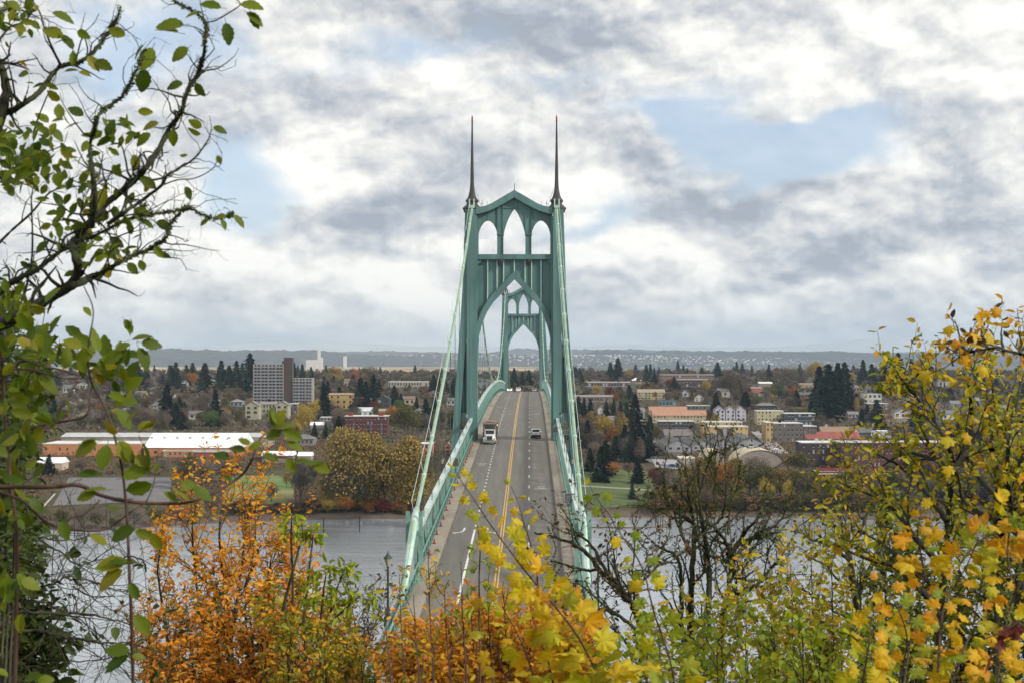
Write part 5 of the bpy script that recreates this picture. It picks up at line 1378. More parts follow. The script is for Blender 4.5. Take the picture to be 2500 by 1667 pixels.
TR = [
 ('bare', 100, 1290, 1230, 1.3), ('olive', 150, 1290, 1240, 1.3), ('grey', 200, 1294, 1236, 1.3), ('ash', 240, 1290, 1240, 1.4), ('grey', 330, 1292, 1240, 1.4), ('olive', 380, 1290, 1236, 1.3), ('bare', 430, 1288, 1220, 1.3), ('gold', 480, 1280, 1215, 1.3), ('bare', 520, 1272, 1200, 1.2), ('olive', 280, 1296, 1262, 1.6), ('conifer', 120, 1160, 1110, 1.2), ('bare', 200, 1158, 1115, 1.4), ('olive', 300, 1156, 1118, 1.5), ('grey', 400, 1160, 1112, 1.3), ('olive', 60, 1180, 1120, 1.5), ('grey', 20, 1230, 1150, 1.4), ('ash', 540, 1180, 1120, 1.2), ('ash', 580, 1160, 1118, 1.2), ('bare', 730, 1165, 1118, 1.2), ('ash', 770, 1180, 1110, 1.1),
 ('conifer', 610, 958, 862, 1.0), ('conifer', 338, 955, 892, 1.3), ('conifer', 357, 945, 884, .9), ('conifer', 429, 948, 884, 1.0), ('conifer', 418, 950, 892, 1), ('conifer', 470, 940, 885, 1), ('conifer', 455, 940, 890, 1), ('conifer', 500, 960, 886, 1.3),
 ('conifer', 540, 950, 880, 1.0), ('conifer', 560, 955, 892, 1.3), ('conifer', 578, 952, 880, .9), ('conifer', 592, 950, 886, .8), ('conifer', 408, 1034, 938, 1.15), ('conifer', 526, 1040, 950, .8), ('conifer', 719, 940, 886, .7), ('conifer', 738, 935, 888, .8),
 ('conifer', 761, 940, 902, .8), ('conifer', 790, 1022, 935, 1.0), ('conifer', 880, 1002, 922, 1.0), ('conifer', 893, 998, 930, 1.0), ('conifer', 912, 985, 914, 1.0), ('conifer', 1058, 965, 914, 1.0), ('conifer', 1072, 960, 922, 1), ('conifer', 1040, 1042, 972, .9), ('conifer', 1060, 1030, 968, .9),
 ('conifer', 768, 1070, 1030, .8), ('conifer', 795, 1070, 1032, .8), ('conifer', 826, 1020, 1003, .9), ('conifer', 1087, 960, 925, 1), ('conifer', 1255, 945, 898, 1.1), ('conifer', 1275, 940, 905, 1), ('conifer', 1292, 940, 903, 1),
 ('conifer', 2000, 1008, 895, 1.1), ('conifer', 2022, 1012, 889, 1.1), ('conifer', 2045, 1005, 886, .9), ('conifer', 2062, 1000, 884, .9), ('conifer', 2010, 1030, 925, 1.1), ('conifer', 2107, 948, 878, 1.0), ('conifer', 2128, 950, 888, 1.0), ('conifer', 2158, 965, 878, 1.0), ('conifer', 2192, 960, 861, .9),
 ('conifer', 2178, 962, 880, .9), ('conifer', 2225, 955, 876, .9), ('conifer', 2140, 1046, 975, 1.1), ('conifer', 2117, 1030, 985, 1.1), ('conifer', 2235, 1040, 985, 1.2), ('conifer', 2205, 960, 895, .9),
 ('conifer', 1508, 928, 874, 1.3), ('conifer', 1490, 928, 884, 1.1), ('conifer', 1398, 922, 890, 1.2), ('conifer', 1415, 922, 897, 1.2), ('conifer', 1578, 930, 889, .8), ('conifer', 1587, 928, 889, .8), ('conifer', 1597, 926, 897, .8), ('conifer', 1655, 912, 879, .8), ('conifer', 1668, 912, 889, .9),
 ('conifer', 1752, 928, 884, 1.1), ('conifer', 1798, 922, 883, .9), ('conifer', 1812, 925, 887, 1.0), ('conifer', 1877, 928, 889, 1.0), ('conifer', 1953, 910, 886, .8), ('conifer', 1550, 1062, 962, .85), ('conifer', 1498, 1018, 975, .8), ('conifer', 1480, 1018, 978, .9), ('conifer', 1515, 1020, 978, .8), ('conifer', 1530, 1020, 980, .9),
 ('conifer', 1412, 1014, 966, .9), ('conifer', 1426, 1018, 970, .9), ('conifer', 1441, 1020, 972, .9), ('conifer', 1467, 1175, 1090, 1.1), ('conifer', 1478, 1160, 1072, 1.0), ('conifer', 1503, 1120, 1062, 1.0), ('conifer', 1570, 1118, 1056, 1.2), ('conifer', 1585, 1112, 1052, 1.1), ('conifer', 1440, 1150, 1092, 1.1),
 ('spruce', 1557, 1178, 1117, 1.25), ('spruce', 1543, 1217, 1177, .9), ('conifer', 1820, 998, 955, 1.9), ('conifer', 1645, 955, 920, 1.5),
 ('gold', 855, 1238, 1066, .8), ('gold', 890, 1240, 1042, .75), ('olive', 925, 1238, 1092, .8), ('gold', 985, 1246, 1090, .8), ('ash', 820, 1238, 1110, .9), ('ash', 860, 1246, 1130, 1.0), ('gold', 840, 1240, 1048, .95), ('gold', 872, 1238, 1030, 1.0), ('gold', 905, 1236, 1060, .95), ('gold', 965, 1244, 1075, .95), ('gold', 1002, 1246, 1070, 1.0), ('gold', 1030, 1235, 1120, 1.0), ('olive', 990, 1072, 976, 1.2), ('gold', 940, 1230, 1110, 1.0), ('gold', 800, 1238, 1145, 1.0),
 ('yellow', 745, 1062, 980, .9), ('yellow', 765, 1030, 968, .8), ('yellow', 723, 1066, 1020, 1.0), ('orange', 469, 948, 904, 1.2), ('gold', 822, 942, 890, 1.2), ('orange', 868, 935, 898, 1.1), ('bare', 905, 945, 888, 1.3), ('maroon', 815, 1004, 988, 1.8), ('maroon', 913, 1008, 977, 1.3),
 ('grey', 505, 1190, 1115, 1.2), ('grey', 663, 1226, 1178, 1.1), ('grey', 735, 1226, 1124, 1.0), ('grey', 812, 1240, 1150, 1.0), ('bare', 448, 1185, 1110, 1.0), ('olive', 465, 1200, 1100, .7), ('bare', 560, 1180, 1120, 1.1), ('gold', 700, 1190, 1148, 1.0), ('orange', 635, 1160, 1125, .8),
 ('yellow', 1478, 1075, 1008, 1.2), ('gold', 1515, 1075, 1012, 1.2), ('orange', 1510, 1070, 1044, 1.4), ('bare', 1430, 1080, 1015, 1.3), ('bare', 1450, 1110, 1045, 1.3), ('grey', 1530, 1120, 1060, 1.2), ('orange', 1497, 1165, 1122, 1.3), ('bare', 1535, 1160, 1122, 1.2),
 ('bare', 1784, 975, 900, 1.3), ('bare', 1760, 965, 920, 1.2), ('green', 1900, 975, 935, 1.3), ('green', 1850, 990, 962, 1.6), ('yellow', 1722, 965, 925, .9), ('orange', 1970, 1000, 965, .9), ('bare', 1925, 945, 890, 1.2), ('green', 1940, 930, 893, 1.0), ('gold', 1990, 940, 877, 1.1), ('gold', 2250, 960, 880, 1.1), ('maroon', 2145, 945, 920, 1.2),
 ('yellow', 1535, 925, 898, 1.3), ('yellow', 1570, 952, 930, .7), ('orange', 1600, 975, 952, .7), ('gold', 2080, 940, 905, 1.2), ('olive', 1955, 1160, 1095, 1.5), ('gold', 2082, 1215, 1128, 1.3), ('gold', 2110, 1212, 1135, 1.2), ('gold', 2030, 1140, 1105, 1.4),
 ('gold', 1655, 1195, 1150, 1.2), ('gold', 1715, 1210, 1105, .9), ('gold', 1735, 1222, 1120, .9), ('orange', 1765, 1225, 1115, .9), ('gold', 1795, 1225, 1120, 1.0), ('grey', 1830, 1220, 1110, 1.0), ('olive', 1865, 1222, 1125, 1.1), ('gold', 1905, 1225, 1130, 1.0), ('olive', 1935, 1225, 1135, 1.1), ('yellow', 1925, 1238, 1165, .6), ('gold', 1680, 1220, 1140, 1.1),
 ('bare', 1620, 1215, 1130, 1.0), ('maroon', 1595, 1185, 1135, 1.1), ('grey', 1640, 1225, 1150, 1.1), ('yellow', 1993, 1240, 1172, 1.0), ('bare', 1970, 1235, 1150, 1.2), ('olive', 2010, 1238, 1160, 1.1), ('bare', 2050, 1236, 1170, 1.3), ('olive', 1590, 1230, 1190, 1.3), ('yellow', 1645, 1215, 1175, .8),
 ('yellow', 1870, 1234, 1160, .8), ('grey', 1850, 1205, 1110, 1.0), ('bare', 1560, 1128, 1085, 1.2)]
for (kd, u, vb, vt, wd) in TR: tree(kd, u, vb, vt, None, wd)
# shrubs along both stretches of bank
rs = random.Random(3)
for i in range(46):
    u = 560 + 10.5 * i + rs.uniform(-4, 4)
    if 1010 < u: break
    kd = rs.choice(['shrub', 'shrub', 'orange', 'bare', 'gold', 'yellow', 'maroon'])
    where = 'below the yellow green field' if u < 720 else 'below the bare grey trees' if u < 800 else 'at the foot of the golden poplars' if u < 920 else 'just left of the bridge cable'
    tree(kd, u, rs.uniform(1246, 1256), rs.uniform(1208, 1232), 'low ' + DESC[kd].replace('tree', 'shrub').replace('bank ', '') + ' on the river bank ' + where, rs.uniform(1.2, 1.9), group='shrubs on the left river bank')
for i in range(56):
    u = 1600 + 10.5 * i + rs.uniform(-4, 4)
    kd = rs.choice(['shrub', 'olive', 'bare', 'gold', 'olive', 'grey'])
    where = 'beside the park lawn' if u < 1680 else 'in front of the arched sheds' if u < 1930 else 'below the raised terrace' if u < 2140 else 'far right of the raised terrace'
    tree(kd, u, rs.uniform(1236, 1250), rs.uniform(1185, 1222), 'low ' + DESC[kd].replace('tree', 'shrub').replace('bank ', '') + ' on the right bank ' + where, rs.uniform(1.0, 1.7), group='shrubs on the right river bank')
# loose trees between the houses
counts = {}
NAMED = {r_[5] for r_ in base_rects}
def free(u, vt, vb, y, w):
    for (a, b, c, d, yy, _) in RECTS_ALL:
        ov = min(u + w, b) - max(u - w, a)
        if y < yy + 2 and ov > (2 * w * .35 if _ in NAMED else w * 1.5) and vt < d - (d - c) * .45 and vb > c: 
            return False
        if abs(y - yy) < 14 and u + 2 > a and u - 2 < b: return False
    return True
lawns = [(1390, 1605, 1128, 1240), (560, 720, 1150, 1235), (130, 425, 1160, 1240), (1560, 1680, 1095, 1150)]
placed = 0; tries = 0
while placed < 1000 and tries < 26000:
    tries += 1
    left = rs.random() < .47
    u = rs.uniform(-30, 1160) if left else rs.uniform(1215 if rs.random() < .2 else 1395, 2530)
    q = rs.random()
    v = 912 + 130 * q ** 1.5 if left else 912 + 220 * q ** 1.9
    if left and rs.random() < .25: v = rs.uniform(1030, 1060)
    if 1160 < u < 1330: v = rs.uniform(912, 940)
    if u > 2120 and rs.random() < .5: v = rs.uniform(1060, 1238)
    y = ground_y(v, xat(u, 1200)); 
    if any(a < u < b and c < v < d for a, b, c, d in lawns): continue
    r = rs.random()
    kd = 'conifer' if r < .17 else 'bare' if r < .38 else 'grey' if r < .55 else 'ash' if r < .68 else 'gold' if r < .74 else 'olive' if r < .86 else 'orange' if r < .88 else 'yellow' if r < .90 else 'maroon' if r < .925 else 'ash' if r < .97 else 'green'
    h = rs.uniform(9, 17) * (1.3 if kd == 'conifer' else 1)
    vt = v - h / y * F; w = h * .28 / y * F
    if not free(u, vt, v, y, w): continue
    if counts.get(kd, 0) >= 245: continue
    counts[kd] = counts.get(kd, 0) + 1
    tree(kd, u, v, vt, None, rs.uniform(.9, 1.35), False); placed += 1
# woods too far to count
def far_wood():
    Vs, Fs = [], []; o = 0
    lib = [clumpy(46, .5, .42, .42, .20, 8), clumpy(46, .5, .42, .42, .22, 8), conifer(40, .26, .3)]
    for k in range(4200):
        yy = rs.uniform(1500, 3900) if rs.random() < .8 else rs.uniform(4200, 9000); u = rs.uniform(-60, 2560)
        x = xat(u, yy); kk = 2 if rs.random() < .22 else rs.randrange(2)
        V, Fq = lib[kk]; h = rs.uniform(7, 13) * (1.3 if kk == 2 else 1)
        a = rs.uniform(0, 6.28); ca, sa = math.cos(a), math.sin(a)
        Wd = np.stack([(V[:, 0] * ca - V[:, 1] * sa) * h * 1.3 + x, (V[:, 0] * sa + V[:, 1] * ca) * h * 1.3 + yy, V[:, 2] * h + tz(x, yy) - .5], 1)
        if not free(u, 874 + (78 - tz(x, yy) - h) / yy * F, 874 + (78 - tz(x, yy)) / yy * F, yy, 2): continue
        if kk == 2: Vs2.append(Wd); 
        else: Vs.append(Wd); 
    return Vs
Vs2 = []
Vs1 = far_wood()
def join_q(name, L, m):
    V = np.concatenate(L); return arr_mesh(name, V, np.arange(len(V)).reshape(-1, 4), m)
o = place('distant_woods', join_q('distant_woods', Vs1, crown_mat('distant_brown_woods', (.06, .05, .035), (.12, .09, .06), (.22, .14, .07)))); o['kind'] = 'stuff'
o = place('distant_woods', join_q('distant_conifers', Vs2, CM_['conifer'])); o['kind'] = 'stuff'
# undergrowth on the far bank and along the water
def cover(name, n, xr, yr, hmin, hmax, m, size, cond=None):
    x = G.uniform(xr[0], xr[1], n); y = G.uniform(yr[0], yr[1], n)
    z = np.array([tz(a, b) for a, b in zip(x, y)])
    if cond is not None:
        k = cond(x, y, z); x, y, z = x[k], y[k], z[k]
    n = len(x)
    c = np.stack([x, y, z + hmin + (hmax - hmin) * G.random(n) ** 1.5], 1)
    s = size * (.5 + G.random(n))
    V, Fq = quads(c, rnd_dir(n), rnd_dir(n) + np.array([0, 0, .8]), s, s * 1.3)
    o = place(name, arr_mesh(name, V, Fq, m)); o['kind'] = 'stuff'; return o
def not_lawn(x, y, z):
    u = 1294.7 + F * x / y; v = 874 + (78 - z) / y * F
    ok = z > 2.5
    for a, b, c, d in lawns + [(1130, 1330, 1050, 1300)]: ok &= ~((u > a) & (u < b) & (v > c) & (v < d))
    for (a, b, c, d, yy, _) in RECTS_ALL: ok &= ~((u > a) & (u < b) & (v > c) & (v < d + 3) & (y < yy + 12))
    return ok
cover('undergrowth', 42000, (-330, 330), (712, 1000), .1, 2.2, CM_['shrub'], .9, not_lawn)
cover('undergrowth', 30000, (-560, 560), (1000, 1700), .1, 3.0, CM_['bare'], 1.6, not_lawn)
# ------------------------------------------------------------------ the vegetation close to the viewer
GR = np.random.default_rng(77)
def V3(a): return np.array(a, float)
def smooth_line(P_, n=4):
    """Catmull-Rom through the points, n steps per span; works on (k, d) arrays"""
    P_ = np.asarray(P_, float); k = len(P_)
    if k < 3: 
        return np.array([P_[0] + (P_[-1] - P_[0]) * t for t in np.linspace(0, 1, n + 1)])
    Q = np.vstack([2 * P_[0] - P_[1], P_, 2 * P_[-1] - P_[-2]]); out = []
    for i in range(1, k):
        p0, p1, p2, p3 = Q[i - 1], Q[i], Q[i + 1], Q[i + 2]
        for t in np.linspace(0, 1, n, endpoint=False):
            out.append(.5 * ((2 * p1) + (-p0 + p2) * t + (2 * p0 - 5 * p1 + 4 * p2 - p3) * t * t + (-p0 + 3 * p1 - 3 * p2 + p3) * t ** 3))
    out.append(P_[-1]); return np.array(out)

class Plant:
    def __init__(s, name, label, cat, group=None):
        s.t = thing(name, label, cat, group=group); s.tubes = []; s.lines = []
    def limb(s, pts, y, r0, r1, yj=.0, wob=0.0, grow=True):
        """limb through photo pixels at distance y (yj: drift in depth), radii in metres"""
        n = len(pts); W_ = []
        for i, (u, v) in enumerate(pts):
            yy = y + yj * math.sin(1.7 * i + u * .01) + (yj * i / n)
            W_.append(tuple(P(u, v, yy)))
        L = smooth_line(W_, 4)
        if wob: L[1:-1] += GR.normal(size=L[1:-1].shape) * wob
        R_ = np.linspace(r0, r1, len(L)) * (1 + .08 * np.sin(np.arange(len(L)) * 2.2))
        s.tubes.append((L, R_, 7))
        if grow: s.lines.append((L, R_))
        return (L, R_)
    def ramify(s, lines, per_m, Lr, ang=(25, 65), up=.25, kr=.55, rmin=.0012, seg=5, wob=.12, t0=.15, sides=4, toward=None, tip=True):
        """side twigs; returns them as new lines"""
        new = []
        for L, R_ in lines:
            d = np.diff(L, axis=0); sl = np.linalg.norm(d, axis=1); tot = sl.sum(); cs = np.concatenate([[0], np.cumsum(sl)])
            n = GR.poisson(per_m * tot)
            for _ in range(n):
                q = t0 + (1 - t0) * GR.random(); a = q * tot; i = min(len(sl) - 1, np.searchsorted(cs, a) - 1); i = max(i, 0)
                f = (a - cs[i]) / max(sl[i], 1e-9); p = L[i] * (1 - f) + L[i + 1] * f; r = (R_[i] * (1 - f) + R_[i + 1] * f) * kr
                r = max(rmin, r)
                dr = d[i] / max(sl[i], 1e-9); side = np.cross(dr, GR.normal(size=3)); side /= np.linalg.norm(side) + 1e-9
                an = math.radians(GR.uniform(*ang)); v = dr * math.cos(an) + side * math.sin(an) + np.array([0, 0, up])
                if toward is not None: v = v + np.asarray(toward)
                v /= np.linalg.norm(v); ln = GR.uniform(*Lr) * (1 - .35 * q)
                pts = [p]; c = v.copy()
                for k in range(seg):
                    c = c + GR.normal(size=3) * wob + np.array([0, 0, up * .12]); c /= np.linalg.norm(c)
                    pts.append(pts[-1] + c * ln / seg)
                pts = np.array(pts); rr_ = np.linspace(r, max(rmin * .6, r * .25), len(pts))
                s.tubes.append((pts, rr_, sides)); new.append((pts, rr_))
        return new
    def build(s, m, name='branches', moss=None):
        V, Fq, o = [], [], 0
        for pts, rad, n in s.tubes:
            k = len(pts); T = np.gradient(pts, axis=0); T /= np.linalg.norm(T, axis=1, keepdims=True) + 1e-12
            ref = np.tile(np.array([.31, .11, .94]), (k, 1)); X = np.cross(T, ref); X /= np.linalg.norm(X, axis=1, keepdims=True) + 1e-9
            Y = np.cross(T, X); an = np.arange(n) * 2 * np.pi / n
            ring = pts[:, None, :] + (X[:, None, :] * np.cos(an)[None, :, None] + Y[:, None, :] * np.sin(an)[None, :, None]) * np.asarray(rad)[:, None, None]
            V.append(ring.reshape(-1, 3))
            a = np.arange(k - 1)[:, None] * n; j = np.arange(n)[None, :]; j2 = (j + 1) % n
            Fq.append((np.stack([a + j, a + j2, a + n + j2, a + n + j], -1).reshape(-1, 4)) + o); o += k * n
        me = arr_mesh(name, np.concatenate(V), np.concatenate(Fq), m, True)
        return place(name, me, s.t)

def leaf_points(lines, per_m, t0=.3, spread=.0):
    P_, D = [], []
    for L, R_ in lines:
        d = np.diff(L, axis=0); sl = np.linalg.norm(d, axis=1); tot = sl.sum(); cs = np.concatenate([[0], np.cumsum(sl)])
        n = GR.poisson(per_m * tot * (1 - t0)) + (1 if per_m > 3 else 0)
        for k in range(n):
            a = (t0 + (1 - t0) * (GR.random() if k else 1.0)) * tot; i = int(np.clip(np.searchsorted(cs, a) - 1, 0, len(sl) - 1)); f = (a - cs[i]) / max(sl[i], 1e-9)
            P_.append(L[i] * (1 - f) + L[i + 1] * f); D.append(d[i] / max(sl[i], 1e-9))
    return np.array(P_).reshape(-1, 3), np.array(D).reshape(-1, 3)

def leaf_stuff(name, P_, D, size, m, parent, wid=.5, droop=.25, out=1.0, var=.45, stalk=.15):
    """many small folded leaves as one mesh; each leaf two quads along its midrib"""
    n = len(P_)
    if n == 0: return
    side = np.cross(D, GR.normal(size=(n, 3))); side /= np.linalg.norm(side, axis=1, keepdims=True) + 1e-9
    ax = D * .5 + side * out + np.array([0, 0, -droop]); ax /= np.linalg.norm(ax, axis=1, keepdims=True)
    nr = np.array([0, -.35, .75]) + GR.normal(size=(n, 3)) * .55
    w = np.cross(ax, nr); w /= np.linalg.norm(w, axis=1, keepdims=True) + 1e-9
    nn = np.cross(w, ax)
    s = (size * (1 - var + 2 * var * GR.random(n)))[:, None]
    b = P_ + ax * s * stalk; h = wid / 2
    fold = nn * s * .10; curl = -nn * s * .12 * GR.random((n, 1)) * 2
    V = np.stack([b, b + ax * s * .3 + w * s * h * .92 + fold, b + ax * s * .68 + w * s * h * .8 + fold + curl * .5, b + ax * s + curl,
                  b + ax * s * .68 - w * s * h * .8 + fold + curl * .5, b + ax * s * .3 - w * s * h * .92 + fold], 1)
    i = np.arange(n)[:, None] * 6
    Fq = np.stack([i + np.array([0, 1, 2, 3]), i + np.array([3, 4, 5, 0])], 1).reshape(-1, 4)
    o = place(name, arr_mesh(name, V.reshape(-1, 3), Fq, m), parent); o['kind'] = 'stuff'; return o

def ovate_mesh(name, m, wid=.56, n=7, curl=.18, fold=.12, serr=.02, asym=0.0):
    V, Fq = [], []
    for i in range(n + 1):
        t = i / n; w = wid / 2 * (math.sin(math.pi * t ** .85) ** .8 if 0 < t < 1 else 0)
        z = -curl * t * t
        e = serr * (1 if i % 2 else -1)
        V += [(-w - e * (0 < t < 1), t, z + fold * w * 2.2), (-w * .5, t, z + fold * w * .9), (asym * math.sin(math.pi * t), t, z), (w * .5, t, z + fold * w * .9), (w + e * (0 < t < 1), t, z + fold * w * 2.2)]
    for i in range(n):
        for j in range(4):
            a = i * 5 + j; Fq.append((a, a + 1, a + 6, a + 5))
    mb = MB(); mb.add(V, Fq); mb.tube([(0, -.22, .03), (0, 0, 0)], .012, 4)
    return mb.mesh(name, m, True)
def maple_mesh(name, m, seed=0, curl=.2):
    r_ = random.Random(seed)
    lobes = [(0, 1.0), (50, .92), (-50, .92), (108, .66), (-108, .66)]
    def rad(a):
        best = 0
        for la, lr in lobes:
            d = abs((a - la + 180) % 360 - 180); best = max(best, lr * (1 - .44 * min(1, d / 31.0) ** 1.1))
        best = max(best, .54)
        if abs(a) > 150: best *= max(.12, 1 - (abs(a) - 150) / 32)
        return best * (1 + .05 * math.cos(math.radians(a * 17)))
    N = 44; mb = MB(); c = (0, .30, 0); V = [c]; mid = []; edge = []
    for i in range(N):
        a = -176 + 352 * i / (N - 1); rr_ = rad(a) * .62
        for q, lst in ((.55, mid), (1.0, edge)):
            rr_ *= r_.uniform(.93, 1.05); x = math.sin(math.radians(a)) * rr_ * q; y = .30 + math.cos(math.radians(a)) * rr_ * q
            z = -curl * (x * x * 1.6 + (y - .3) ** 2) + .05 * math.cos(math.radians(a * 7)) * q * q + .02 * r_.uniform(-1, 1)
            lst.append((x, y, z))
    V = [c] + mid + edge; Fq = []
    for i in range(N - 1):
        Fq.append((0, 1 + i, 2 + i)); Fq.append((1 + i, 1 + N + i, 2 + N + i, 2 + i))
    mb.add(V, Fq); mb.tube([(0, -.35, .04), (0, .02, 0), (0, .30, .0)], .011, 4)
    return mb.mesh(name, m, True)

def put_leaf(me, p, ax, nr, size, parent, name='leaf'):
    ax = Vector(ax).normalized(); nr = Vector(nr)
    x = ax.cross(nr)
    if x.length < 1e-4: x = ax.orthogonal()
    x.normalize(); z = x.cross(ax)
    M = Matrix((x, ax, z)).transposed().to_4x4() @ Matrix.Diagonal((size, size, size, 1))
    M.translation = Vector(p)
    o = bpy.data.objects.new(name, me); COL.objects.link(o); o.parent = parent; o.matrix_world = M
    return o

CAMR = CM @ Vector((1, 0, 0)); CAMU = CM @ Vector((0, 1, 0)); CAMB = CM @ Vector((0, 0, 1))
def leaf_at(meshes, u, v, y, ang, size_px, parent, face=.6, m=None):
    """leaf whose stalk end sits at pixel (u, v), pointing ang degrees (0 right, 90 up), at distance y"""
    a = math.radians(ang); ax = CAMR * math.cos(a) + CAMU * math.sin(a) + CAMB * GR.uniform(-.25, .25)
    nr = CAMB * face + Vector((0, 0, .5)) + Vector(GR.normal(size=3)) * .35
    o = put_leaf(meshes[GR.integers(len(meshes))], P(u, v, y), ax, nr, size_px / F * y, parent)
    return o

M_barkd = mat('mossy_dark_bark', (.018, .015, .011), .95, (.035, .042, .012), 14, bump=.6, bscale=60)
M_barkr = mat('red_brown_stem', (.075, .032, .02), .7, (.05, .03, .02), 8)
M_barkb = mat('dark_brown_bark', (.03, .024, .02), .95, (.06, .06, .02), 6, bump=.5, bscale=30)
M_moss = mat('green_moss', (.05, .065, .01), 1.0, (.09, .11, .02), 30)
L_green = leaf_mat('green_leaf', [(.045, .09, .006), (.085, .14, .008), (.13, .19, .01), (.19, .24, .012), (.06, .11, .012), (.24, .26, .012)], .5, vein=True)
L_gedge = leaf_mat('yellowing_leaf', [(.16, .20, .01), (.24, .22, .01), (.30, .22, .012)], .42, vein=True)
L_maple = leaf_mat('yellow_maple_leaf', [(.46, .47, .02), (.62, .54, .02), (.74, .56, .02), (.76, .48, .02), (.40, .44, .03)], .45, vein='palm')
L_amber = leaf_mat('amber_maple_leaf', [(.66, .50, .015), (.76, .46, .015), (.78, .37, .015), (.56, .48, .02), (.70, .30, .015), (.42, .42, .02)], .45, vein='palm')
L_lime = leaf_mat('lime_leaf', [(.20, .30, .02), (.30, .36, .03), (.40, .40, .03)], .45, vein='palm')
I_orange = leaf_mat('orange_small_leaf', [(.66, .25, .02), (.80, .34, .025), (.60, .19, .02), (.84, .42, .03), (.40, .13, .015), (.74, .44, .06)], .4, island=True)
I_gold = leaf_mat('golden_small_leaf', [(.62, .40, .02), (.74, .42, .02), (.50, .38, .02), (.74, .30, .02), (.34, .32, .02)], .42, island=True)
I_olive = leaf_mat('olive_small_leaf', [(.16, .19, .02), (.24, .26, .02), (.36, .32, .02), (.12, .15, .015)], .4, island=True)
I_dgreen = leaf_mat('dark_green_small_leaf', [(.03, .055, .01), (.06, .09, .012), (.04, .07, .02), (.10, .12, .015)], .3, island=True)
I_yg = leaf_mat('yellow_green_small_leaf', [(.28, .33, .02), (.42, .42, .02), (.60, .48, .02), (.68, .42, .02), (.18, .23, .02), (.62, .30, .02)], .42, island=True)
I_lgreen = leaf_mat('fresh_small_leaf', [(.20, .30, .02), (.30, .40, .03), (.42, .46, .02), (.14, .22, .02), (.52, .48, .03)], .42, island=True)
I_brown = leaf_mat('withered_brown_leaf', [(.07, .035, .015), (.11, .05, .02), (.05, .03, .018), (.15, .07, .02)], .25, island=True)
OV = [ovate_mesh('leaf', L_green, .58, 10, .15, .10), ovate_mesh('leaf', L_green, .64, 10, .3, .06, asym=.03), ovate_mesh('leaf', L_green, .52, 7, .05, .2), ovate_mesh('leaf', L_gedge, .6, 7, .2, .1)]
OV = OV[:3] * 4 + OV[3:]
MP = [maple_mesh('leaf', L_maple, 1, .5), maple_mesh('leaf', L_maple, 2, 1.1), maple_mesh('leaf', L_maple, 3, .2), maple_mesh('leaf', L_maple, 13, .8)]
MA = [maple_mesh('leaf', L_amber, 4, .5), maple_mesh('leaf', L_amber, 5, 1.1), maple_mesh('leaf', L_amber, 6, .2), maple_mesh('leaf', L_amber, 14, .8)]
MLm = [maple_mesh('leaf', L_lime, 7, .3), maple_mesh('leaf', L_lime, 8, .5)]

def zz(pts, ox=0, oy=0, k=1.0): return [(ox + x / k, oy + y / k) for x, y in pts]
def moss_tufts(plant, lines, per_m, r):
    P_, D = leaf_points(lines, per_m, 0.0)
    if len(P_) == 0: return
    off = GR.normal(size=P_.shape); off /= np.linalg.norm(off, axis=1, keepdims=True)
    P_ = P_ + off * (r * GR.random((len(P_), 1)))
    n = len(P_); V, Fq = quads(P_, GR.normal(size=(n, 3)), GR.normal(size=(n, 3)), np.full(n, r * .6), r * (.7 + .9 * GR.random(n)))
    o = place('moss', arr_mesh('moss', V, Fq, M_moss), plant.t); o['kind'] = 'stuff'

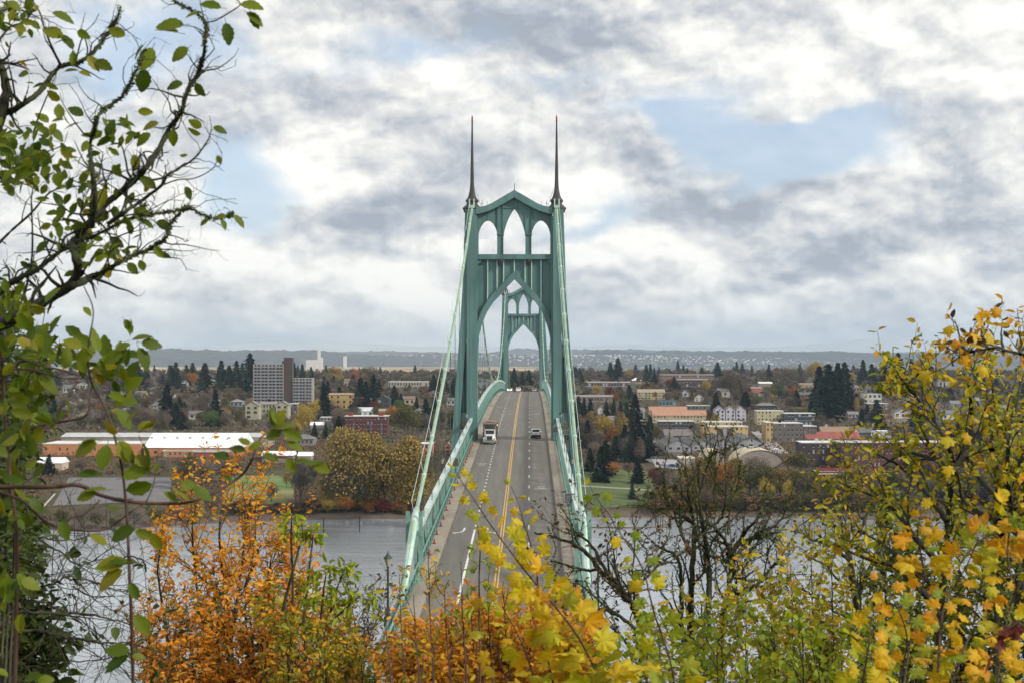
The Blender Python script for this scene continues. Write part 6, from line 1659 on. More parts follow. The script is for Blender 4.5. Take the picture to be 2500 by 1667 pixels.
# 1 --- mossy tree with large green leaves reaching in at upper left
K = 1.96; Y1 = 5.2; s1 = Y1 / F
p = Plant('mossy_tree', 'dark mossy tree with sparse large green leaves reaching across the upper left sky', 'tree')
main = [p.limb(zz([(-260, 1700), (-90, 1590), (60, 1525), (150, 1480), (235, 1430), (330, 1375), (400, 1345), (460, 1320)], 0, 0, K), Y1, .030, .013, .15, .002),
        p.limb(zz([(-120, 1420), (0, 1400), (60, 1350), (170, 1295), (280, 1210), (345, 1165), (420, 1110)], 0, 0, K), Y1 + .2, .013, .006, .1, .001),
        p.limb(zz([(330, 1375), (372, 1300), (362, 1220), (350, 1165), (400, 1095), (450, 1050), (490, 995), (590, 910), (690, 815), (760, 715), (820, 600), (870, 530), (895, 440), (940, 370), (968, 290), (982, 200), (985, 115), (930, 60), (830, 5)], 0, 0, K), Y1, .017, .0035, .12, .001),
        p.limb(zz([(440, 1085), (455, 960), (448, 860), (430, 720), (452, 620), (465, 560), (520, 510), (590, 455), (650, 340), (690, 240)], 0, 0, K), Y1 - .2, .010, .0025, .1, .001),
        p.limb(zz([(-60, 570), (20, 545), (110, 500), (200, 430), (280, 325), (390, 295), (470, 225), (525, 140), (560, 90), (575, 35)], 0, 0, K), Y1 + .3, .014, .0025, .1, .001),
        p.limb(zz([(-30, 250), (10, 340), (28, 440), (5, 560), (-40, 700)], 0, 0, K), Y1 + .3, .014, .02, .0, .001),
        p.limb(zz([(290, 310), (250, 230), (210, 130), (190, 60), (140, -20)], 0, 0, K), Y1 + .1, .005, .002, .1),
        p.limb(zz([(520, 1070), (600, 1015), (660, 975), (770, 890), (800, 840), (830, 825), (915, 770), (985, 690), (1015, 620)], 0, 0, K), Y1 - .1, .008, .0018, .1, .001),
        p.limb(zz([(770, 890), (850, 862), (930, 855), (1010, 815), (1040, 770)], 0, 0, K), Y1 - .1, .003, .0015, .05),
        p.limb(zz([(440, 1330), (560, 1265), (640, 1222), (700, 1200), (795, 1140), (812, 1080), (870, 1010), (910, 1000), (1010, 1045), (1090, 1035), (1110, 1025)], 0, 0, K), Y1 + .1, .008, .0015, .1, .001),
        p.limb(zz([(350, 1165), (450, 1130), (560, 1075), (640, 1040), (740, 1025), (840, 1010), (910, 985)], 0, 0, K), Y1, .007, .0018, .1),
        p.limb(zz([(-20, 1180), (60, 1100), (150, 1020), (230, 930), (300, 900), (420, 890)], 0, 0, K), Y1 + .25, .006, .002, .1),
        p.limb(zz([(115, 1420), (150, 1260), (155, 1100), (150, 950), (175, 840)], 0, 0, K), Y1 + .2, .005, .002, .1),
        p.limb(zz([(-20, 860), (40, 840), (100, 780), (190, 740), (300, 700)], 0, 0, K), Y1 + .3, .006, .002, .1),
        p.limb(zz([(-20, 60), (60, 40), (130, 60), (190, 90)], 0, 0, K), Y1 + .2, .005, .002, .1),
        p.limb(zz([(-10, 200), (50, 130), (110, 110), (150, 70)], 0, 0, K), Y1 + .2, .005, .002, .1),
        p.limb(zz([(975, 110), (1030, 100), (1100, 60), (1150, 20), (1100, -20)], 0, 0, K), Y1, .003, .002, .05),
        p.limb(zz([(160, 640), (185, 560), (230, 450), (280, 330)], 0, 0, K), Y1 + .1, .004, .0015, .05),
        p.limb(zz([(930, 400), (960, 345), (1020, 320), (1075, 322)], 0, 0, K), Y1, .002, .001, .0),
        p.limb(zz([(470, 1060), (500, 1090), (540, 1140), (600, 1120), (680, 1100)], 0, 0, K), Y1, .004, .0015, .05)]
tw1 = p.ramify(main, 14.0, (.08, .30), (25, 75), .22, .5, .0013, wob=.30, t0=.03)
tw2 = p.ramify(tw1, 9.0, (.03, .13), (25, 70), .15, .6, .0008, wob=.25, sides=3)
p.build(M_barkd, 'trunk')
moss_tufts(p, main[:6] + [main[9], main[10]], 900, .012); moss_tufts(p, tw1, 120, .004)
for (u, v, a, s) in [(600, 170, 160, 95), (690, 215, 230, 90), (730, 230, 250, 125), (690, 330, 262, 120), (860, 160, 165, 120), (880, 120, 180, 140), (900, 230, 215, 100), (875, 400, 190, 85), (935, 400, -60, 75), (830, 620, 265, 85), (380, 590, 195, 90),
                     (960, 640, 170, 75), (1020, 610, -15, 70), (965, 610, 150, 70), (760, 590, 195, 90), (720, 640, 215, 90), (670, 850, -35, 100), (885, 895, -60, 70), (235, 1155, 225, 90), (265, 1150, -75, 70), (1000, 1050, 215, 55), (1060, 1050, -70, 60), (1085, 1035, 180, 60), (1115, 1030, -50, 85),
                     (1080, 110, -80, 110), (1180, 60, -30, 100), (1150, 20, -10, 120), (1060, 40, 170, 110), (1200, 60, -65, 90), (970, 60, 200, 90), (350, 240, 130, 110), (300, 180, 150, 110), (250, 60, -15, 110), (370, 150, -30, 75), (420, 270, -50, 90), (460, 290, -30, 85), (320, 190, 190, 75), (375, 345, -20, 70),
                     (290, 480, 150, 80), (400, 555, 150, 90), (560, 580, -15, 95), (600, 640, -10, 70), (640, 740, -80, 80), (540, 790, -60, 70), (300, 720, 0, 65), (500, 900, 260, 110), (300, 980, -100, 80), (270, 1060, -80, 90), (640, 1000, -20, 90), (660, 1050, -30, 90), (740, 1180, -50, 80), (610, 1260, -45, 70), (400, 1470, -45, 60), (1040, 745, -70, 45), (860, 745, 0, 40)]:
    leaf_at(OV, u / K, v / K, Y1 - .05, a, s / K, p.t)
for (cx, cy_, rx_, ry_, n) in [(70, 80, 110, 100, 44), (100, 690, 170, 120, 95), (90, 800, 120, 90, 40), (520, 620, 120, 60, 14), (420, 1000, 120, 90, 16), (60, 1480, 90, 60, 26), (250, 830, 230, 110, 46), (330, 1010, 130, 60, 16), (560, 1020, 170, 90, 20), (500, 1200, 230, 90, 40), (120, 860, 160, 80, 18), (560, 640, 120, 110, 12), (240, 370, 150, 60, 8)]:
    for _ in range(n):
        u, v = (cx + GR.normal() * rx_ * .6) / K, (cy_ + GR.normal() * ry_ * .6) / K
        leaf_at(OV, u, v, Y1 + GR.uniform(-.2, .5), GR.uniform(0, 360), GR.uniform(36, 84) / K, p.t, face=GR.uniform(-.2, 1))

# 2 --- large leafed green shrub at left, its stems and the long arching branch
Y2 = 4.6
p = Plant('green_leafed_shrub', 'large oval leafed green shrub with a long arching branch at the left edge', 'shrub')
stems = [p.limb([(205, 700), (228, 760), (215, 850), (222, 930), (262, 1005), (285, 1085), (300, 1155), (310, 1260), (316, 1390), (321, 1520), (326, 1720), (330, 1900)], Y2, .002, .0065, .05),
         p.limb([(3, 860), (14, 1040), (26, 1180), (40, 1300), (40, 1500), (35, 1720), (30, 1900)], Y2 + .2, .005, .008, .05),
         p.limb([(-60, 1186), (0, 1188), (120, 1187), (195, 1184), (245, 1208), (330, 1225), (415, 1228), (465, 1224), (530, 1198), (590, 1158), (616, 1118), (636, 1070), (668, 1042)], Y2 + .1, .0085, .003, .08, .0006),
         p.limb([(-60, 1180), (0, 1200), (60, 1225), (105, 1268), (150, 1288), (200, 1294), (245, 1294), (280, 1278), (320, 1248), (352, 1228)], Y2 + .15, .006, .002, .05),
         p.limb([(-40, 1145), (20, 1105), (70, 1050), (110, 1035), (155, 1028), (212, 1012), (222, 950), (238, 905)], Y2 + .2, .006, .002, .1),
         p.limb([(616, 1118), (680, 1115), (740, 1125), (764, 1133)], Y2, .003, .001, 0),
         p.limb([(160, 1275), (175, 1262), (205, 1255), (245, 1220)], Y2, .003, .0015, 0),
         p.limb([(20, 900), (60, 880), (100, 892), (160, 905), (190, 915)], Y2 + .2, .005, .003, .05),
         p.limb([(355, 1228), (372, 1190), (380, 1150), (386, 1100)], Y2, .002, .001, 0),
         p.limb([(0, 905), (70, 900), (150, 922), (230, 922)], Y2 + .3, .005, .002, .1)]
p.ramify(stems, 1.5, (.05, .14), (25, 60), .2, .4, .001, wob=.2, sides=4)
p.build(M_barkr, 'stems')
for (u, v, a, s) in [(303, 780, -60, 48), (322, 830, 15, 62), (338, 848, -65, 75), (345, 836, -10, 62), (318, 820, 95, 32), (318, 840, 200, 45), (316, 850, 258, 56), (320, 800, 90, 30), (300, 860, 205, 70), (200, 850, 150, 60), (230, 865, 120, 34), (228, 860, 200, 60),
                     (238, 1072, 178, 62), (237, 1080, 200, 78), (262, 1085, 258, 76), (286, 1058, 140, 50), (290, 1075, -60, 70), (345, 1078, -62, 96), (335, 1045, 20, 54), (300, 1090, 300, 62), (348, 1050, 40, 60), (306, 1040, 60, 60), (330, 1112, -30, 55), (372, 1180, 195, 90), (300, 1165, 20, 90),
                     (190, 1160, 15, 70), (235, 1200, 195, 60), (262, 1195, 175, 70), (330, 1290, 205, 90), (330, 1295, -20, 60), (260, 1330, 140, 60), (345, 1330, -85, 40), (370, 1300, -65, 60), (310, 1372, 190, 100), (300, 1390, 215, 95), (316, 1375, 165, 60), (318, 1420, -70, 60), (318, 1470, 200, 40), (330, 1500, -55, 75), (316, 1590, 175, 80), (314, 1600, 215, 85), (322, 1600, -10, 40),
                     (668, 1042, 60, 60), (668, 1045, 20, 60), (650, 1070, 30, 50), (690, 1050, -25, 66), (700, 1080, -20, 52), (600, 1100, 165, 52), (610, 1085, 150, 40), (640, 1110, -20, 52), (700, 1118, -60, 50), (740, 1122, -20, 60), (764, 1130, -25, 58), (720, 1130, 30, 40), (560, 1118, 155, 50), (668, 1040, 95, 60), (680, 1035, 110, 42), (640, 1080, 200, 45),
                     (440, 1178, -15, 52), (420, 1190, -30, 60), (470, 1190, -25, 66), (400, 1200, -30, 50), (300, 1240, 170, 60), (380, 1150, 75, 28), (545, 1160, -30, 28), (150, 1270, -70, 62), (75, 1215, -50, 52), (60, 1250, -75, 50), (30, 1300, 190, 50), (40, 1400, -60, 80), (50, 1415, -20, 62), (60, 1660, 20, 62), (90, 1660, 5, 48), (20, 1650, 150, 50), (5, 1470, 60, 60)]:
    leaf_at(OV, u, v, Y2 - .03, a, s * .84, p.t)
for (cx, cy_, rx_, ry_, n) in [(60, 740, 70, 40, 16), (50, 830, 90, 60, 34), (150, 870, 80, 60, 26), (265, 900, 45, 50, 26), (50, 960, 80, 60, 30), (50, 1080, 60, 70, 30), (110, 1010, 60, 40, 12), (290, 970, 30, 40, 10), (25, 1430, 40, 60, 16), (15, 1240, 40, 60, 12)]:
    for _ in range(n):
        leaf_at(OV, cx + GR.normal() * rx_ * .6, cy_ + GR.normal() * ry_ * .6, Y2 + GR.uniform(0, .5), GR.uniform(0, 360), GR.uniform(28, 62), p.t, face=GR.uniform(-.4, 1))

# 3 --- tangle of bare twigs in the lower left with small dark leaves
Y3 = 8.0; k3 = 3.033
p = Plant('bare_shrub', 'tangle of thin bare twigs with small dark leaves over the water at lower left', 'shrub')
T3 = [[(-60, 1180), (120, 1050), (250, 1045), (420, 1050), (560, 1050), (700, 1070), (800, 1080), (960, 1135), (1150, 1135)], [(120, 1180), (270, 1180), (350, 1195), (450, 1222), (580, 1240), (700, 1262), (830, 1270), (950, 1282), (1270, 1350)],
      [(480, 780), (510, 795), (600, 800), (720, 825), (790, 850), (880, 880), (960, 890)], [(540, 850), (640, 910), (740, 925), (850, 925)], [(-40, 470), (100, 520), (300, 490), (400, 510), (550, 500), (720, 460)], [(0, 800), (120, 860), (240, 940), (400, 1000), (560, 1080), (700, 1180), (860, 1300), (1000, 1420)],
      [(300, 850), (420, 820), (520, 760), (640, 680), (760, 650)], [(250, 1320), (400, 1380), (560, 1410), (720, 1400), (860, 1380)], [(100, 1350), (170, 1420), (230, 1500), (260, 1600)], [(1080, 740), (1060, 660), (960, 630), (860, 650), (780, 700)], [(360, 560), (460, 600), (520, 660), (600, 700)], [(700, 1150), (760, 1300), (900, 1450), (1020, 1590)]]
L3 = [p.limb(zz(q, 0, 1150, k3), Y3 + .3 * i % 1.1, .012 if i < 2 else .006, .003, .2, .004) for i, q in enumerate(T3)]
a3 = p.ramify(L3, 8.0, (.25, .75), (25, 80), .08, .5, .0024, wob=.30, sides=4)
b3 = p.ramify(a3, 6.0, (.10, .36), (25, 75), .05, .6, .0016, wob=.32, sides=3)
p.build(M_barkb, 'branches')
Pp, Dd = leaf_points([x for x in b3 + a3], 1.6, .7)
leaf_stuff('leaves', Pp, Dd, .075, I_dgreen, p.t, .5)
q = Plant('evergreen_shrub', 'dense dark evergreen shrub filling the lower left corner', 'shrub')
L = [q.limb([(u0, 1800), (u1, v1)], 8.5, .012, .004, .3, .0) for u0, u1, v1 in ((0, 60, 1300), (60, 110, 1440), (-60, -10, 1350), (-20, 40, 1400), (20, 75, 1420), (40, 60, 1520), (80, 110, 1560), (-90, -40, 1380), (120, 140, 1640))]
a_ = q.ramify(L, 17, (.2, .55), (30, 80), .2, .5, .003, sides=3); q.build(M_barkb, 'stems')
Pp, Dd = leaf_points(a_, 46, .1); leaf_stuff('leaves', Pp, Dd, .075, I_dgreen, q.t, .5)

# 4 --- orange trees, lower left centre
def bush(name, label, cat, stems, y, hgt_r, leafm, per1, len1, per2, len2, leaf_pm, size, wid, bark, r0=.02, dy=1.0, leafname='leaves', extra=None, t0=.2, up=.35, droop=.2, lt0=.15, wob=.15):
    p = Plant(name, label, cat)
    L = []
    for i, st in enumerate(stems):
        L.append(p.limb(st, y + dy * math.sin(i * 2.4), r0, r0 * .22, .3, r0 * .1))
    size = size * .80; a1 = p.ramify(L, per1 * 1.45, len1, (20, 55), up, .5, .003, t0=t0, wob=wob, sides=4)
    a2 = p.ramify(a1, per2 * 1.2, len2, (20, 60), up * .7, .6, .002, wob=wob, sides=3, t0=.1)
    p.build(bark, 'branches')
    Pp, Dd = leaf_points(a1 + a2, leaf_pm * 1.9, lt0)
    if extra:
        # a share of the leaves has another colour
        k = GR.random(len(Pp)) < extra[1]
        leaf_stuff(leafname, Pp[k], Dd[k], size, extra[0], p.t, wid, droop); Pp, Dd = Pp[~k], Dd[~k]
    leaf_stuff(leafname, Pp, Dd, size, leafm, p.t, wid, droop)
    return p, L, a1
bush('shade_dark_shrub', 'shrub with shade put into its dark leaf colour along the left edge', 'shrub', [[(u0 - 30, 1900), (u0 - 10, 1500), (u0, (v + 1500) / 2), (u1, v)] for u0, u1, v in ((-30, -20, 760), (10, 20, 820), (40, 70, 880), (-10, 5, 940), (30, 60, 1010), (-50, -20, 1080), (-40, 0, 700), (20, 70, 900), (50, 110, 760), (30, 110, 840), (-20, 60, 700))],
     6.5, 1, I_dgreen, 6.5, (.12, .36), 7, (.06, .18), 18, .055, .6, M_barkb, .008, .5, t0=.42, up=.3)  # shadow along the left edge is put into the dark leaf colour
S4 = [[(520, 1850), (560, 1600), (585, 1420), (598, 1280), (592, 1175)], [(500, 1850), (500, 1600), (480, 1430), (470, 1300), (478, 1228)], [(560, 1850), (560, 1560), (545, 1400), (535, 1300), (545, 1225)], [(620, 1850), (640, 1600), (640, 1480), (655, 1400), (680, 1330)],
      [(570, 1500), (590, 1450), (620, 1380), (640, 1330), (700, 1350)], [(440, 1850), (420, 1650), (400, 1500), (385, 1400), (390, 1340)], [(430, 1850), (400, 1700), (370, 1580), (360, 1480)], [(600, 1850), (610, 1650), (600, 1520), (600, 1420)],
      [(660, 1850), (690, 1650), (720, 1520), (700, 1430)], [(480, 1850), (450, 1650), (440, 1520), (435, 1400), (430, 1300)], [(400, 1850), (380, 1750), (350, 1650), (345, 1590)], [(700, 1850), (720, 1700), (760, 1600), (770, 1500)]]
bush('orange_leafed_tree', 'orange leafed small tree with a narrow top in front of the left river', 'tree', S4[:9], 14, 1, I_orange, 4.6, (.35, 1.0), 6.0, (.12, .4), 13, .068, .46, M_barkb, .022, .7, up=.5, t0=.3, extra=(I_gold, .3))
bush('orange_leafed_shrub', 'dense orange and gold shrub at the bottom between the left water and the road', 'shrub', [[(u0 + 40, 1900), (u0 + 20, 1720), (u0, v)] for u0, v in ((360, 1560), (410, 1500), (460, 1520), (510, 1480), (560, 1490), (610, 1500), (660, 1470), (710, 1510), (760, 1500), (800, 1540), (430, 1600), (540, 1570), (640, 1580), (740, 1590), (850, 1570))],
     12.5, 1, I_orange, 9, (.3, .75), 7, (.1, .35), 26, .066, .5, M_barkb, .018, .8, extra=(I_dgreen, .22), t0=.1)
bush('yellow_green_shrub', 'yellow green leafed shrub left of the road bottom', 'shrub', [[(u0 + 10, 1900), (u0 + 8, 1720), (u0, v)] for u0, v in ((700, 1440), (740, 1500), (790, 1540), (840, 1570), (880, 1600), (780, 1600), (840, 1630), (700, 1560), (900, 1640))],
     11.5, 1, I_olive, 8, (.25, .6), 7, (.1, .3), 24, .06, .48, M_barkb, .014, .7, extra=(I_gold, .35))
# 5 --- golden bush over the road bottom
S5 = [(940, 1470), (975, 1400), (1010, 1450), (1045, 1340), (1085, 1440), (1125, 1370), (1150, 1480), (1190, 1440), (1230, 1450), (1010, 1590), (1060, 1570), (1120, 1580), (1180, 1560), (1240, 1560), (1290, 1550), (1330, 1570), (1380, 1590), (980, 1640)]
bush('golden_leafed_shrub', 'golden orange shrub hiding the bottom of the road', 'shrub', [[(u0 + 30, 1900), (u0 + 14, 1700), (u0, v)] for u0, v in S5[9:] + [(1040, 1540), (1100, 1530), (1150, 1540), (1200, 1520), (1240, 1580), (1300, 1590), (1350, 1600), (1420, 1580), (1440, 1640), (1160, 1600), (1040, 1640), (1100, 1640)]], 10.5, 1, I_orange, 11, (.25, .65), 9, (.1, .3), 30, .058, .52, M_barkr, .014, .8, extra=(I_gold, .4), t0=.1)
bush('slender_shoots', 'slender upright shoots with thin green and golden leaves in front of the road', 'shrub', [[(u0 + 24, 1900), (u0 + 14, 1660), (u0 + 5, (v + 1660) / 2), (u0, v)] for u0, v in S5[:9]], 9.0, 1, I_gold, 2.6, (.12, .34), 3.5, (.07, .18), 18, .060, .4, M_barkr, .009, .6, extra=(I_olive, .45), up=.6, t0=.05)

# 6 --- maple shoots with large yellow leaves
def shoot(label, pts, y, sizes, meshes, r0, n, group='leafy maple shoots', mixm=None, jit=14, wide=80):
    p = Plant('maple_shoot', label, 'shoot', group)
    (L, R_) = p.limb(pts, y, r0 * .3, r0, .1); 
    Q = smooth_line(pts, 6)
    seglen = np.concatenate([[0], np.cumsum(np.linalg.norm(np.diff(Q, axis=0), axis=1))]); tot = seglen[-1]
    for i in range(n):
        f = i / (n - 1); a = f * tot; j = min(len(Q) - 2, max(0, np.searchsorted(seglen, a) - 1))
        d = Q[j + 1] - Q[j]; base = math.degrees(math.atan2(-d[1], d[0])) + 180
        sz = np.interp(f, [0, 1], sizes) * GR.uniform(.75, 1.2)
        for sgn in ((-1, 1) if i else (0,)):
            ms = meshes if mixm is None or GR.random() > mixm[1] else mixm[0]
            w = sz * .35
            an = base + sgn * GR.uniform(45, 85)
            u, v = Q[j] + GR.normal(size=2) * 2
            st = Vector(P(u, v, y)); e = Vector(P(u + w * math.cos(math.radians(an)), v - w * math.sin(math.radians(an)), y + GR.uniform(-.1, .1)))
            p.tubes.append((np.array([st, e]), np.array([.0012, .001]), 3))
            leaf_at(ms, u + w * math.cos(math.radians(an)), v - w * math.sin(math.radians(an)), y + GR.uniform(-.1, .1), an + GR.uniform(-25, 10) * sgn - 20 * (math.cos(math.radians(an)) > 0), sz, p.t, face=GR.uniform(-.5, .9))
    p.build(M_barkr, 'stem')
    return p
o3 = (900, 1000, 2.35)
shoot('long maple shoot of yellow green leaves crossing the road diagonally', zz([(500, 350), (540, 420), (575, 470), (620, 535), (680, 630), (745, 720), (820, 820), (900, 925), (1000, 1045), (1100, 1165), (1200, 1300), (1290, 1470), (1360, 1640)], *o3), 5.6, (22, 84), MP, .0045, 30, mixm=(MA, .12))
shoot('short upright maple shoot of small yellow green leaves over the yellow line', zz([(818, 440), (850, 510), (870, 570), (890, 650), (915, 720), (945, 830), (965, 920), (975, 1100)], *o3), 6.4, (24, 48), MP, .004, 9)
shoot('hanging maple shoot of lime leaves at the right edge of the bridge', zz([(390, 240), (440, 330), (520, 430), (560, 510), (600, 565), (650, 640), (715, 735), (765, 860), (795, 990), (830, 1120), (880, 1260), (925, 1400), (965, 1590)], 1300, 1100, 2.765), 6.2, (22, 58), MLm, .005, 17, mixm=(MP, .5))
shoot('maple shoot of amber leaves crowded at the bottom beneath the long diagonal shoot', [(1225, 1480), (1260, 1540), (1290, 1610), (1320, 1720)], 5.8, (36, 62), MP, .005, 9, mixm=(MA, .5))
shoot('broad leafed yellow maple shoot below the bend of the long diagonal shoot', [(1330, 1520), (1370, 1570), (1410, 1630), (1440, 1720)], 5.8, (36, 62), MP, .005, 9, mixm=(MA, .6))
shoot('maple shoot of amber leaves low in front of the bare tree, centre', [(1290, 1460), (1310, 1540), (1340, 1620), (1360, 1720)], 5.8, (34, 58), MA, .005, 5, mixm=(MP, .5))
shoot('short maple shoot of yellow leaves left of the long diagonal shoot', [(1180, 1500), (1200, 1560), (1230, 1640), (1250, 1720)], 5.8, (34, 56), MA, .004, 5, mixm=(MP, .4))

# 7 --- bare mossy trees right of the road
def bare_tree(label, limbs_, y, r0, per=(3.2, 4.2), lens=((.4, 1.2), (.15, .5)), leaves=2.0, lm=None, off=(1300, 1100, 2.765), moss=90, lsz=.06):
    p = Plant('mossy_bare_tree', label, 'tree', 'mossy bare trees above the river')
    L = [p.limb(zz(q, *off), y + .35 * math.sin(i * 2.1), r0 * k, r0 * k2, .25, r0 * .12) for i, (q, k, k2) in enumerate(limbs_)]
    a1 = p.ramify(L, per[0] * 1.35, lens[0], (20, 70), .38, .5, .004, wob=.26, t0=.10, sides=4)
    a2 = p.ramify(a1, per[1] * 1.15, lens[1], (20, 70), .3, .6, .0026, wob=.28, sides=3, t0=.1)
    a3 = p.ramify(a2, 2.0, (.08, .25), (25, 75), .25, .7, .002, wob=.28, sides=3, t0=.2); a2 = a2 + a3
    p.build(M_barkd, 'trunk')
    moss_tufts(p, L + a1, moss, .028)
    Pp, Dd = leaf_points(a1 + a2, leaves, .5)
    leaf_stuff('leaves', Pp, Dd, lsz, lm or I_brown, p.t, .55)
    return p
bare_tree('mossy bare tree leaning left across the right side of the bridge', [([(900, 1700), (850, 1560), (790, 1400), (740, 1240), (700, 1080), (640, 990), (560, 900), (450, 800), (370, 690), (300, 640), (220, 605), (110, 570), (10, 548)], 1.0, .18),
    ([(700, 1080), (600, 930), (480, 780), (400, 640), (300, 560), (230, 520)], .6, .15), ([(740, 1240), (620, 1140), (500, 1080), (380, 1040), (250, 1020)], .45, .15), ([(640, 990), (760, 860), (860, 760), (960, 700)], .4, .12), ([(450, 800), (330, 800), (200, 760), (120, 740)], .35, .1),
    ([(790, 1400), (640, 1300), (520, 1180), (420, 1150)], .4, .12), ([(690, 1060), (680, 800), (690, 600), (672, 420)], .3, .08)], 17, .055, (3.4, 4.4), leaves=3.2)
bare_tree('tallest mossy bare tree with straight upright stems in front of the river', [([(1080, 1750), (1050, 1500), (1062, 1300), (1070, 1050), (1078, 850), (1090, 620), (1088, 480), (1070, 380), (1040, 200)], 1.0, .2),
    ([(1010, 1750), (1020, 1400), (1018, 1200), (1005, 1000), (1000, 800), (960, 700), (870, 655), (840, 640)], .6, .15), ([(1180, 1150), (1192, 940), (1188, 760), (1165, 560), (1140, 420), (1130, 260), (1200, 60), (1240, -60)], .7, .12), ([(1090, 620), (1160, 540), (1250, 480), (1300, 380), (1305, 200), (1300, 20), (1310, -100)], .4, .1),
    ([(1088, 480), (1000, 440), (930, 380), (900, 320), (880, 200)], .4, .1), ([(1070, 700), (1010, 560), (1000, 420), (1010, 260), (990, 120)], .35, .08), ([(1150, 500), (1210, 380), (1230, 220), (1225, 80)], .3, .08), ([(1305, 300), (1370, 200), (1400, 60)], .25, .06), ([(1088, 900), (1160, 800), (1200, 640), (1260, 560)], .3, .08), ([(1070, 380), (1000, 280), (960, 220)], .3, .1), ([(1078, 1400), (1190, 1250), (1190, 1050)], .5, .4)], 19, .064, (3.4, 4.2), leaves=2.6)
bare_tree('spreading mossy bare tree whose branches fork to the right above the river', [([(1270, 1750), (1265, 1400), (1278, 1180), (1315, 980), (1345, 800), (1325, 680), (1290, 590), (1215, 510), (1170, 470)], .9, .2),
    ([(1320, 700), (1390, 620), (1440, 540), (1500, 480), (1540, 400)], .6, .12), ([(1280, 1100), (1340, 1000), (1420, 940), (1500, 910), (1560, 860), (1610, 790), (1660, 740), (1700, 670), (1770, 580)], .6, .12), ([(1360, 720), (1440, 640), (1510, 570), (1570, 530), (1650, 500)], .5, .12), ([(1510, 560), (1600, 560), (1680, 550)], .5, .12),
    ([(1540, 420), (1560, 300), (1600, 180)], .25, .06), ([(1640, 510), (1700, 420), (1720, 330)], .25, .06), ([(1330, 760), (1240, 720), (1180, 700), (1120, 640)], .4, .1), ([(1420, 940), (1430, 860), (1500, 800)], .3, .1), ([(1345, 800), (1420, 760), (1500, 650)], .3, .1), ([(1320, 560), (1330, 400), (1390, 200), (1410, 60)], .25, .06)], 18, .060, (3.2, 4.2), leaves=2.4)
bare_tree('mossy bare tree with dark forked crown between the river and the yellow tree', [([(2250, 1500), (2200, 1100), (2140, 760), (2120, 640), (2080, 540), (2010, 480), (1960, 380), (1950, 300)], .9, .15), ([(2140, 740), (2040, 660), (1960, 620), (1880, 600), (1830, 560)], .5, .15), ([(2120, 660), (2200, 560), (2260, 420), (2330, 330)], .6, .12), ([(2190, 1000), (2290, 760), (2350, 600), (2420, 420)], .7, .15), ([(1640, 820), (1760, 900), (1900, 980), (2080, 1080), (2180, 1120)][::-1], .4, .1)],
    20, .062, (3.4, 4.0), leaves=2.6, lm=I_gold)
# fine twiggy bare bush by the road side, lower left of the bridge
bush('bare_twig_bush', 'small bare bush of fine purple brown twigs beside the left bridge parapet', 'shrub', [[(860, 1850), (850, 1640), (820, 1540)], [(860, 1700), (900, 1560), (930, 1490)], [(870, 1700), (870, 1560), (860, 1480)], [(850, 1700), (800, 1560), (790, 1500)]], 13, 1, I_brown, 9, (.3, .7), 8, (.15, .35), 3.5, .05, .5, M_barkb, .014, .5, lt0=.6)

# 8 --- yellow green tree filling the right edge
p, L8, a8 = bush('yellow_green_tree', 'tall yellow green leafed tree rising along the right edge above the town', 'tree',
    [zz(q, 1900, 740, 1.692) for q in ([(640, 1650), (680, 1200), (700, 900), (722, 700), (700, 580), (640, 480), (580, 400), (530, 340), (495, 290)], [(900, 1650), (905, 1200), (912, 900), (905, 700), (880, 600), (895, 450), (880, 330), (850, 240)], [(980, 1500), (990, 1000), (960, 800), (945, 600), (980, 450), (1000, 330)],
     [(700, 900), (640, 820), (560, 720), (480, 660), (400, 620)], [(722, 700), (780, 600), (800, 480), (790, 360), (770, 290)], [(690, 1100), (560, 960), (470, 840), (380, 790), (250, 740)], [(905, 800), (830, 720), (780, 640), (740, 540)], [(920, 950), (1000, 860), (1060, 760)],
     [(680, 1200), (560, 1100), (440, 1000), (340, 940)], [(880, 600), (960, 520), (1040, 470)], [(650, 1250), (500, 1100), (380, 1060), (240, 1000)], [(722, 700), (640, 640), (520, 620), (420, 680)], [(912, 900), (820, 860), (760, 800), (740, 700)])],
    9.0, 1, I_yg, 5.2, (.2, .6), 6.5, (.08, .28), 17, .056, .55, M_barkd, .022, .6, extra=(I_olive, .38), t0=.12)
p, L8, a8 = bush('brown_tipped_tree', 'thin leafed branch with withered brown and amber leaves at the top right edge', 'tree',
    [zz(q, 1900, 740, 1.692) for q in ([(1120, 230), (1015, 212), (960, 200), (905, 185), (850, 190), (780, 205), (730, 235), (690, 262), (620, 295)], [(870, 190), (840, 140), (850, 90), (880, 45)], [(800, 200), (760, 180), (745, 120), (730, 70)], [(930, 195), (920, 130), (930, 80)], [(1000, 210), (1010, 150), (1050, 110)])],
    7.5, 1, I_gold, 5, (.08, .25), 4, (.05, .14), 9, .06, .55, M_barkd, .009, .2, extra=(I_brown, .3), t0=.05)
for (u, v, a, s) in [(730, 95, 200, 55), (740, 150, 250, 40), (840, 100, 100, 60), (860, 120, -60, 56), (880, 45, 20, 50), (870, 50, 170, 40), (640, 290, 190, 60), (680, 290, -20, 60), (760, 260, 60, 50), (830, 250, -40, 60), (730, 560, 180, 60), (760, 560, 10, 50), (730, 680, 190, 50)]:
    leaf_at(MA, 1900 + u / 1.692, 740 + v / 1.692, 7.3, a, s / 1.692 * 1.25, p.t)

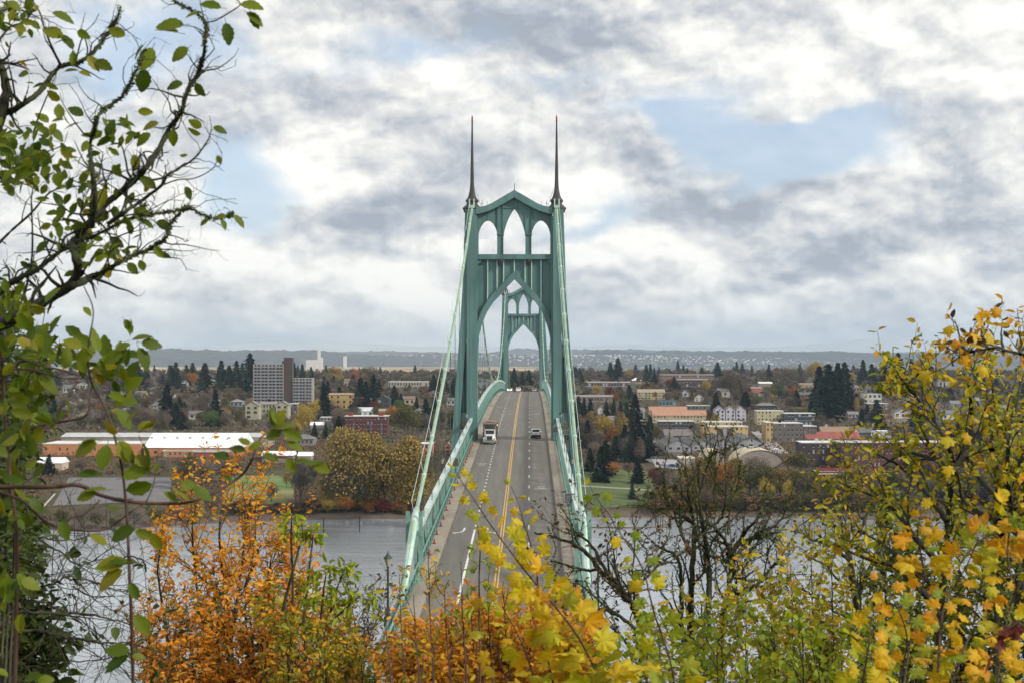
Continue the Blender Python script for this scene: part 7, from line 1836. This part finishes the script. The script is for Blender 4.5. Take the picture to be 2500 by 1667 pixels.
# 9 --- mass of leaves, lower right
bush('yellow_green_bush', 'yellow green bush of small leaves below the bare trees at the bottom right', 'shrub', [[(u0 + 20, 1950), (u0 + 10, 1760), (u0, v)] for u0, v in ((1640, 1560), (1700, 1500), (1760, 1520), (1820, 1440), (1880, 1400), (1930, 1380), (1980, 1340), (2030, 1370), (2080, 1400), (1850, 1540), (1950, 1500), (2050, 1500), (2130, 1450), (1740, 1600), (1900, 1600), (2000, 1600), (1560, 1600), (1600, 1640))],
     12.0, 1, I_yg, 7.5, (.3, .8), 6, (.1, .35), 13, .07, .55, M_barkb, .015, .9, t0=.1, extra=(I_olive, .25))
bush('fresh_green_bush', 'low bright green leafed bush along the bottom right of centre', 'shrub', [[(u0 + 10, 1950), (u0 + 5, 1800), (u0, v)] for u0, v in ((1470, 1640), (1540, 1600), (1610, 1580), (1680, 1570), (1750, 1560), (1820, 1560), (1890, 1550), (1960, 1550), (2030, 1560), (2100, 1560), (2170, 1570), (2240, 1560), (1580, 1650), (1720, 1640), (1860, 1640), (2000, 1640), (2140, 1640))],
     9.0, 1, I_lgreen, 9, (.2, .5), 7, (.08, .25), 17, .055, .8, M_barkb, .011, .6, t0=.1, droop=.05)
bush('shade_gap_shrub', 'shrub whose dark leaf colour gives shaded gaps behind the amber maple leaves, right edge', 'shrub', [[(u0 + 10, 1950), (u0 + 5, 1700), (u0, v)] for u0, v in ((2100, 1380), (2160, 1340), (2220, 1330), (2280, 1320), (2340, 1300), (2400, 1290), (2460, 1290), (2520, 1280), (2200, 1450), (2320, 1440), (2440, 1430))],
     10.5, 1, I_dgreen, 8, (.3, .8), 7, (.1, .3), 17, .07, .55, M_barkb, .018, .8, t0=.1, extra=(I_olive, .5))  # dark leaves paint the shade in the gaps between the maple leaves
S9 = [[(2150, 1420), (2190, 1480), (2215, 1560), (2200, 1640), (2185, 1760)], [(2260, 1350), (2250, 1440), (2235, 1500), (2220, 1580), (2200, 1720)], [(2390, 1310), (2360, 1380), (2330, 1430), (2300, 1500), (2290, 1640)], [(2400, 1410), (2385, 1480), (2370, 1540), (2340, 1620), (2310, 1700)], [(2500, 1290), (2440, 1300), (2390, 1320), (2340, 1380)],
      [(2500, 1420), (2470, 1470), (2450, 1560), (2430, 1700)], [(2250, 1250), (2240, 1300), (2250, 1360), (2260, 1420)], [(2480, 1190), (2470, 1260), (2460, 1340), (2470, 1420)], [(2300, 1550), (2330, 1620), (2350, 1700)], [(2130, 1500), (2120, 1580), (2100, 1700)], [(2420, 1560), (2440, 1640), (2450, 1720)]]
for i, q in enumerate(S9):
    lb = ['amber maple shoot left of the corner mass, leaning left', 'amber maple shoot with reddish stem left of the dark gap', 'amber maple shoot in the middle of the right corner', 'amber maple shoot with leaves stepping down to the right corner', 'maple branch of golden leaves entering from the right edge',
          'amber maple shoot near the very right edge, low', 'small golden maple shoot on top of the right corner mass', 'golden maple shoot highest at the right edge', 'short amber maple shoot low beside the dark gap', 'yellow maple shoot at the left side of the corner mass', 'amber maple shoot in the bottom right corner'][i]
    shoot(lb, q, 5.6 + .5 * math.sin(i * 1.9), (34, 58), MA, .005, 9 if i not in (8, 10) else 7, mixm=(MP if i % 2 else MLm, .3))
p = Plant('crimson_maple_sprig', 'dark crimson maple leaves hanging at the lower right edge', 'shoot')
p.limb([(2560, 1480), (2500, 1510), (2450, 1540), (2400, 1560)], 4.6, .004, .002, 0)
p.build(M_barkr, 'stem')
MC = [maple_mesh('leaf', leaf_mat('crimson_leaf', [(.07, .006, .004), (.12, .012, .005)], .3, vein='palm'), 9, .5)]
for (u, v, a, s) in [(2495, 1520, 215, 60), (2470, 1535, 190, 44), (2440, 1545, 260, 56), (2420, 1600, 240, 50)]: leaf_at(MC, u, v, 4.6, a, s, p.t, face=.1)

# 10 --- tall thin stems with drooping tufts of compound leaves, and a broken dead stem
def compound(p, u, v, y, ang, length, lf, out, n=7):
    a = math.radians(ang); ax = (CAMR * math.cos(a) + CAMU * math.sin(a)).normalized()
    b = Vector(P(u, v, y)); Lm = length / F * y; pts = []
    for i in range(6):
        t = i / 5; pts.append(np.array(b + ax * Lm * t + Vector((0, 0, -1)) * Lm * .55 * t * t + CAMB * .1 * t * Lm))
    p.tubes.append((np.array(pts), np.linspace(.0022, .0008, 6), 3))
    for k in range(1, n + 1):
        t = k / n; i = min(4, int(t * 5)); q = pts[i] * (1 - (t * 5 - i)) + pts[min(5, i + 1)] * (t * 5 - i)
        for s_ in (-1, 1):
            out[0].append(q); d = np.array(pts[min(5, i + 1)] - pts[i]); d /= np.linalg.norm(d) + 1e-9; out[1].append(d)
def tuft(label, stem, y, leaves_, r=.008, lf=.075):
    p = Plant('compound_leafed_shoot', label, 'shoot', 'shoots with compound leaves'); p.limb(stem, y, r, r * .5, .05)
    out = ([], [])
    for (u, v, a, ln) in leaves_: compound(p, u, v, y, a, ln, lf, out)
    p.build(M_barkr, 'stem'); leaf_stuff('leaflets', np.array(out[0]), np.array(out[1]), lf * .72, I_lgreen, p.t, .36, .45, .8)
o4 = (300, 1150, 2.94)
tuft('tall thin stem with a drooping lime tuft, left of the broken stem', zz([(1220, 950), (1218, 720), (1207, 500), (1210, 400), (1212, 310)], *o4), 10, [(712, 1256, 160, 18), (712, 1256, 20, 18), (712, 1275, 170, 22), (712, 1275, 10, 20), (711, 1290, 200, 18), (712, 1290, -20, 18), (712, 1262, 60, 16)], .010, .075)
tuft('tall thin stem with a round lime tuft, right of the broken stem', zz([(1295, 1090), (1320, 860), (1345, 640), (1368, 450)], *o4), 10, [(766, 1300, 150, 20), (766, 1300, 30, 20), (766, 1302, 100, 22), (766, 1304, 190, 18), (766, 1304, -10, 18)], .010, .075)
tuft('leafy shoot with drooping lime leaflets above the yellow green shrub, left', zz([(1420, 1060), (1440, 860), (1460, 720)], *o4), 9.5, [(795, 1395, 150, 40), (797, 1395, 20, 42), (793, 1420, 170, 40), (792, 1425, 10, 30), (797, 1390, 80, 30), (790, 1450, 180, 34), (790, 1455, 0, 34)], .008, .085)
tuft('leafy shoot with drooping lime leaflets above the yellow green shrub, middle', zz([(1490, 1010), (1530, 860), (1590, 700)], *o4), 9.5, [(838, 1390, 150, 36), (840, 1388, 10, 34), (832, 1410, -30, 40), (826, 1430, 200, 36), (840, 1386, 70, 20)], .008, .085)
tuft('leafy shoot with drooping lime leaflets above the yellow green shrub, right', zz([(1500, 1080), (1600, 980), (1720, 880)], *o4), 9.5, [(885, 1450, 30, 36), (870, 1462, 110, 36), (860, 1470, 200, 36), (885, 1450, -40, 40), (850, 1480, 90, 30)], .008, .085)
p = Plant('broken_stem', 'dark broken dead stem with a crooked top over the left river', 'dead stem')
p.limb(zz([(1150, 1000), (1180, 860), (1215, 740), (1250, 610), (1275, 520), (1310, 475)], *o4), 10, .012, .006, .02, .001); p.limb(zz([(1296, 500), (1288, 430), (1284, 345)], *o4), 10, .005, .003, 0)
p.build(M_barkb, 'stem')
tuft('slim shoot with narrow green leaves standing in the middle of the road view', [(1172, 1680), (1170, 1500), (1170, 1400), (1172, 1340), (1166, 1282)], 8, [(1166, 1290, 60, 12), (1170, 1330, 30, 26), (1170, 1340, 150, 26), (1171, 1370, 20, 28), (1171, 1380, 165, 28), (1170, 1420, 10, 30), (1170, 1430, 175, 28), (1170, 1470, 20, 30), (1170, 1480, 160, 30)], .006, .055)
# leaf litter and ground plants on the near hillside
n = 26000
x = GR.uniform(-60, 60, n); y = 3 + 90 * GR.random(n) ** 1.4; z = np.array([tz(a, b) for a, b in zip(x, y)]) + .05 + .5 * GR.random(n) ** 2
V, Fq = quads(np.stack([x, y, z], 1), rnd_dir(n), rnd_dir(n), .12 + .18 * GR.random(n), .18 + .2 * GR.random(n))
o = place('ground_cover', arr_mesh('ground_cover', V, Fq, I_olive)); o['kind'] = 'stuff'
# the thicket goes on beyond both edges of the view
bush('yellow_leafed_thicket', 'yellow leafed thicket continuing beyond the right edge', 'shrub', [[(u0, 1950), (u0 + 20, 1600), (u0 - 20, v)] for u0, v in ((2620, 1100), (2720, 1300), (2840, 1000), (2960, 1250), (3080, 1050), (3200, 1300), (3320, 1150), (2660, 1450), (2900, 1450), (3140, 1480))],
     10.0, 1, I_yg, 4, (.3, .9), 5, (.1, .35), 9, .07, .55, M_barkd, .02, .9, t0=.15, extra=(I_olive, .35))
bush('green_leafed_thicket', 'green leafed thicket continuing beyond the left edge', 'shrub', [[(u0, 1950), (u0 - 10, 1500), (u0 + 20, v)] for u0, v in ((-120, 500), (-220, 800), (-330, 600), (-450, 900), (-580, 700), (-700, 1000), (-160, 1200), (-400, 1300))],
     7.0, 1, I_dgreen, 4, (.2, .6), 5, (.1, .25), 9, .07, .6, M_barkd, .02, .6, t0=.15, extra=(I_olive, .4))
